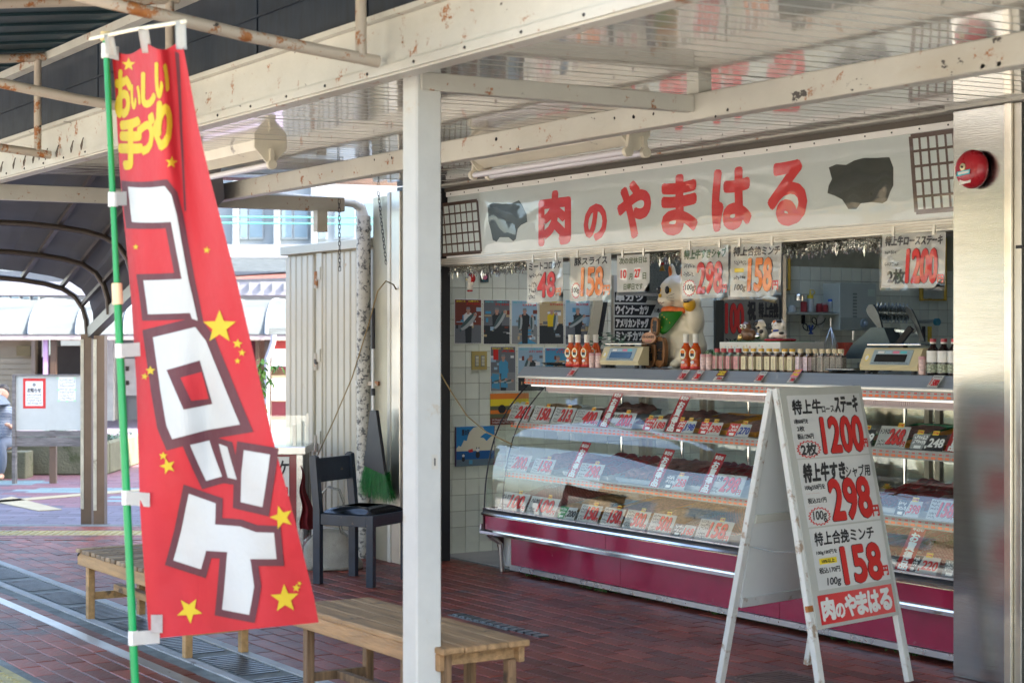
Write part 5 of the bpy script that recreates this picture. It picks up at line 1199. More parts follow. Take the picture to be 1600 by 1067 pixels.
def photo(pxa, pya, pxb, pyb, lab, bgm, gnd, jacket, fish, hdr, sub, extra=None):
    t, Q, w_, h = wall_panel('fishing_photo', lab, 'photo poster', pxa, pya, pxb, pyb, PAPER, 'fishing photo posters on the tiled wall')
    W2 = w_ / 2 - .004
    def X(u): return -W2 + 2 * W2 * u
    Q.rect(X(0), .004, X(1), h - .004, bgm, .0004); Q.rect(X(0), .004, X(1), h * .42, gnd, .0007)
    rr = random.Random(pxa)
    for k in range(16):
        u = rr.random(); v = rr.uniform(.1, .75); s_ = rr.uniform(.04, .14); Q.rect(X(max(0, u - s_)), h * v, X(min(1, u + s_)), h * (v + rr.uniform(.02, .1)), rr.choice([MG, DKG, SKY, GRY, BL2, DRKRED, WHT, TAN]), .0009 + k * .00002)
    if extra: extra(Q, X, h)
    Q.poly([(X(.40), h * .02), (X(.62), h * .02), (X(.64), h * .42), (X(.38), h * .42)], DKG, .0016)
    Q.poly([(X(.34), h * .40), (X(.68), h * .40), (X(.70), h * .64), (X(.58), h * .70), (X(.44), h * .70), (X(.32), h * .64)], jacket, .0019); Q.rect(X(.45), h * .66, X(.55), h * .72, SKN, .002)
    Q.ell(X(.5), h * .755, w_ * .075, h * .055, SKN, .0022); Q.poly([(X(.42), h * .77), (X(.58), h * .77), (X(.56), h * .82), (X(.44), h * .82)], GRY if jacket is not JAC else TAN, .0024)
    for a, b_ in ((.34, fish[0]), (.68, fish[1])): pass
    for (u, v, l, r_, rot) in fish[2]:
        Q.ell(X(u), h * v, l, r_, SILVER, .003, rot=rot); Q.ell(X(u) - r_ * .45 * math.sin(rot), h * v + r_ * .45 * math.cos(rot), l * .92, r_ * .5, FISHB, .0034, rot=rot)
        ex, ey = X(u) - math.cos(rot) * l, h * v - math.sin(rot) * l
        Q.poly([(ex + .006 * math.cos(rot), ey + .006 * math.sin(rot)), (ex - .016 * math.cos(rot - .6), ey - .016 * math.sin(rot - .6)), (ex - .016 * math.cos(rot + .6), ey - .016 * math.sin(rot + .6))], FISHB, .0036)
        Q.ell(X(u) + math.cos(rot) * l * .8, h * v + math.sin(rot) * l * .8, .011, .010, SKN, .0038)
    Q.text(hdr[0], X(.04), h * .935, X(.38), h * .97, hdr[1], .03, z=.004); Q.text('山崎さん', X(.5), h * .935, X(.9), h * .97, hdr[1], .03, z=.004); Q.text(sub, X(.42), h * .87, X(.95), h * .92, RED, .04, z=.004)
    Q.build('photo_print', t)
photo(710, 467, 752.5, 537, 'photo of a man in pale jacket with silver fish, leftmost of the upper row', DRKRED, MG, WHT, (0, 0, [(.52, .50, .085, .026, .75)]), ('2020.1.2', YEL), '大ブリ10キロ')
photo(755, 468, 797, 538, 'photo of a man with long fish before an open car, second of upper row', MG, DKG, DKG, (0, 0, [(.62, .56, .08, .022, .95)]), ('2020.12.1', CYN), 'ブリ 9キロ')
photo(799, 469, 840, 538, 'photo poster of a man in black holding two fish, middle of the upper row', SKY, GRY, DKG, (0, 0, [(.32, .50, .055, .018, 1.5), (.80, .50, .055, .018, 1.6)]), ('2022.11.18', CYN), 'ヒラマサ 2本', lambda Q, X, h: Q.poly([(X(.2), h * .01), (X(.62), h * .14), (X(1), h * .01)], BL2, .0014))
photo(842, 468, 881, 538, 'photo poster of a man in a yellow jacket holding a fish', TAN, DKG, JAC, (0, 0, [(.66, .52, .065, .02, 1.45)]), ('2022.3.3', YEL), '大ブリ8キロ')
photo(883, 468, 922, 539, 'photo poster of a man holding a fish sideways, rightmost of the upper row', SKY, MG, DKG, (0, 0, [(.48, .53, .085, .020, .55)]), ('2022.11.20', CYN), 'カンパチ')
photo(766, 541, 806, 611, 'photo poster of a person in blue crouching behind boxes of fish', MG, GRY, BL2, (0, 0, [(.25, .22, .03, .012, .2), (.5, .24, .03, .012, .3), (.75, .22, .03, .012, .2)]), ('2021.5.5', YEL), '大漁', lambda Q, X, h: (Q.poly([(X(.03), h * .08), (X(.36), h * .05), (X(.32), h * .38), (X(.06), h * .40)], BL2, .0026), Q.poly([(X(.4), h * .09), (X(.68), h * .08), (X(.66), h * .40), (X(.42), h * .40)], BL2, .0026), Q.rect(X(.1), h * .7, X(.3), h * .93, RED, .0015)))
photo(809, 542, 849, 611, 'photo of a bald man with a fish tail, middle of the lower row', SKY, DKG, DKG, (0, 0, [(.35, .60, .05, .02, 1.2)]), ('2022.4.21', CYN), '大ブリ 10キロ')
photo(851, 543, 892, 611, 'photo poster with evening sky behind a man and fish, partly behind the sauce bottles', BL2, DKG, TAN, (0, 0, [(.3, .5, .06, .02, .4)]), ('2021.12.21', RED), 'ブリ 10キロ')
t, Q, w_, h = wall_panel('striped_poster', 'orange and yellow striped poster below the fishing photos', 'poster', 766, 615, 826, 662, flat('olive print', (.12, .13, .06)))
Q.rect(-w_ / 2, h * .82, w_ / 2, h, ORG); Q.rect(-w_ / 2, h * .6, w_ / 2, h * .82, YEL); Q.rect(-w_ / 2, h * .35, w_ / 2, h * .47, ORG); Q.rect(-w_ / 2, 0, w_ / 2, h * .22, DRKRED); Q.ell(-w_ * .2, h * .5, w_ * .1, h * .14, INK, .0012); Q.text('大漁祭', 0, h * .5, w_ * .42, h * .72, WHT, .04, z=.002); Q.squiggle(-w_ * .45, h * .03, w_ * .45, h * .2, WHT, rows=2, seed=3)
Q.build('poster_print', t)
t, Q, w_, h = wall_panel('seaside_picture', 'blue picture of clouds and little cats fishing by the sea', 'picture', 713, 667, 772, 726, flat('picture sky blue', (.02, .22, .50)), None, .02, .014)
Wp = w_ / 2
def cl(pts): return [(-Wp + w_ * a, h * b_) for a, b_ in pts]
Q.poly(cl([(0, .45), (.06, .52), (.12, .50), (.2, .66), (.27, .64), (.33, .84), (.45, .97), (.56, 1), (.7, .98), (.8, .80), (.9, .72), (1, .78), (1, .38), (0, .38)]), flat('picture cloud cream', (.68, .64, .48)), .0006)
Q.poly(cl([(.62, .72), (.72, .80), (.84, .84), (.96, .96), (1, .9), (.9, .72), (.8, .62), (.72, .70)]), flat('picture sky blue', (.02, .22, .5)), .0012)
Q.rect(-Wp, h * .17, Wp, h * .38, flat('picture sea', (.01, .10, .30)), .0010); Q.rect(-Wp, 0, Wp, h * .17, flat('picture quay', (.12, .18, .22)), .0014)
for u, v, s_ in ((.18, .18, .8), (.56, .28, 1.1)):
    Q.ell(-Wp + w_ * u, h * v, .016 * s_, .022 * s_, INK, .002); Q.ell(-Wp + w_ * u, h * v + .030 * s_, .013 * s_, .012 * s_, WHT, .0022)
    for e in (-1, 1): Q.poly([(-Wp + w_ * u + e * .012 * s_, h * v + .034 * s_), (-Wp + w_ * u + e * .011 * s_, h * v + .050 * s_), (-Wp + w_ * u + e * .003 * s_, h * v + .040 * s_)], INK, .0024)
Q.poly(cl([(.30, .40), (.42, .44), (.44, .36), (.34, .34)]), RED, .002); Q.text('夏の海', -Wp + w_ * .14, h * .78, -Wp + w_ * .34, h * .93, INK, .02, z=.002); Q.rect(-Wp + w_ * .33, h * .05, -Wp + w_ * .42, h * .15, BL2, .002)
Q.build('picture_print', t); MB().box(-Wp - .004, -Wp, 0, h, -.014, .001).build('picture_edge', mat('purple edge', (.08, .03, .09), .5), t, local=True); MB().box(Wp, Wp + .004, 0, h, -.014, .001).build('picture_edge', MATS['purple edge'], t, local=True)
t, Q, w_, h = wall_panel('switch_plate', 'yellowed switch plate with six switches on the tiled wall', 'light switch', 738, 549, 761, 577.5, mat('yellowed plastic', (.46, .36, .12), .4, var=.08), None, .014, .012)
for i_ in (-1, 1):
    MB().box(i_ * w_ * .2 - w_ * .12, i_ * w_ * .2 + w_ * .12, h * .18, h * .78, .0005, .003).build('switch_frame', GRY, t, local=True)
    for k in range(3): MB().box(i_ * w_ * .2 - w_ * .09, i_ * w_ * .2 + w_ * .09, h * (.22 + .18 * k), h * (.37 + .18 * k), .0035, .008, bev=.001).build('switch', mat('switch key', (.62, .60, .46), .35), t, local=True)
t, Q, w_, h = wall_panel('small_photo', 'small dark framed picture on the wall beside the hanging charm', 'picture', 750.5, 419, 763.5, 441, DKG); Q.ell(0, h * .62, w_ * .22, h * .16, GRY); Q.ell(w_ * .02, h * .38, w_ * .3, h * .2, PNK, .001); Q.squiggle(-w_ * .4, h * .04, w_ * .4, h * .16, CYN, seed=2); Q.build('photo_print', t)
# hanging charm
c = pt(735, 436, Y=5.95); t = thing('hanging_charm', 'small red and white plush charm hanging by the tinsel', 'charm', c)
PR2 = mat('red plush', (.55, .03, .03), .8); PW = mat('white plush', (.72, .70, .62), .9)
blob('charm_body', [(c + Vector((0, 0, -.045)), (.024, .02, .03)), (c + Vector((.034, 0, -.03)), (.018, .008, .009), Matrix.Rotation(.5, 4, 'Y')), (c + Vector((-.03, 0, -.055)), (.012, .009, .014)), (c + Vector((0, -.006, .0)), (.026, .022, .024))], PW, t, .0035, 3)
blob('charm_hood', [(c + Vector((0, .008, .004)), (.037, .024, .036)), (c + Vector((-.028, .004, .036)), (.009, .006, .016)), (c + Vector((.028, .004, .036)), (.009, .006, .016))], PR2, t, .0035, 3)
for s_ in (-.012, .012): MB().sph(c + Vector((s_, -.027, .006)), .0035, sub=1).build('eye', BLK, t)
MB().sph(c + Vector((.001, -.031, -.004)), (.007, .006, .004), sub=1).build('nose', YEL, t)
for s_ in (-.014, .016): MB().sph(c + Vector((s_, -.004, -.078)), (.012, .014, .006), sub=1).build('foot', PR2, t)
MB().tube(c + Vector((0, 0, .04)), c + Vector((0, 0, .085)), .0012, n=5).build('loop', PNK, t)
# menu board
mb0 = fx(960, 7.2)
def wp2(px, py, X): return pt(px, py, X=X)
MX = -9.3
a = wp2(960, 430, MX); b_ = wp2(1045, 579, MX); w_ = b_.y - a.y; h = a.z - b_.z
mb_ = thing('menu_board', 'menu board with white katakana on black strips left of the lucky cat', 'menu board'); mb_.matrix_basis = Matrix.Translation((MX, (a.y + b_.y) / 2, b_.z)) @ WALL
MB().box(-w_ / 2 - .008, w_ / 2, 0, h, -.012, 0).build('board', mat('white menu board', (.62, .64, .60), .4), mb_, local=True)
MB().box(-w_ / 2 - .016, -w_ / 2 - .0085, -.3, h, -.02, .006).build('board_frame', ALU, mb_, local=True); MB().box(-w_ / 2 - .01, w_ / 2, -.3, -.001, -.012, 0).build('lower_board', DIM, mb_, local=True)
Q = Print(); sc_ = w_ / 85.
for s_, y_, hh, wd in (('串カツ', 464, 16, 48), ('ウインナーカツ', 483.5, 17, 56), ('アメリカンドッグ', 504, 18, 56), ('ミンチカツ', 524.5, 18, 48)):
    yb = (579 - (y_ + hh / 2)) * h / 149; yt = (579 - (y_ - hh / 2)) * h / 149; x0_ = -w_ / 2 + .002
    Q.poly([(x0_, yb), (x0_ + wd * sc_ * 1.0, yb), (x0_ + (wd + 8) * sc_, yt), (x0_, yt)], INK, .0008)
    Q.text(s_, x0_ + 2 * sc_, yb + (yt - yb) * .12, x0_ + (wd - 4) * sc_, yb + (yt - yb) * .88, WHT, .055, z=.0016)
    Q.text('1本', x0_ + (wd + 6) * sc_, yb + (yt - yb) * .25, x0_ + (wd + 15) * sc_, yb + (yt - yb) * .7, INK, .02, z=.0016)
Q.rect(w_ / 2 - .04, h * .2, w_ / 2 - .034, h * .85, RED)
Q.build('lettering', mb_)
lp = thing('leaning_board', 'pale wooden board leaning against the wall beside the fishing photos', 'board', wallp(925, 560, .1)); MB().bar(wallp(914, 590, .12), wallp(940, 440, .05), .075, .02, (1, 0, 0)).build('board_plank', mat('pale plywood', (.50, .44, .30), .6, var=.12), lp); MB().bar(wallp(927, 590, .12), wallp(951, 440, .05), .02, .03, (1, 0, 0)).build('board_edge', BLK, lp)
# ------------------------------------------------------------------ on the counter
CT = 1.2865
def onc(px, y): return Vector((fx(px, y), y, CT))
SAUCE = mat('orange red sauce', (.60, .085, .01), .2, var=.1, coat=.5); CAPW = mat('white cap', (.78, .76, .68), .4, var=.03)
def lab_wrap(name, par, c, r_, z0, z1, m, a0=-2.6, a1=.3, n=14): return MB().grid(lambda u, v: (c[0] + r_ * math.cos(a0 + (a1 - a0) * u), c[1] + r_ * math.sin(a0 + (a1 - a0) * u), c[2] + z0 + (z1 - z0) * v), n, 1).build(name, m, par, 'all')
def sauce(px, y, lab):
    c = onc(px, y); t = thing('sauce_bottle', lab, 'bottle', c, group='tall orange sauce bottles on the counter')
    MB().lathe([(0, 0), (.030, 0), (.032, .02), (.027, .05), (.024, .06), (.030, .075), (.031, .10), (.026, .125), (.016, .14), (.0155, .15), (0, .15)], c, 20).build('bottle_body', SAUCE, t, 'all')
    MB().lathe([(0, .1505), (.0165, .1505), (.0165, .185), (.018, .186), (.018, .20), (0, .20)], c, 18).build('cap', CAPW, t, 'a')
    MB().lathe([(.0325, .006), (.0325, .018)], c, 18).build('base_label', RED, t); 
    M = Matrix.Translation(c + Vector((.009, -.0325, .088))) @ Matrix.Rotation(R(20), 4, 'Z') @ FRONT
    Q = Print().ell(0, 0, .021, .031, YEL, .0).ell(0, 0, .019, .028, PAPER, .0006).ell(0, .010, .014, .012, ORG, .0012).text('焼肉', -.011, -.014, .011, .004, INK, .04, z=.0018).ell(0, -.047, .012, .008, WHT, .0)
    Q.build('label_print', t, M=wm(t).inverted() @ M); return t
for k, (px, y) in enumerate(((892, 6.12), (903, 6.12), (917, 6.12), (931, 6.22))): sauce(px, y, ['leftmost sauce bottle of the four left of the left scale', 'second sauce bottle of the four left of the left scale', 'third sauce bottle of the four left of the left scale', 'sauce bottle standing behind the others left of the left scale'][k])
sauce(1072, 6.13, 'left one of two sauce bottles before the lucky cat'); sauce(1087, 6.13, 'right one of two sauce bottles before the lucky cat')
SPC = mat('pink white shaker label', (.72, .52, .48), .5, var=.35, vs_=70)
for k, (px, y, lab) in enumerate(((925, 6.09, 'left one of two small shakers beside the left scale'), (935, 6.10, 'right one of two small shakers beside the left scale'), (1099, 6.12, 'left one of two small shakers right of the sauce bottles'), (1108, 6.12, 'right one of two small shakers right of the sauce bottles'), (1441, 6.12, 'small shaker left of the soy sauce bottles'))):
    c = onc(px, y); t = thing('spice_shaker', lab, 'shaker', c, group='small spice shakers on the counter'); MB().lathe([(0, 0), (.018, 0), (.0185, .072), (0, .072)], c, 18).build('shaker_body', SPC, t, 'a'); MB().lathe([(0, .0725), (.0185, .0725), (.018, .088), (0, .088)], c, 18).build('cap', mat('pink cap', (.62, .32, .32), .4), t, 'a')
SQ = {'red': (mat('red cap', (.45, .04, .05), .4), mat('pink label', (.62, .28, .27), .5, var=.2, vs_=50), (.10, .16, .09)), 'yel': (mat('amber cap', (.72, .42, .04), .4), mat('cream label', (.74, .66, .42), .5, var=.04), (.10, .035, .01)), 'crm': (mat('cream cap', (.64, .54, .34), .4), mat('pink patterned label', (.72, .58, .62), .5, var=.3, vs_=60), (.08, .03, .01)), 'grn': (mat('cream cap', (.64, .54, .34), .4), mat('grey patterned label', (.24, .22, .18), .5, var=.6, vs_=90), (.05, .02, .01))}
def dressing(px, y, kind, lab):
    c = onc(px, y); H_ = 1.12; t = thing('dressing_bottle', lab, 'bottle', c, group='square dressing bottles in a row on the counter'); cp, lb_, li = SQ[kind]
    gm = mat('dressing in glass ' + kind, li, .12, var=.2, coat=.8); s_ = .0205
    q = MB().box(c.x - s_, c.x + s_, c.y - s_, c.y + s_, c.z, c.z + .088, bev=.004); q.lathe([(.012, .088), (.0115, .098), (0, .098)], c, 14); q.build('bottle_body', gm, t)
    MB().lathe([(0, .0985), (.0155, .0985), (.0158, .120), (0, .120)], c, 16).build('cap', cp, t, 'a')
    if kind == 'yel': MB().lathe([(.0162, .0985), (.0162, .105), (.0158, .1051)], c, 16).build('cap_ring', CAPW, t)
    MB().box(c.x - s_ * .82, c.x + s_ * .82, c.y - s_ - .0012, c.y - s_ - .0003, c.z + .008, c.z + .078).build('front_label', lb_, t); MB().box(c.x + s_ + .0003, c.x + s_ + .0012, c.y - s_ * .82, c.y + s_ * .82, c.z + .008, c.z + .078).build('side_label', lb_, t)
    Q = Print().squiggle(-.005, .012, .005, .066, INK if kind == 'yel' else GRY, rows=6, seed=px); Q.build('label_print', t, M=Matrix.Translation((0, -s_ - .0016, 0)) @ FRONT); t.rotation_euler = (0, 0, random.uniform(-.22, .22))
seq = [(1121, 'red'), (1131, 'red'), (1142, 'red'), (1154, 'red'), (1165.5, 'yel'), (1177.5, 'yel'), (1189.5, 'yel'), (1202, 'yel'), (1213, 'yel'), (1226, 'yel'), (1238, 'yel'), (1251, 'crm'), (1263.5, 'crm'), (1274.5, 'grn'), (1285, 'grn'), (1295, 'grn'), (1305, 'grn'), (1314, 'grn')]
ordn = ['first', 'second', 'third', 'fourth', 'fifth', 'sixth', 'seventh']; cnt = {}
nm_ = {'red': 'red capped dressing bottle, %s of its kind from the left', 'yel': 'amber capped dressing bottle, %s of its kind from the left', 'crm': 'cream capped pink label bottle, %s of its kind from the left', 'grn': 'cream capped grey label bottle, %s of its kind from the left'}
for px, kd in seq:
    cnt[kd] = cnt.get(kd, 0) + 1; dressing(px, 6.14 if kd != 'grn' else 6.16, kd, nm_[kd] % ordn[cnt[kd] - 1])
for px, lab in ((1458, 'left one of the soy sauce bottles by the pillar'), (1475, 'middle one of the soy sauce bottles by the pillar'), (1491, 'soy sauce bottle cut off by the steel pillar')):
    c = onc(px, 6.14); t = thing('soy_sauce_bottle', lab, 'bottle', c, group='soy sauce bottles beside the steel pillar')
    MB().lathe([(0, 0), (.029, 0), (.030, .01), (.029, .105), (.026, .12), (.014, .138), (.013, .148), (0, .148)], c, 20).build('bottle_body', mat('soy sauce in plastic', (.012, .008, .008), .15, coat=.8), t, 'all'); MB().lathe([(0, .1485), (.0155, .1485), (.016, .156), (0, .156)], c, 16).build('cap_base', CAPW, t, 'a'); MB().lathe([(0, .1562), (.0155, .1562), (.015, .172), (0, .172)], c, 16).build('cap', mat('red cap', (.45, .04, .05), .4), t, 'a')
    lab_wrap('front_label', t, c, .0305, .06, .115, PAPER); lab_wrap('check_label', t, c, .0305, .012, .052, mat('checked label', (.30, .34, .24), .5, var=.9, vs_=120))
# price tags leaning on the fascia
def ptag(px, w_, lab, red, txt, st=0):
    y = 6.012; x = fx(px, y); M = Matrix.Translation((x, 5.992, 1.232)) @ Matrix.Rotation(R(46), 4, 'X'); t = panel_thing('price_tag', lab, 'price tag', w_, .078 if st < 2 else .098, M, m=PAPER, group='small price tags on the counter edge')
    hh = .078 if st < 2 else .098; Q = Print(); L_ = -w_ / 2
    for a, b_, c_, d_ in ((0, 0, 1, .03), (0, .97, 1, 1), (0, 0, .03, 1), (.97, 0, 1, 1)): Q.rect(L_ + a * w_, b_ * hh, L_ + c_ * w_, d_ * hh, RED if red else GRY)
    if st == 0: Q.rect(L_ + w_ * .1, hh * .2, L_ + w_ * .18, hh * .7, RED, .001); Q.squiggle(L_ + w_ * .15, hh * .78, L_ + w_ * .9, hh * .92, seed=px)
    if st >= 1: Q.rect(L_, hh * (.42), L_ + w_, hh, DRKRED if st == 1 else PNK, .001); Q.squiggle(L_ + w_ * .1, hh * .5, L_ + w_ * .9, hh * .95, YEL, rows=2, seed=px, z=.002, w_=3)
    Q.text(txt, L_ + w_ * .35, hh * .12, L_ + w_ * .88, hh * (.6 if st == 0 else .34), RED, .04, z=.002); Q.text('円', L_ + w_ * .89, hh * .12, L_ + w_ * .95, hh * .22, INK, .03, z=.002); Q.build('lettering', t)
ptag(893, .062, 'red edged price tag below the four sauce bottles', True, '350'); ptag(1066, .062, 'red edged price tag below the lucky cat', True, '350'); ptag(1089, .062, 'red edged price tag second of the pair below the lucky cat', True, '280'); ptag(1124, .075, 'dark red pictured tag reading 380 below the red capped bottles', False, '380', 1); ptag(1187, .062, 'pale price tag reading 580 below the amber capped bottles', False, '580'); ptag(1238, .055, 'tall pink tag reading 380 above the folding board', False, '380', 2); ptag(1460, .07, 'white price tag reading 580 beside the pillar', False, '580')
# scales
SC_ = mat('cream scale plastic', (.62, .54, .32), .4, var=.04)
def scale(pa, pb, y, lab, disp):
    xa, xb = fx(pa, y), fx(pb, y); w_ = xb - xa; t = thing('weighing_scale', lab, 'scale', ((xa + xb) / 2, y + .15, CT), group='cream electronic scales on the counter')
    MB().prism([(0, .018), (-.006, .038), (.035, .122), (.045, .128), (.075, .128), (.075, .018)], -w_ / 2, w_ / 2, M=Matrix.Translation((0, -.15, 0))).build('scale_body', SC_, t, local=True)
    MB().box(-w_ / 2 + .02, w_ / 2 - .01, -.125, -.01, .138, .148, bev=.003).build('weighing_pan', STEEL, t, local=True); MB().box(-.05, .05, -.10, -.07, .1282, .138).build('pan_support', BLK, t, local=True)
    for sx in (-1, 1):
        for sy in (-1, 1): MB().tube((sx * w_ * .4, -.11 + sy * .025, 0), (sx * w_ * .4, -.11 + sy * .025, .018), .014).build('foot', BLK, t, local=True)
    A = math.atan2(.084, .041); M = Matrix.Translation((0, -.1562, .038)) @ Matrix.Rotation(A, 4, 'X')
    MB().box(-w_ * .32, w_ * .36, .008, .088, .0005, .003, M).build('display_panel', mat('grey blue panel', (.30, .38, .42), .4), t, local=True); MB().box(-w_ * .26, w_ * .28, .022, .062, .0032, .0045, M).build('display', disp, t, local=True)
    Q = Print()
    for k in range(4): Q.rect(-w_ * .24 + k * w_ * .13, .068, -w_ * .13 + k * w_ * .13, .080, [WHT, SKY, PNK, CYN][k], .0036)
    Q.squiggle(-w_ * .3, .010, w_ * .34, .019, seed=4, z=.0036); Q.ell(-w_ * .41, .045, .016, .018, YEL, .001); Q.ell(-w_ * .41, .045, .012, .014, WHT, .0016); Q.build('panel_print', t, M=M)
scale(937, 998, 6.10, 'left cream weighing scale with blue display beside the lucky cat', mat('blue lcd', (.02, .07, .14), .2)); scale(1344, 1434, 6.10, 'right cream weighing scale with black display near the pillar', mat('black lcd', (.015, .015, .018), .15))
def steeltray(pa, pb, y, lab):
    xa, xb = fx(pa, y), fx(pb, y); t = thing('metal_tray', lab, 'tray', ((xa + xb) / 2, y + .1, CT), group='shallow metal trays on the counter'); q = MB(); w2 = (xb - xa) / 2
    q.grid(lambda u, v: (((u - .5) * 2) * w2, (v - .5) * .2, .004 + .018 * max(0, (max(abs(u - .5), abs(v - .5)) * 2 - .8) / .2) ** 1.0), 20, 20); q.build('tray_body', STEEL, t, 'all', True, solid=.001)
steeltray(845, 882, 6.2, 'shallow metal tray at the far left end of the counter'); steeltray(1288, 1334, 6.08, 'shallow metal tray between the bottles and the right scale')
# box with figurines
bxa, bxb = fx(1124, 6.3), fx(1219, 6.3)
bx = thing('gift_box', 'flat white box with pastel pattern behind the dressing bottles', 'box', ((bxa + bxb) / 2, 6.45, CT + .10))
MB().box(bxa + .02, bxb - .02, 6.33, 6.6, CT, CT + .098).build('box_support', mat('dark carton', (.08, .08, .07), .7), label='dark carton standing under the white gift box', cat='box')
MB().box(bxa, bxb, 6.30, 6.62, CT + .10, CT + .155, bev=.002).build('box_body', mat('white gift box', (.86, .86, .80), .4, var=.02), bx)
Q = Print(); rr = random.Random(3)
for k in range(14): Q.ell(bxa + .03 + k * .026, CT + .127 + rr.uniform(-.012, .012), rr.uniform(.004, .008), rr.uniform(.004, .009), rr.choice([mat('pastel pink', (.75, .5, .42), .5), mat('pastel aqua', (.5, .68, .68), .5), mat('pastel yellow', (.75, .68, .42), .5)]))
Q.build('box_print', bx, M=wm(bx).inverted() @ Matrix.Translation((0, 6.2995, 0)) @ FRONT)
gm_ = MB().box(bxa + .05, bxb - .03, 6.33, 6.58, CT + .156, CT + .160).build('green_mat', mat('green mat', (.03, .14, .03), .8), label='thin green mat under the figurines on the white box', cat='mat')
FZ = CT + .1605
c = Vector((fx(1168, 6.4), 6.4, FZ)); ow = thing('owl_figurine', 'brown owl figurine with big white eye rings on the box', 'figurine', c)
OWM = mat('speckled brown glaze', (.16, .075, .035), .4, var=.5, vs_=70, coat=.4)
blob('owl_body', [(c + Vector((0, 0, .040)), (.042, .036, .042)), (c + Vector((-.004, -.004, .080)), (.032, .030, .028)), (c + Vector((-.022, 0, .106)), (.006, .006, .010)), (c + Vector((.016, 0, .106)), (.006, .006, .010)), (c + Vector((.034, .008, .035)), (.018, .02, .034)), (c + Vector((.0, .03, .02)), (.02, .02, .012))], OWM, ow, .005, 3)
for s_, dx in ((0, -.018), (1, .012)): p = c + Vector((dx, -.030, .082)); MB().sph(p, (.013, .006, .013)).build('eye_ring', WHT, ow, 'a'); MB().sph(p + Vector((0, -.005, 0)), (.006, .003, .006)).build('pupil', BLK, ow, 'a')
GOLD = mat('gold glaze', (.70, .50, .18), .3, .6, var=.3, vs_=40); MB().sph(c + Vector((-.004, -.036, .07)), (.004, .006, .008)).build('beak', GOLD, ow, 'a'); blob('held_coin_pouch', [(c + Vector((-.026, -.03, .022)), (.020, .014, .020)), (c + Vector((-.04, -.03, .012)), (.009, .009, .012))], GOLD, ow, .004, 2)
c = Vector((fx(1190, 6.45), 6.45, FZ)); cwf = thing('cow_figurine', 'pale figurine with black patches and drooping ears between owl and cat', 'figurine', c); PCR = mat('cream porcelain', (.62, .56, .44), .3, var=.05, coat=.4)
blob('cow_body', [(c + Vector((.006, 0, .040)), (.034, .03, .040)), (c + Vector((-.006, 0, .092)), (.028, .026, .030)), (c + Vector((-.018, -.014, .082)), (.016, .014, .013)), (c + Vector((.02, .0, .10)), (.010, .006, .028), Matrix.Rotation(-.7, 4, 'Y'))], PCR, cwf, .005, 3)
for dx, dz, s_ in ((-.022, .10, .017), (.018, .052, .014), (-.002, .075, .008)): MB().sph(c + Vector((dx, -.017, dz)), (s_, .014, s_)).build('black_patch', mat('black glaze', (.02, .015, .015), .3), cwf, 'a')
MB().sph(c + Vector((.006, -.036, .028)), (.020, .014, .018)).build('silver_bowl', CHROME, cwf, 'a')
c = Vector((fx(1219, 6.4), 6.4, FZ)); cu = thing('red_cushion', 'flat red cushion under the small cat figurine', 'cushion', c)
blob('cushion_body', [(c + Vector((dx, dy, .006)), (.032, .032, .008)) for dx in (-.045, 0, .045) for dy in (-.04, 0, .04)], mat('red cushion cloth', (.42, .02, .03), .8), cu, .004, 3)
c = c + Vector((-.006, 0, .013)); sc2 = thing('small_cat_figurine', 'small smiling white cat figurine on the red cushion', 'figurine', c); PWH = mat('white porcelain', (.76, .72, .64), .25, var=.03, coat=.5)
blob('cat_body', [(c + Vector((0, 0, .026)), (.055, .034, .028)), (c + Vector((-.006, -.004, .066)), (.040, .032, .032)), (c + Vector((-.034, 0, .094)), (.008, .006, .014)), (c + Vector((.020, 0, .098)), (.008, .006, .014)), (c + Vector((.038, -.004, .082)), (.013, .012, .018)), (c + Vector((-.044, -.006, .080)), (.012, .012, .014)), (c + Vector((-.044, -.02, .014)), (.018, .016, .014))], PWH, sc2, .005, 3)
for dx, dz in ((.014, .094), (.036, .030)): MB().sph(c + Vector((dx, -.014, dz)), (.014, .02, .009)).build('black_patch', mat('black glaze', (.02, .015, .015), .3), sc2, 'a')
MB().sph(c + Vector((-.030, -.008, .092)), (.009, .012, .010)).build('orange_patch', ORG, sc2, 'a'); MB().ring_path([c + Vector((-.038, -.024, .046)), c + Vector((-.02, -.036, .044)), c + Vector((.0, -.038, .044)), c + Vector((.024, -.03, .046))], .005, 8).build('blue_collar', BLU, sc2, 'a'); MB().sph(c + Vector((-.012, -.040, .045)), .007).build('collar_bell', GOLD, sc2, 'a')
for dx in (-.02, .006): MB().ring_path([c + Vector((dx - .006, -.034, .070)), c + Vector((dx, -.0365, .074)), c + Vector((dx + .006, -.034, .070))], .0012, 5).build('closed_eye', BLK, sc2)
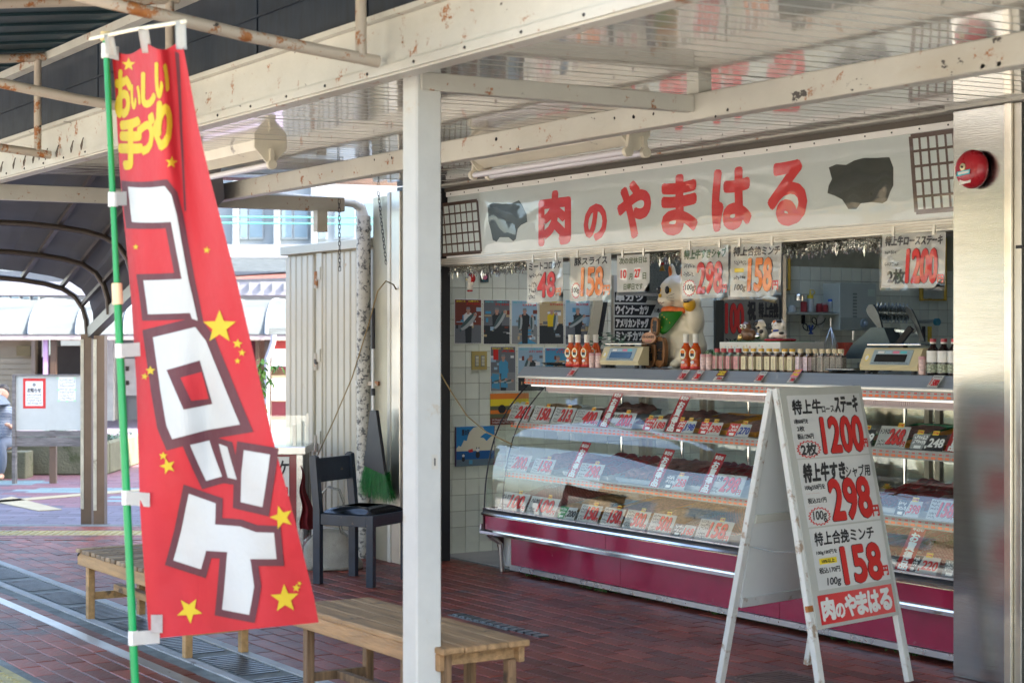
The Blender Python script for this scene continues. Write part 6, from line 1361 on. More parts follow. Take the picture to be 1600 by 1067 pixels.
# spider plant + leafy pot plant
def grassy(px, y, lab, nm, col, n_, Lr, z0=0, up=1.0):
    c = onc(px, y) + Vector((0, 0, z0)); t = thing(nm, lab, 'plant', c); m = mat(nm + ' leaf', col, .45, var=.35, vs_=20)
    MB().lathe([(0, 0), (.03, 0), (.04, .06), (.037, .06), (.03, .05), (0, .05)], c, 18).build('pot', mat('brown glazed pot', (.18, .12, .05), .3), t, 'a'); rr = random.Random(px)
    for k in range(n_):
        a = rr.uniform(0, 6.28); L2 = rr.uniform(*Lr); lift = rr.uniform(.5, 1.0) * up; q = MB(); pp = []
        for i_ in range(7): f = i_ / 6; pp.append((c + Vector((math.cos(a) * L2 * f, math.sin(a) * L2 * f * .7, .055 + L2 * lift * (f * 1.5 - f * f * 1.7))), .0035 * (1 - f * .85) + .0003))
        sd_ = Vector((-math.sin(a), math.cos(a), 0))
        for (p, w1), (p2, w2) in zip(pp, pp[1:]): q.quad(p - sd_ * w1, p + sd_ * w1, p2 + sd_ * w2, p2 - sd_ * w2)
        bmesh.ops.remove_doubles(q.bm, verts=q.bm.verts[:], dist=1e-5); q.build('leaf', m, t, 'all')
grassy(1117, 6.35, 'spider plant with thin arching leaves right of the lucky cat', 'spider_plant', (.10, .26, .03), 60, (.07, .14), .02)
c = onc(950, 6.5); t = thing('leafy_plant', 'dark leafy pot plant behind the left scale', 'plant', c); MB().lathe([(0, 0), (.05, 0), (.06, .11), (0, .11)], c, 18).build('pot', mat('dark pot', (.05, .05, .05), .5), t, 'a'); rr = random.Random(4)
for k in range(46):
    a = rr.uniform(0, 6.28); r_ = rr.uniform(.02, .14); p = c + Vector((r_ * math.cos(a) * 1.3, r_ * math.sin(a) * .7, .175 + rr.uniform(-.02, .05) - r_ * .2)); s_ = rr.uniform(.022, .036); u_ = Vector((math.cos(a), math.sin(a), rr.uniform(-.4, .3))) * s_; v_ = Vector((-math.sin(a), math.cos(a), rr.uniform(-.3, .3))) * s_ * .7
    q = MB(); q.bm.faces.new([q.bm.verts.new(x) for x in (p, p + u_ * .35 - v_ * .8, p + u_ * 1.1 - v_ * .5, p + u_ * 1.4, p + u_ * 1.1 + v_ * .5, p + u_ * .35 + v_ * .8)]); q.build('leaf', mat('dark plant leaf', (.03, .13, .03), .4, var=.4, vs_=15), t)
# ------------------------------------------------------------------ lucky cat
base_ = Vector((fx(1062, 6.42), 6.42, CT)); nk = thing('lucky_cat', 'large cream beckoning cat statue with green bib and wooden plaques on the counter', 'statue', base_)
CATM = mat('cream cat glaze', (.82, .75, .58), .35, var=.05, vs_=3, coat=.25, bump=.02, bs=8)
def nv(x, y, z): return base_ + Vector((x, y, z))
Rz = Matrix.Rotation
blob('cat_body', [(nv(.01, .02, .13), (.155, .14, .135)), (nv(.015, .03, .27), (.125, .115, .14)), (nv(-.11, -.03, .07), (.07, .09, .07)), (nv(.12, -.03, .07), (.07, .09, .07)), (nv(-.125, -.10, .025), (.035, .05, .028)), (nv(.10, -.10, .025), (.035, .05, .028)),
    (nv(-.015, -.015, .445), (.115, .105, .112)), (nv(-.03, -.095, .405), (.052, .035, .036)), (nv(.012, -.095, .405), (.045, .035, .034)), (nv(-.008, -.09, .385), (.045, .035, .026)),
    (nv(-.068, .0, .575), (.026, .018, .055), Rz(-.2, 4, 'Y')), (nv(-.066, .0, .545), (.038, .022, .035)), (nv(.048, .0, .575), (.026, .018, .055), Rz(.2, 4, 'Y')), (nv(.046, .0, .545), (.038, .022, .035)),
    (nv(-.125, -.04, .245), (.048, .055, .075)), (nv(-.115, -.095, .205), (.040, .045, .035)),
    (nv(.125, .01, .30), (.058, .065, .10)), (nv(.128, -.01, .40), (.055, .055, .10)), (nv(.125, -.03, .50), (.050, .050, .055))], CATM, nk, .0095, 6)
CATO = mat('orange cat glaze', (.75, .18, .02), .4, var=.2); CATY = mat('yellow cat glaze', (.80, .45, .02), .4)
for s_ in (-1, 1): MB().sph(nv(-.008 + s_ * .060, -.019, .572), (.014, .008, .038), Rz(s_ * .18, 4, 'Y')).build('inner_ear', CATO, nk, 'a')
for dx in (-.062, .022):
    MB().sph(nv(dx, -.108 if dx < 0 else -.112, .462), (.019, .010, .024)).build('eye', BLK, nk, 'a'); MB().sph(nv(dx + .017, -.104, .460), (.010, .007, .014)).build('eye_corner', CATY, nk, 'a'); MB().sph(nv(dx - .005, -.118, .47), (.004, .003, .005)).build('eye_glint', WHT, nk, 'a')
MB().sph(nv(-.026, -.128, .430), (.013, .008, .012)).build('nose', CATY, nk, 'a')
MB().ring_path([nv(-.045, -.128, .392), nv(-.03, -.134, .382), nv(-.018, -.133, .390), nv(-.004, -.133, .381), nv(.012, -.127, .390)], .0018, 6).build('mouth', mat('dark mouth line', (.2, .05, .03), .5), nk, 'a')
for s_ in (-1, 1):
    for k in range(3): MB().tube(nv(-.01 + s_ * .04, -.122, .405 + k * .008), nv(-.01 + s_ * .085, -.100, .395 + k * .022), .0009, n=5).build('whisker', BLK, nk)
MB().ring_path([nv(.005 + .105 * math.cos(a), .005 + .100 * math.sin(a), .345 + .004 * math.sin(3 * a)) for a in [2 * math.pi * k / 28 for k in range(28)]], .018, 10, True).build('collar', mat('orange collar', (.72, .16, .03), .5, var=.35, vs_=25), nk, 'all')
def bib(u, v):
    a = -2.55 + 1.95 * u; w_ = math.sin(math.pi * u); z = .335 - v * (.125 * w_ + .01); r_ = .118 + .018 * v; return nv(.008 + r_ * math.cos(a), .005 + r_ * 1.02 * math.sin(a), z)
MB().grid(bib, 24, 8).build('bib', mat('green bib glaze', (.03, .26, .02), .4, var=.15, vs_=10), nk, 'all', solid=.005)
for u, v in ((.3, .4), (.45, .7), (.6, .35), (.7, .6), (.5, .25), (.38, .15)): MB().sph(bib(u, v) + Vector((0, -.003, 0)), (.005, .002, .005), sub=1).build('bib_dot', CATY, nk)
MB().sph(nv(.150, -.045, .375), (.038, .040, .044)).build('orange_patch', mat('amber patch', (.78, .42, .02), .4), nk, 'a'); MB().sph(nv(.152, -.055, .400), (.030, .034, .028)).build('black_patch', mat('black glaze', (.02, .015, .015), .3), nk, 'a')
BRW2 = mat('brown plaque glaze', (.26, .12, .045), .5, var=.25, vs_=8, bump=.15, bs=20)
def plaque(cx, cz, rx, rz_, y, th, nm, chars, ch_h, tilt=0):
    M = Matrix.Translation(nv(cx, y, cz)) @ FRONT @ Rz(tilt, 4, 'Z'); q = MB(); n_ = 28; pts = [(math.copysign(abs(math.cos(a)) ** .75, math.cos(a)) * rx, math.copysign(abs(math.sin(a)) ** .85, math.sin(a)) * rz_) for a in [2 * math.pi * k / n_ for k in range(n_)]]
    q.prism([(x * .96, z * .96) for x, z in pts], 0, th, 'Z', M); p = q.build(nm, BRW2, nk); MB().ring_path([M @ Vector((x * .95, z * .95, th)) for x, z in pts], .006, 6, True).build('plaque_rim', BRW2, nk, 'all')
    Q = Print(); n2_ = len(chars)
    for k, c_ in enumerate(chars): Q.text(c_, -rx * .55, rz_ * .75 - (k + 1) * ch_h, rx * .55, rz_ * .75 - k * ch_h - .006, INK, .05)
    Q.build('plaque_lettering', nk, M=wm(nk).inverted() @ M @ Matrix.Translation((0, 0, th + .001)))
plaque(-.052, .104, .064, .104, -.165, .028, 'coin_plaque', '千万両', .046, .10); plaque(.035, .095, .048, .092, -.150, .028, 'coin_plaque', '開運', .058, -.03); plaque(-.045, .245, .032, .056, -.135, .018, 'luck_plaque', '福', .07, -.1)
M = Matrix.Translation(nv(-.035, -.196, .178)) @ FRONT; q = MB(); q.prism([(.068 * math.cos(2 * math.pi * k / 30), .034 * math.sin(2 * math.pi * k / 30)) for k in range(30)], 0, .010, 'Z', M)
wp_ = q.build('welcome_plaque', mat('light brown oval plaque', (.48, .24, .12), .5, var=.1, vs_=4), label='oval wooden plaque reading welcome on the front of the lucky cat', cat='plaque'); wp_.location.z += .0005
Print().text('いらっしゃいませ', -.054, -.002, .054, .016, INK, .03).text('ようこそ', -.03, -.022, .03, -.010, PNK, .02).build('lettering', wp_, M=wm(wp_).inverted() @ M @ Matrix.Translation((0, 0, .0105)))
# ------------------------------------------------------------------ back of the shop
def iw(px, py, d): return pt(px, py, X=LW + d)
def ibox(nm, pa, ya, pb, yb, d0, d1, m, par=None, bev=0, **k):
    a = iw(pa, ya, d1); b_ = iw(pb, yb, d1); return MB().box(LW + d0, LW + d1, a.y, b_.y, b_.z, a.z, bev=bev).build(nm, m, par, **k)
GLD = mat('gold mirror frame', (.60, .40, .08), .3, .9); MIR = mat('old mirror', (.45, .47, .45), .08, 1, var=.02, bump=0)
for pa, pb, ya, yb, lab in ((1150, 1236, 340, 454, 'gold framed mirror behind the mincemeat poster'), (1440, 1480, 372, 470, 'gold framed mirror behind the steak poster')):
    t = thing('wall_mirror', lab, 'mirror', iw((pa + pb) / 2, yb, .05)); ibox('mirror_glass', pa + 3, ya + 3, pb - 3, yb - 3, .02, .04, MIR, t); 
    for a_, b_, c_, d_ in ((pa, ya, pa + 3, yb), (pb - 3, ya, pb, yb), (pa + 3, ya, pb - 3, ya + 3), (pa + 3, yb - 3, pb - 3, yb)): ibox('mirror_frame', a_, b_, c_, d_, .02, .05, GLD, t, .003)
hb = thing('water_heater', 'pale grey wall mounted water heater on the rear tiles', 'water heater', iw(1340, 520, .1))
HM = mat('grey heater enamel', (.42, .47, .42), .4, var=.04)
ibox('heater_body', 1312, 442, 1370, 516, .03, .22, HM, hb, .006); ibox('heater_band', 1313, 496, 1369, 515, .2205, .224, mat('heater lower panel', (.30, .34, .30), .4), hb)
ibox('heater_label', 1356, 452, 1367, 463, .2205, .222, mat('heater label', (.5, .6, .5), .5), hb)
for k in range(9): ibox('louvre', 1333, 458 + k * 5, 1339, 461 + k * 5, .2205, .223, mat('heater louvre', (.2, .24, .21), .5), hb)
c = iw(1349, 505, .23); MB().tube(c, c + Vector((.02, 0, 0)), .035, n=24).build('dial', mat('heater dial', (.22, .28, .30), .4), hb, 'a'); MB().tube(c + Vector((.02, 0, 0)), c + Vector((.035, 0, 0)), .016, n=18).build('knob', mat('heater knob', (.35, .42, .5), .4), hb, 'a')
MB().tube(iw(1333, 517, .12), iw(1333, 532, .12), .012).build('heater_pipe', CHROME, hb, 'a')
shf = thing('wall_shelf', 'narrow wall shelf holding bottles left of the water heater', 'shelf', iw(1265, 492, .1)); ibox('shelf_board', 1205, 488, 1311, 491.5, .0, .22, mat('pale shelf board', (.42, .46, .40), .5), shf); ibox('shelf_lip', 1258, 476, 1311, 487, .0, .012, GYW if 'GYW' in globals() else DIM, shf)
for px in (1215, 1255): MB().bar(iw(px, 492, .01), iw(px, 506, .01), .02, .02, (1, 0, 0)).build('shelf_bracket', BLK, shf)
def jar(px, yb, r_, h, body, capc, lab, nm='sauce_jar', tip=False, d=.13):
    c = iw(px, yb, d); t = thing(nm, lab, 'jar', c, group='jars and bottles on the wall shelf'); MB().lathe([(0, 0), (r_, 0), (r_, h * .75), (r_ * .8, h * .8), (0, h * .8)], c, 16).build('jar_body', body, t, 'a'); MB().lathe([(0, h * .8), (r_ * .85, h * .8), (r_ * .8, h), (0, h)], c, 16).build('cap', capc, t, 'a')
    if tip: MB().lathe([(r_ * .3, h), (r_ * .12, h * 1.35), (0, h * 1.35)], c, 10).build('nozzle', capc, t, 'a'); MB().ring_path([c + Vector((0, .02, h)), c + Vector((0, .05, h * 1.15)), c + Vector((0, .035, h * 1.3)), c + Vector((0, .0, h * 1.3))], .004, 6).build('cap_strap', capc, t, 'a')
YC = mat('yellow squeeze cap', (.70, .52, .03), .4); FR = mat('frosted plastic', (.45, .48, .45), .3); RS = mat('dark red jar', (.30, .02, .03), .3)
jar(1266, 487.5, .030, .13, FR, YC, 'squeeze bottle with yellow nozzle on the wall shelf', tip=True); jar(1280, 487.5, .026, .065, RS, RS, 'left one of two dark red jars on the wall shelf'); jar(1288, 487.5, .030, .07, RS, mat('pale lid', (.5, .35, .33), .5), 'right one of two dark red jars on the wall shelf'); jar(1297, 487.5, .020, .10, FR, mat('bright blue cap', (.02, .12, .5), .4), 'jar with bright blue cap on the wall shelf'); jar(1256, 487.5, .026, .10, RS, FR, 'dark red jar beside the squeeze bottle'); jar(1238, 487.5, .034, .05, FR, FR, 'wide clear tub on the wall shelf', 'plastic_tub'); jar(1218, 487.5, .04, .07, mat('brownish tub', (.25, .17, .12), .4), FR, 'brown filled tub at the left end of the wall shelf', 'plastic_tub'); jar(1249, 470, .04, .05, CHROME, CHROME, 'shiny round tin on the wall shelf', 'round_tin')
wk = thing('whisk', 'wire whisk hanging from the wall shelf', 'whisk', iw(1298, 540, .15))
c0 = iw(1298, 497, .15); c1 = iw(1298, 510, .15); MB().tube(c0, c1, .008).build('handle', CHROME, wk, 'a')
for k in range(7):
    a = math.pi * k / 7; rr_ = .055; pts = [c1 + Vector((rr_ * math.cos(a) * math.sin(math.pi * f) * 1.0 * (1), rr_ * math.sin(a) * math.sin(math.pi * f), -.20 * (f if f < .5 else 1 - f) * 1.9 + 0)) for f in [i_ / 16 for i_ in range(17)]]
    pts = [c1 + Vector((rr_ * math.cos(a) * (1 if f < .5 else -1) * math.sin(math.pi * min(f, 1 - f) * 1.25), rr_ * math.sin(a) * (1 if f < .5 else -1) * math.sin(math.pi * min(f, 1 - f) * 1.25), -.17 * math.sin(math.pi * f))) for f in [i_ / 20 for i_ in range(21)]]
    MB().ring_path(pts, .0012, 5).build('wire_loop', CHROME, wk, 'a')
wc = thing('wall_clock', 'small white oval hanging from the shelf with a cable', 'hanging item', iw(1280, 515, .1)); M = Matrix.Translation(iw(1281, 502, .12)) @ WALL; MB().prism([(.038 * math.cos(2 * math.pi * k / 24), .052 * math.sin(2 * math.pi * k / 24)) for k in range(24)], 0, .01, 'Z', M).build('oval_plate', mat('white oval plate', (.6, .6, .55), .4), wc)
cbq = MB().ring_path([iw(1283 + 7 * math.cos(a * 2) - a * 4.5, 497 + 8 * math.sin(a * 2) + a * 3, .14) for a in [k * .3 for k in range(22)]], .004, 6).build('cable', BLK, smooth='all', label='tangled black cable hanging below the wall shelf', cat='cable')
gl = thing('blue_clip', 'small blue plastic clip hanging below the shelf', 'clip', iw(1267, 530, .15)); MB().bar(iw(1264, 508, .15), iw(1268, 521, .15), .012, .01).bar(iw(1270, 508, .15), iw(1266, 521, .15), .012, .01).bar(iw(1264, 521, .15), iw(1270, 521, .15), .01, .012).build('clip_body', mat('blue plastic', (.02, .08, .35), .4), gl)
# knife rack, hooks
rk = thing('tool_rack', 'tool rail with a blue hook and yellow handle on the rear tiles', 'rail', iw(1440, 520, .1)); MB().tube(iw(1428, 503, .06), iw(1462, 501, .06), .012).build('rail', mat('grey rail', (.3, .33, .3), .4), rk, 'a'); c = iw(1462, 503, .07); MB().tube(c, c + Vector((.03, 0, 0)), .03, n=20).build('suction_cup', mat('blue suction cup', (.05, .25, .32), .3), rk, 'a')
ibox('hanging_tool', 1452, 510, 1456, 534, .04, .06, mat('yellow tool handle', (.65, .42, .03), .4), rk); ibox('hanging_tool', 1443, 510, 1446, 534, .04, .06, BLK, rk); ibox('bracket_strip', 1451.5, 450, 1456, 469, .0, .01, mat('olive strip', (.32, .27, .1), .6), rk)
# meat slicer
sl_ = thing('meat_slicer', 'steel meat slicer with spiked roller behind the right scale', 'slicer', onc(1385, 6.75)); SLM = mat('slicer steel', (.40, .46, .48), .28, 1, var=.15, vs_=4)
SX = fx(1385, 6.9)
def sp_(px, py, y=6.9): return pt(px, py, Y=y)
A = [sp_(*p) for p in ((1318, 560), (1330, 540), (1360, 512), (1381, 512), (1400, 560))]; q = MB(); a0 = [q.bm.verts.new(p) for p in A]; a1 = [q.bm.verts.new(p + Vector((0, .10, 0))) for p in A]; q.bm.faces.new(a0); q.bm.faces.new(a1[::-1])
for k in range(5): q.bm.faces.new((a0[k], a1[k], a1[(k + 1) % 5], a0[(k + 1) % 5]))
q.build('slicer_body', mat('slicer blue grey', (.14, .19, .21), .35, .6, var=.15), sl_)
def plate(pts, y, th, nm, m): 
    q = MB(); A = [sp_(*p, y) for p in pts]; a0 = [q.bm.verts.new(p) for p in A]; a1 = [q.bm.verts.new(p + Vector((0, th, 0))) for p in A]; n_ = len(A); q.bm.faces.new(a0); q.bm.faces.new(a1[::-1])
    for k in range(n_): q.bm.faces.new((a0[k], a1[k], a1[(k + 1) % n_], a0[(k + 1) % n_]))
    q.build(nm, m, sl_)
plate([(1357, 476), (1364, 476), (1372, 490), (1378, 512), (1372, 513), (1356, 492), (1353, 484)], 6.86, .012, 'side_plate', mat('slicer dark plate', (.12, .14, .15), .3, .7)); plate([(1416, 478), (1424, 484), (1434, 505), (1444, 532), (1438, 534), (1428, 506), (1415, 486)], 7.0, .012, 'side_plate', MATS['slicer dark plate'])
MB().tube(sp_(1368, 488, 6.92), sp_(1420, 490, 7.05), .040, n=24).build('roller', mat('dark roller', (.10, .12, .12), .35, .8), sl_, 'a')
c0, c1 = sp_(1368, 488, 6.92), sp_(1420, 490, 7.05); ax = (c1 - c0).normalized(); u0 = ax.cross(Vector((0, 0, 1))).normalized(); v0_ = ax.cross(u0)
for i_ in range(9):
    for k in range(14):
        a = 2 * math.pi * (k + .5 * (i_ % 2)) / 14; p = c0.lerp(c1, (i_ + .5) / 9); d = u0 * math.cos(a) + v0_ * math.sin(a)
        if d.dot(Vector((-AX[0], -AX[1], .3))) < -.1: continue
        MB().ring_path([p + d * .038, p + d * .058], [.008, .003], 5).build('spike', SLM, sl_)
MB().bar(sp_(1375, 514, 6.95), sp_(1436, 520, 7.05), .03, .014).build('slicer_arm', SLM, sl_); MB().bar(sp_(1402, 540, 6.95), sp_(1424, 512, 6.98), .03, .03).build('knife_guard', BLK, sl_); MB().box(fx(1350, 6.95), fx(1440, 6.95), 6.9, 7.2, CT - .02, CT + .04).build('slicer_base', SLM, sl_)
MB().box(fx(1300, 6.9), -4.75, 6.87, 7.35, .0, CT - .025).build('work_table', STEEL, label='steel work table behind the case carrying the meat slicer', cat='work table')
# dark partition behind the cat with old hand written posters
pn = thing('inner_partition', 'dark inner partition with old handwritten posters behind the figurines', 'partition', iw(1180, 560, 1.2))
a = pt(1118, 380, X=-8.9); b_ = pt(1220, 600, X=-8.9); MB().box(-8.92, -8.9, a.y, b_.y, b_.z, 2.3).build('partition_board', mat('dark partition', (.03, .035, .03), .6), pn); MB().box(-8.93, -8.88, b_.y, b_.y + .03, b_.z, 2.3).build('partition_post', ALU, pn)
a2_ = pt(1131, 462, X=-8.9); b2_ = pt(1217, 545, X=-8.9); w_ = b2_.y - a2_.y; h = a2_.z - b2_.z
MB().box(-8.899, -8.896, a2_.y, b2_.y, b2_.z, a2_.z).build('old_poster', mat('dim old paper', (.22, .21, .17), .7), pn)
Q = Print().num('100', 0.01, h * .3, w_ * .34, h * .85, RED, .03, .015).text('祝', w_ * .42, h * .55, w_ * .56, h * .9, INK, .04).text('特上合挽', w_ * .62, h * .6, w_ * .98, h * .88, INK, .04).text('ミンチロースト', 0.01, h * .03, w_ * .5, h * .2, INK, .04).squiggle(w_ * .42, h * .35, w_ * .95, h * .5, rows=2, seed=3)
Q.build('poster_lettering', pn, M=wm(pn).inverted() @ Matrix.Translation((-8.8955, a2_.y, b2_.z)) @ WALL)
MB().tube(pt(1187, 463, X=-8.8), pt(1213, 470, X=-8.7), .02).build('rolled_paper', mat('rolled paper', (.45, .36, .2), .6), pn, 'a')
bgm_ = thing('mesh_panel', 'grey perforated mesh panel behind the lucky cat and the closing notice', 'panel', iw(1030, 480, .9)); a = pt(1012, 398, X=-9.26); b_ = pt(1072, 470, X=-9.26); MB().box(-9.27, -9.26, a.y, b_.y, b_.z, a.z).build('mesh_sheet', mat('grey perforated sheet', (.12, .13, .11), .5, var=.5, vs_=120), bgm_); MB().bar(pt(964, 459, X=-9.2), pt(1040, 461, X=-9.2), .012, .02).build('panel_rod', CHROME, bgm_)
# red package and white spray bottle low on the rear
ibox('snack_packet', 1320, 535, 1333, 555, .1, .2, mat('red yellow packet', (.6, .08, .04), .4, var=.4, vs_=12), None, .004, label='red and yellow packet standing below the water heater', cat='packet'); 
# ================================================================== BEHIND AND AROUND
def lbox(mb, l0, l1, t0, t1, z0, z1, bev=0): return mb.box(l0, l1, t0, t1, z0, z1, LTM, bev)
def L(px, t): return (px - 800) / FL * t
def Zt(py, t): return EYE + (532 - py) / FL * t
BRP = mat('brown shelter metal', (.15, .105, .075), .4, .3, var=.15, vs_=5, dirt=.12, dcol=(.3, .27, .2))
GRC = mat('grey shelter roofing', (0.1326, 0.1248, 0.1209), .5, var=.08, vs_=2)
# curved shelter
st = thing('curved_shelter', 'dark brown shelter with curved ribbed roof standing behind the red flag', 'shelter', lt(L(140, 13.9), 13.9, -.15))
PR_ = [(0, -.02), (-.01, .10), (-.04, .20), (-.10, .29), (-.20, .355), (-.34, .395), (-.52, .425), (-.75, .45), (-1.05, .465), (-1.4, .46)]
base = Vector((L(137, 13.9), 13.9, Zt(520, 13.9))); step = Vector((.37, -.85, .155))
NR = 4.6
def sp(k, i): return base + step * k + Vector((PR_[i][0], 0, PR_[i][1]))
for k in range(5): MB().ring_path([LTM @ sp(k, i) for i in range(len(PR_))], .022, 8).build('roof_rib', mat('dark rib bronze', (.05, .038, .03), .4, .3), st, 'a')
for i in (2, 4, 6, 8): MB().bar(LTM @ (sp(-.05, i) + Vector((0, 0, .03))), LTM @ (sp(NR, i) + Vector((0, 0, .03))), .03, .03).build('purlin', mat('dark rib bronze', (.05, .038, .03), .4, .3), st)
q = MB(); V = [[q.bm.verts.new(LTM @ (sp(k, i) + Vector((.05, 0, .06)))) for i in range(len(PR_))] for k in (0, NR)]
for i in range(len(PR_) - 1): q.bm.faces.new((V[0][i], V[0][i + 1], V[1][i + 1], V[1][i]))
q.build('roof_panel', GRC, st, 'all', solid=.006)
for k in (): MB().ring_path([LTM @ (base + step * k + Vector((PR_[i][0], 0, PR_[i][1]))) for i in range(len(PR_))], .022, 8).build('roof_rib', mat('dark rib bronze', (.05, .038, .03), .4, .3), st, 'a')
MB().bar(LTM @ (base + step * -.1 + Vector((.03, 0, 0))), LTM @ (base + step * 4 + Vector((.03, 0, 0))), .07, .09).build('eaves_beam', mat('grey green beam', (.20, .20, .17), .4, .4, var=.1), st)
for px, dt_, nm in ((136.5, 0, 1), (156.5, -.12, 2)):
    t = 13.9 + dt_; l = L(px, t)
    q = MB(); lbox(q, l - .043, l + .043, t - .04, t + .06, -.15, Zt(522 if nm == 1 else 530, t) + (0 if nm == 1 else .03)); q.build('shelter_post', BRP, st)
    q = MB(); lbox(q, l - .044, l - .018, t - .046, t - .041, .10, Zt(530, t)); q.build('sky_sheen_strip', mat('pale sky sheen', (.55, .55, .47), .45, .3, var=.25, vs_=8, dirt=.3), st)  # pale strip paints the sky's reflection on the side of the post
q = MB(); lbox(q, L(162, 13.9), L(167, 13.9), 13.82, 13.86, .8, 1.12); q.build('white_notice', PAPER, st)
# notice board
nb = thing('notice_board', 'white notice board with a red framed notice in front of the planter', 'notice board', lt(L(70, 19.2), 19.2, -.15))
T = 19.2; GWD = mat('grey weathered timber', (.17, .16, .15), .8, var=.4, vs_=5, bump=.3, bs=20, stretch=(1, 1, 8))
q = MB(); lbox(q, L(22, T), L(140, T), T, T + .03, Zt(672, T), Zt(587, T)); q.build('white_board', mat('aged white board', (0.5148, 0.546, 0.4992), .5, var=.05, dirt=.15, dcol=(.4, .42, .36)), nb)
q = MB(); lbox(q, L(20, T), L(140, T), T - .02, T + .05, Zt(587, T), Zt(585, T)); q.build('top_rail', GWD, nb)
for a, b_ in ((673, 682), (683, 697)): q = MB(); lbox(q, L(24, T), L(140, T), T - .01, T + .02, Zt(b_, T), Zt(a, T)); q.build('plank', GWD, nb)
for a in (20, 130): q = MB(); lbox(q, L(a, T), L(a + 5, T), T - .03, T + .05, -.15, Zt(586, T)); q.build('side_post', GWD, nb)
q = MB(); lbox(q, L(76, T), L(86, T), T + .03, T + .09, -.15, Zt(640, T)); q.build('centre_post', BRP, nb)
Q = Print(); o = (L(22, T), 0)
def nx(px): return L(px, T)
Q.rect(nx(36), Zt(638, T), nx(71.5), Zt(591, T), RED); Q.rect(nx(40), Zt(634, T), nx(67), Zt(595.5, T), PAPER, .002); Q.text('お知らせ', nx(43), Zt(613, T), nx(64), Zt(606, T), INK, .03, z=.003); Q.ell(nx(53.5), Zt(601, T), .02, .02, GRY, .003); Q.squiggle(nx(42), Zt(632, T), nx(65), Zt(615, T), rows=4, seed=5, z=.003)
Q.rect(nx(91), Zt(626, T), nx(118), Zt(589, T), PAPER, .002); Q.squiggle(nx(93), Zt(625, T), nx(116), Zt(591, T), GRY, rows=7, seed=8, z=.003)
for a in ((90, 591), (117, 591), (91, 609), (118, 609), (92, 626), (105, 627), (117, 626)): Q.rect(nx(a[0] - 2), Zt(a[1] + 1.5, T), nx(a[0] + 2), Zt(a[1] - 1.5, T), mat('pale green tape', (.45, .70, .45), .5), .004)
Q.build('lettering', nb, M=wm(nb).inverted() @ LTM @ Matrix.Translation((0, T, 0)) @ FRONT)
# planter with ground cover
T = 20.4; pl = thing('stone_planter', 'long mossy concrete planter behind the notice board', 'planter', lt(L(60, T), T, -.15))
MOSSC = mat('mossy concrete', (0.1326, 0.1404, 0.0936), .9, var=.3, vs_=3, bump=.5, bs=40, dirt=.4, dcol=(.08, .10, .05), ds=2)
q = MB(); lbox(q, L(-90, T), L(166, T), T, T + .18, -.15, Zt(690, T), .03); q.build('planter_wall', MOSSC, pl)
q = MB(); lbox(q, L(158, T), L(166, T), T + .18, T + 3, -.15, Zt(690, T), .03); q.build('planter_wall', MOSSC, pl)
q = MB(); lbox(q, L(-90, T), L(160, T), T + .18, T + 3, -.15, .16); q.build('soil', mat('planter soil', (.05, .035, .02), .9), pl)
LEAFB = mat('grey green ground cover', (.07, .12, .085), .6, var=.5, vs_=8)
q = MB()
for k in range(9000):
    l = random.uniform(L(-60, T), L(158, T)); t = T + .15 + random.random() ** 1.5 * 1.6; h = .22 + .10 * noise.noise(Vector((l * 2, t * 2, 0))) + .05 * random.random()
    a = random.uniform(0, 6.28); s_ = random.uniform(.015, .035); p = LTM @ Vector((l, t, h)); u_ = Vector((math.cos(a), math.sin(a), random.uniform(-.2, .9))) * s_; v_ = Vector((-math.sin(a), math.cos(a), .4)) * s_ * .5
    q.quad(p - v_ * .6, p + u_ * .5 - v_, p + u_, p + u_ * .4 + v_)
q.build('ground_cover', LEAFB, pl, kind='stuff')
# white vaulted arcade roof beyond
T = 31.; ar = thing('vaulted_arcade', 'long white vaulted arcade roof on slim posts across the plaza', 'arcade roof', lt(L(200, T), T, -.15))
WR = mat('white vault sheet', (0.234, 0.2652, 0.273), .35, var=.03)
l0, l1 = L(-120, T), L(462, T); zb = Zt(522, T); hh = (522 - 466) / FL * T
prof = [(math.sin(a) * -1.0 + 1.0, zb + hh * math.sin(a)) for a in [k * math.pi / 2 / 9 for k in range(10)]]
prof = [(T + 1.3 * (1 - math.cos(k * math.pi / 2 / 9)), zb + hh * math.sin(k * math.pi / 2 / 9)) for k in range(10)] + [(T + 3.6, zb + hh * 1.02)]
rp = [-120 + 74 * k + 18 for k in range(9)]
edges = [l0] + [L(p, T) for p in rp if p < 455] + [l1]
for a, b_ in zip(edges, edges[1:]):
    q = MB(); V1 = [q.bm.verts.new(LTM @ Vector((a + .02, y, z))) for y, z in prof]; V2 = [q.bm.verts.new(LTM @ Vector((b_ - .02, y, z))) for y, z in prof]
    for i in range(len(prof) - 1): q.bm.faces.new((V1[i], V1[i + 1], V2[i + 1], V2[i]))
    q.build('vault_panel', WR, ar, 'all', solid=.01)
    MB().ring_path([LTM @ Vector((a, y - .02, z)) for y, z in prof], .035, 6).build('vault_rib', mat('grey vault rib', (.25, .29, .31), .5), ar, 'a')
q = MB(); lbox(q, l0, l1, T - .02, T + .06, zb - .10, zb - .02); q.build('gutter', mat('pinkish grey gutter', (.34, .30, .29), .5), ar)
q = MB(); lbox(q, l0, l1, T - .03, T + .06, zb - .019, zb + .0); q.build('gutter_edge', mat('dark gutter edge', (.06, .06, .065), .5), ar)
PUR = mat('purple post paint', (.36, .24, .42), .5, var=.05); BRD = mat('dark brown post', (.06, .035, .02), .5, var=.1)
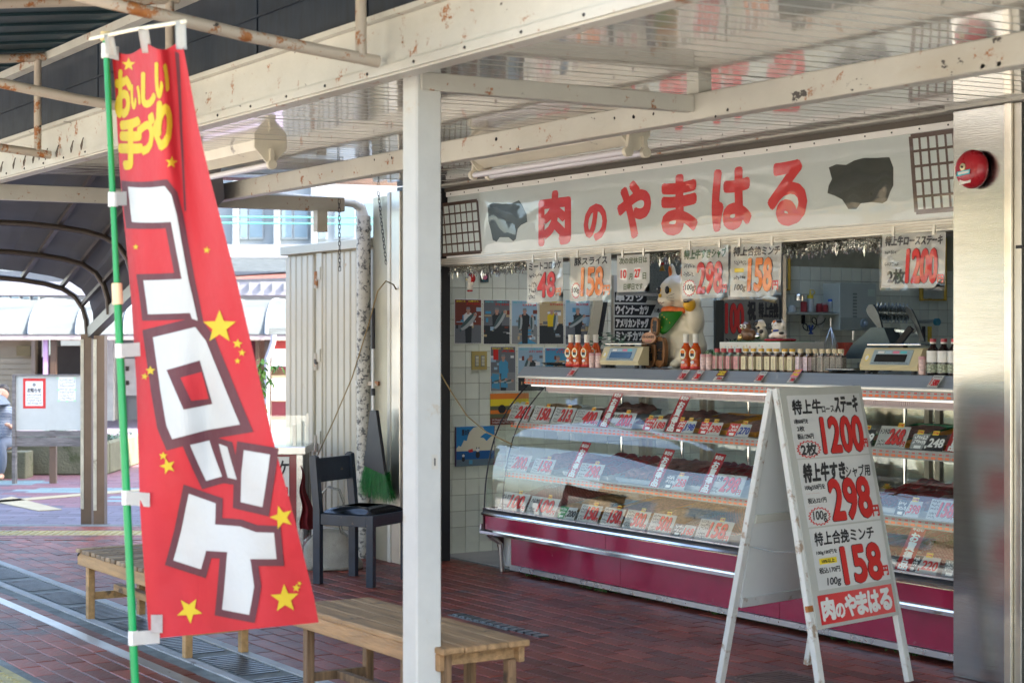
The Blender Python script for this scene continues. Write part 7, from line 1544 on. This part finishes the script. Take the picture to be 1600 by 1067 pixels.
for a, b_, m in ((65, 72, PUR), (76, 85, BRD), (412, 422, BRD), (-20, -10, PUR)):
    q = MB(); lbox(q, L(a, T), L(b_, T), T + .1, T + .2, -.15, zb - .10); q.build('arcade_post', m, ar)
# far shops under the arcade
T = 35.; fs_ = thing('far_shop_row', 'shuttered far shop fronts beneath the white vaulted arcade', 'building', lt(L(150, T), T, -.15))
def fb(nm, a, b_, y0_, y1_, m, dt_=0, th=.3, par=None):
    q = MB(); lbox(q, L(a, T), L(b_, T), T + dt_, T + dt_ + th, Zt(y1_, T), Zt(y0_, T)); return q.build(nm, m, par or fs_)
CRW = mat('cream far wall', (0.3276, 0.2808, 0.195), .7, var=.06); DKR = mat('dark maroon far wall', (.10, .012, .02), .6); GYW = mat('grey far wall', (0.2184, 0.234, 0.2496), .7, var=.05); DKO = mat('dark opening', (.05, .045, .04), .8); BRW = mat('brown far wall', (.22, .15, .10), .7, var=.1)
fb('wall', -140, 55, 520, 690, CRW); fb('wall', 85, 130, 540, 690, BRW, .05); fb('wall', 130, 200, 520, 690, GYW, .02); fb('wall', 200, 345, 520, 700, GYW); fb('wall', 345, 400, 520, 700, DKR); fb('wall', 400, 640, 520, 700, mat('wood brown far wall', (.26, .17, .11), .7, var=.12), .04)
fb('beam', -140, 640, 522, 532, mat('pale far beam', (.5, .42, .33), .7), -.3); fb('shade_sheet', 85, 128, 541, 585, DKO, -.01, .03); fb('shade_sheet', 55, 85, 530, 690, DKO, .2)  # dark sheets carry the shade of the openings in their colour
for k in range(14): fb('shutter_slat', -138, 50, 560 + k * 8.6, 560 + k * 8.6 + 7.8, mat('cream roller shutter', (0.3588, 0.3198, 0.234), .5, var=.04), -.05, .04)
fb('shutter_box', 30, 52, 540, 556, mat('olive box', (.20, .16, .07), .6), -.2, .1); fb('drain_pipe', 54, 60, 530, 690, mat('taupe pipe', (.32, .27, .22), .6), -.25, .12)
fb('clinic_sign', 122, 136, 528, 553, mat('pale green sign', (.60, .76, .66), .4, em=.12), -2.4, .1); fb('sign_edge', 116, 121, 526, 556, mat('white sign edge', (.8, .8, .8), .4), -2.4, .1)
fb('glass_door', 170, 184, 560, 680, mat('pale shop window', (.5, .5, .42), .1), -.04, .03); fb('meter_box', 198, 230, 560, 617, mat('pale meter box', (.6, .62, .62), .5), -.3, .2); fb('white_pipe', 176, 186, 500, 680, mat('white far pipe', (.6, .62, .62), .5), -.5, .15)
for y_ in (575, 597): fb('meter_window', 202, 207, y_ - 3, y_ + 4, DKO, -.34, .03)
for a, b_, c, d_, m in ((402, 408, 525, 640, BRP), (426, 452, 545, 572, mat('bluish curtain', (.45, .52, .56), .7)), (424, 452, 590, 625, mat('white appliance', (.62, .66, .66), .5)), (424, 452, 572, 578, DKR), (424, 452, 586, 590, CRW), (420, 460, 627, 650, DKR), (424, 455, 530, 545, mat('red far awning', (.45, .06, .05), .6))): fb('shop_panel', a, b_, c, d_, m, -.25, .1)
T = 30.; MB().ring_path([LTM @ Vector((L(p, T), T - .2, Zt(y, T))) for p, y in ((430, 523), (429, 535), (424, 550), (420, 560), (419, 680))], .05, 8).build('downpipe', mat('grey downpipe', (.30, .31, .33), .5), fs_, 'a')
# white building above
T = 40.; wb = thing('white_building', 'large white two storey building above the grey tiled roof at the left', 'building', lt(L(300, T), T, -.15))
WBM = mat('white building render', (0.2808, 0.312, 0.3276), .7, var=.03); WIN = mat('far window glass', (.16, .24, .30), .1, var=.2, vs_=1); WF = mat('far window frame', (.3, .34, .36), .4)
q = MB(); lbox(q, L(-260, T), L(680, T), T, T + 6, -.15, Zt(150, T)); q.build('wall', WBM, wb)
q = MB(); lbox(q, L(-260, T), L(680, T), T - .3, T - .003, Zt(404, T), Zt(383, T)); q.build('ledge', WBM, wb)
for a, b_ in ((375, 388), (389, 412), (440, 458), (459, 482), (497, 512), (522, 556), (562, 600), (-60, -20), (2, 16), (18, 32), (36, 48), (52, 62)):
    y0_, y1_ = (316, 374) if a > 300 else (440, 470)
    q = MB(); lbox(q, L(a, T), L(b_, T), T - .06, T - .003, Zt(y1_, T), Zt(y0_, T)); w_ = q.build('window_frame', WF, wb)
    q = MB(); lbox(q, L(a + 2, T), L(b_ - 1.5, T), T - .075, T - .061, Zt(y1_ - 3, T), Zt(y0_ + 2, T)); q.build('pane', WIN, w_)
for a in (366, 430, 488): q = MB(); lbox(q, L(a, T), L(a + 8, T), T - .25, T - .003, Zt(383, T), Zt(200, T)); q.build('pilaster', WBM, wb)
q = MB()
for y_ in (353, 362): MB().tube(LTM @ Vector((L(300, T), T - 3, Zt(y_, T))), LTM @ Vector((L(640, T), T - 3, Zt(y_ + 2, T))), .018, n=6).build('green_wire', mat('green wire', (.1, .45, .35), .5), wb)
T = 37.; rf = thing('tiled_roof', 'grey and red tiled low roof below the white building', 'roof', lt(L(420, T), T, Zt(450, T)))
q = MB(); A = [LTM @ Vector(p) for p in ((L(-60, T), T + 2.2, Zt(404, T + 2.2)), (L(660, T), T + 2.2, Zt(404, T + 2.2)), (L(660, T), T - 1.2, Zt(424, T - 1.2)), (L(-60, T), T - 1.2, Zt(424, T - 1.2)))]; q.quad(*A); q.build('roof_slope', mat('grey roof tile', (.14, .17, .19), .7, var=.3, vs_=6), rf, solid=.08)
q = MB(); A = [LTM @ Vector(p) for p in ((L(300, T), T - 1.1, Zt(436, T - 1.1)), (L(640, T), T - .6, Zt(412, T - .6)), (L(640, T), T - 2.2, Zt(428, T - 2.2)), (L(300, T), T - 2.4, Zt(440, T - 2.4)))]; q.quad(*A); q.build('red_slope', mat('faded red roof', (.30, .14, .12), .7, var=.2), rf, solid=.05)
q = MB(); lbox(q, L(-60, T), L(660, T), T - 2.3, T - 1.3, Zt(462, T - 2), Zt(441, T - 2)); q.build('eaves', mat('grey lavender eaves', (.26, .26, .30), .6), rf)
for k in range(20): q = MB(); lbox(q, L(330 + 17 * k, T), L(332 + 17 * k, T), T - 2.35, T - 2.31, Zt(452, T - 2.3), Zt(441, T - 2.3)); q.build('gutter_bracket', GRY, rf)
# potted sapling with fresh leaves
tp = thing('potted_sapling', 'young bright green leaved sapling standing behind the flag and cart', 'plant', lt(L(400, 13.6), 13.6, 0))
LG = mat('bright young leaf', (.16, .34, .03), .45, var=.3, vs_=20)
MB().lathe([(0, 0), (.12, 0), (.15, .22), (.14, .22), (.12, .2), (0, .2)], lt(L(400, 13.6), 13.6, 0)).build('pot', mat('terracotta pot', (.3, .12, .07), .7), tp, 'a')
MB().ring_path([LTM @ Vector((L(p, 13.6), 13.6, Zt(y, 13.6))) for p, y in ((400, 790), (402, 700), (405, 630), (404, 575), (412, 562))], [.012, .011, .008, .005, .003], 6).build('trunk', mat('sapling bark', (.12, .08, .05), .8), tp, 'a')
lf = MB(); 
lf.bm.free(); bm2 = bmesh.new()
vs4 = [bm2.verts.new(p) for p in ((0, 0, 0), (.010, .02, .004), (.012, .04, .002), (0, .075, -.008), (-.012, .04, .002), (-.010, .02, .004))]; bm2.faces.new(vs4)
lme = bpy.data.meshes.new('leaf'); bm2.to_mesh(lme); bm2.free(); lme.materials.append(LG)
rr = random.Random(5)
for k in range(120):
    br_ = rr.choice([((404, 575), (442, 572)), ((404, 575), (425, 600)), ((404, 590), (410, 610)), ((403, 575), (412, 560)), ((404, 600), (415, 640)), ((400, 600), (385, 590))]); f = rr.random()
    p = LTM @ Vector((L(br_[0][0] + (br_[1][0] - br_[0][0]) * f, 13.6) + rr.gauss(0, .01), 13.6 + rr.gauss(0, .04), Zt(br_[0][1] + (br_[1][1] - br_[0][1]) * f, 13.6) + rr.gauss(0, .012)))
    place('leaf', lme, tp, wm(tp).inverted() @ Matrix.Translation(p) @ Matrix.Rotation(rr.uniform(0, 6.28), 4, 'Z') @ Matrix.Rotation(rr.uniform(-1.2, .1), 4, 'X') @ Matrix.Rotation(rr.uniform(-.5, .5), 4, 'Y'))
# person sitting beside the planter at the left edge
pe = thing('person', 'person in a striped navy top under a pale blue parasol at the left edge', 'person', lt(L(2, 20.9), 20.9, -.15))
o = Vector((L(4, 20.0), 20.0, -.15))
def PV(l, t, z): return LTM @ (o + Vector((l, t, z)))
def limb(nm, pts, rad, m): return MB().ring_path(pts, rad, 12).build(nm, m, pe, 'all')
SKINM = mat('skin', (.55, .33, .24), .5, var=.06)
blob('body', [(PV(0, 0, .78), (.15, .12, .26)), (PV(0, 0, .98), (.18, .11, .12)), (PV(0, .0, .56), (.16, .15, .13)), (PV(-.12, -.18, .52), (.10, .22, .085), LTM @ Matrix.Rotation(0, 4, 'Z')), (PV(.10, -.18, .52), (.10, .22, .085), LTM @ Matrix.Rotation(0, 4, 'Z')),
    (PV(-.12, -.38, .32), (.06, .06, .24)), (PV(.10, -.38, .32), (.06, .06, .24)), (PV(-.12, -.44, .06), (.05, .12, .045), LTM @ Matrix.Rotation(0, 4, 'Z')), (PV(.10, -.44, .06), (.05, .12, .045), LTM @ Matrix.Rotation(0, 4, 'Z')), (PV(0, 0, 1.12), (.055, .055, .09)), (PV(0, -.02, 1.26), (.085, .10, .12)), (PV(0, -.125, 1.25), (.014, .02, .02)),
    (PV(-.20, -.03, .90), (.05, .05, .15)), (PV(.20, -.03, .90), (.05, .05, .15)), (PV(-.18, -.14, .74), (.042, .13, .045), LTM @ Matrix.Rotation(0, 4, 'Z')), (PV(.18, -.14, .78), (.042, .13, .045), LTM @ Matrix.Rotation(0, 4, 'Z')), (PV(-.16, -.28, .72), (.035, .05, .025)), (PV(.15, -.27, .82), (.035, .05, .035))], SKINM, pe, .018)
m, n2, b = nodes('striped knit'); c = n2.nodes.new('ShaderNodeTexCoord'); wv = n2.nodes.new('ShaderNodeTexWave'); wv.bands_direction = 'Z'; wv.inputs['Scale'].default_value = 14; n2.links.new(c.outputs['Object'], wv.inputs[0]); n2.links.new(mix(n2, (.03, .07, .16), (.45, .52, .6), ramp(n2, wv.outputs[1], .45, .55)), b.inputs['Base Color']); b.inputs['Roughness'].default_value = .9
blob('shirt', [(PV(0, 0, .80), (.19, .16, .28)), (PV(0, 0, .99), (.22, .15, .14)), (PV(-.20, -.03, .90), (.075, .075, .19)), (PV(.20, -.03, .90), (.075, .075, .19))], m, pe, .02)
blob('trousers', [(PV(0, 0, .56), (.18, .17, .13)), (PV(-.12, -.18, .53), (.105, .23, .095), LTM), (PV(.10, -.18, .53), (.105, .23, .095), LTM), (PV(-.12, -.38, .33), (.08, .08, .26)), (PV(.10, -.38, .33), (.08, .08, .26))], mat('grey blue trousers', (.12, .15, .2), .9), pe, .02)
blob('hair', [(PV(0, .015, 1.31), (.098, .105, .10)), (PV(0, .06, 1.25), (.085, .06, .11))], mat('black hair', (.015, .012, .01), .5), pe, .016)
for s_ in (-.03, .03): MB().sph(PV(s_, -.112, 1.27), .009, sub=1).build('eye', BLK, pe)
MB().box(-.025, .025, -.004, .004, -.004, .004, Matrix.Translation(PV(0, -.115, 1.205)) @ LTM).build('mouth', mat('lip', (.35, .1, .08), .5), pe)
pg_ = thing('parasol', 'pale blue parasol held open over the seated person at the left edge', 'parasol', PV(.15, -.27, .82))
MB().tube(PV(-.05, -.25, .62), PV(-.34, -.15, 1.10), .007).build('shaft', ALU, pg_, 'a')
MB().lathe([(.46, -.16), (.40, -.08), (.28, -.0), (.14, .05), (0, .07)], PV(-.34, -.15, 1.03), 10).build('canopy_cloth', mat('pale blue cloth', (.16, .2, .24), .8, var=.03), pg_, 'a')
st_ = thing('concrete_block', 'low concrete block under the person at the left edge', 'block', PV(0, .06, 0)); q = MB(); lbox(q, o.x - .3, o.x + .3, o.y - .12, o.y + .2, -.15, .28, .01); q.build('block_body', MOSSC, st_)
pe.location = PV(0, 0, 0); pe.scale = (.78, .78, .78)
for c_ in [o2 for o2 in COL.objects if o2.parent == pe]: c_.location = pe.matrix_basis.to_translation() * 0 + (lt(L(2, 20.9), 20.9, -.15) - PV(0, 0, 0))
st_.scale = (1, 1, .74)
# ---------------- across the street, seen only in the glossy sign, glass and steel
T_ = 0
ob = thing('street_building', 'sunlit tan building across the street reflected in the glass of the meat case', 'building', (-14, -13, -.33))
TANW = mat('sunlit tan wall', (.38, .31, .21), .8, var=.06)
MB().box(-34, -9, -21, -13, -.33, 4.6).build('wall', TANW, ob); MB().box(-34.3, -8.7, -21.3, -12.7, 4.6, 4.85).build('roof', mat('dark eaves', (.08, .07, .06), .6), ob)
for k in range(9):
    fr_ = MB().box(-33 + k * 2.7, -31.4 + k * 2.7, -12.99, -12.93, 1.0, 2.6).build('window_frame', WF, ob); MB().box(-32.9 + k * 2.7, -31.5 + k * 2.7, -12.925, -12.91, 1.1, 2.5).build('pane', WIN, fr_)
wb2 = thing('pale_house', 'pale house across the street reflected in the shop sign', 'building', (0, -15, -.33))
MB().box(-7, 9, -24, -15, -.33, 6.2).build('wall', mat('pale house wall', (.66, .62, .54), .8), wb2); MB().prism([(-14.6, 6.2), (-19.5, 8.6), (-24.4, 6.2)], -7.4, 9.4).build('roof', mat('slate house roof', (.10, .11, .13), .7), wb2)
for k in range(5):
    for z in (1, 3.9):
        fr_ = MB().box(-6 + k * 3, -4.6 + k * 3, -14.99, -14.93, z, z + 1.5).build('window_frame', WF, wb2); MB().box(-5.9 + k * 3, -4.7 + k * 3, -14.925, -14.91, z + .1, z + 1.4).build('pane', WIN, fr_)
LV = mat('street tree leaf', (.07, .17, .02), .6, var=.5, vs_=2)
def tree(x, y, h, r_, lab, seed):
    t = thing('street_tree', lab, 'tree', (x, y, -.33), group='street trees opposite the shop'); rr = random.Random(seed)
    MB().ring_path([(x, y, -.33), (x + .1, y, h * .3), (x, y + .1, h * .6), (x, y, h * .85)], [.2, .16, .1, .04], 8).build('trunk', mat('tree bark', (.10, .07, .05), .9), t, 'a')
    q = MB(); cl = [(x + rr.gauss(0, r_ * .5), y + rr.gauss(0, r_ * .5), h * .62 + rr.gauss(0, r_ * .4)) for _ in range(22)]
    for k in range(5200):
        c = rr.choice(cl); p = Vector((rr.gauss(c[0], r_ * .2), rr.gauss(c[1], r_ * .2), rr.gauss(c[2], r_ * .17))); a = rr.uniform(0, 6.28); s_ = rr.uniform(.08, .17); u_ = Vector((math.cos(a), math.sin(a), rr.uniform(-.6, .6))) * s_; v_ = Vector((-math.sin(a), math.cos(a), rr.uniform(-.5, .5))) * s_ * .6
        q.quad(p - v_ * .5, p + u_ * .5 - v_, p + u_, p + u_ * .4 + v_)
    q.build('crown', LV, t)
tree(-10.5, -9.5, 5.2, 1.7, 'broad leafy street tree opposite the left part of the case', 1); tree(-3.2, -9, 6, 1.9, 'tall leafy street tree opposite the pillar', 2); tree(-17, -10, 5, 1.6, 'leafy street tree farthest down the street', 3)
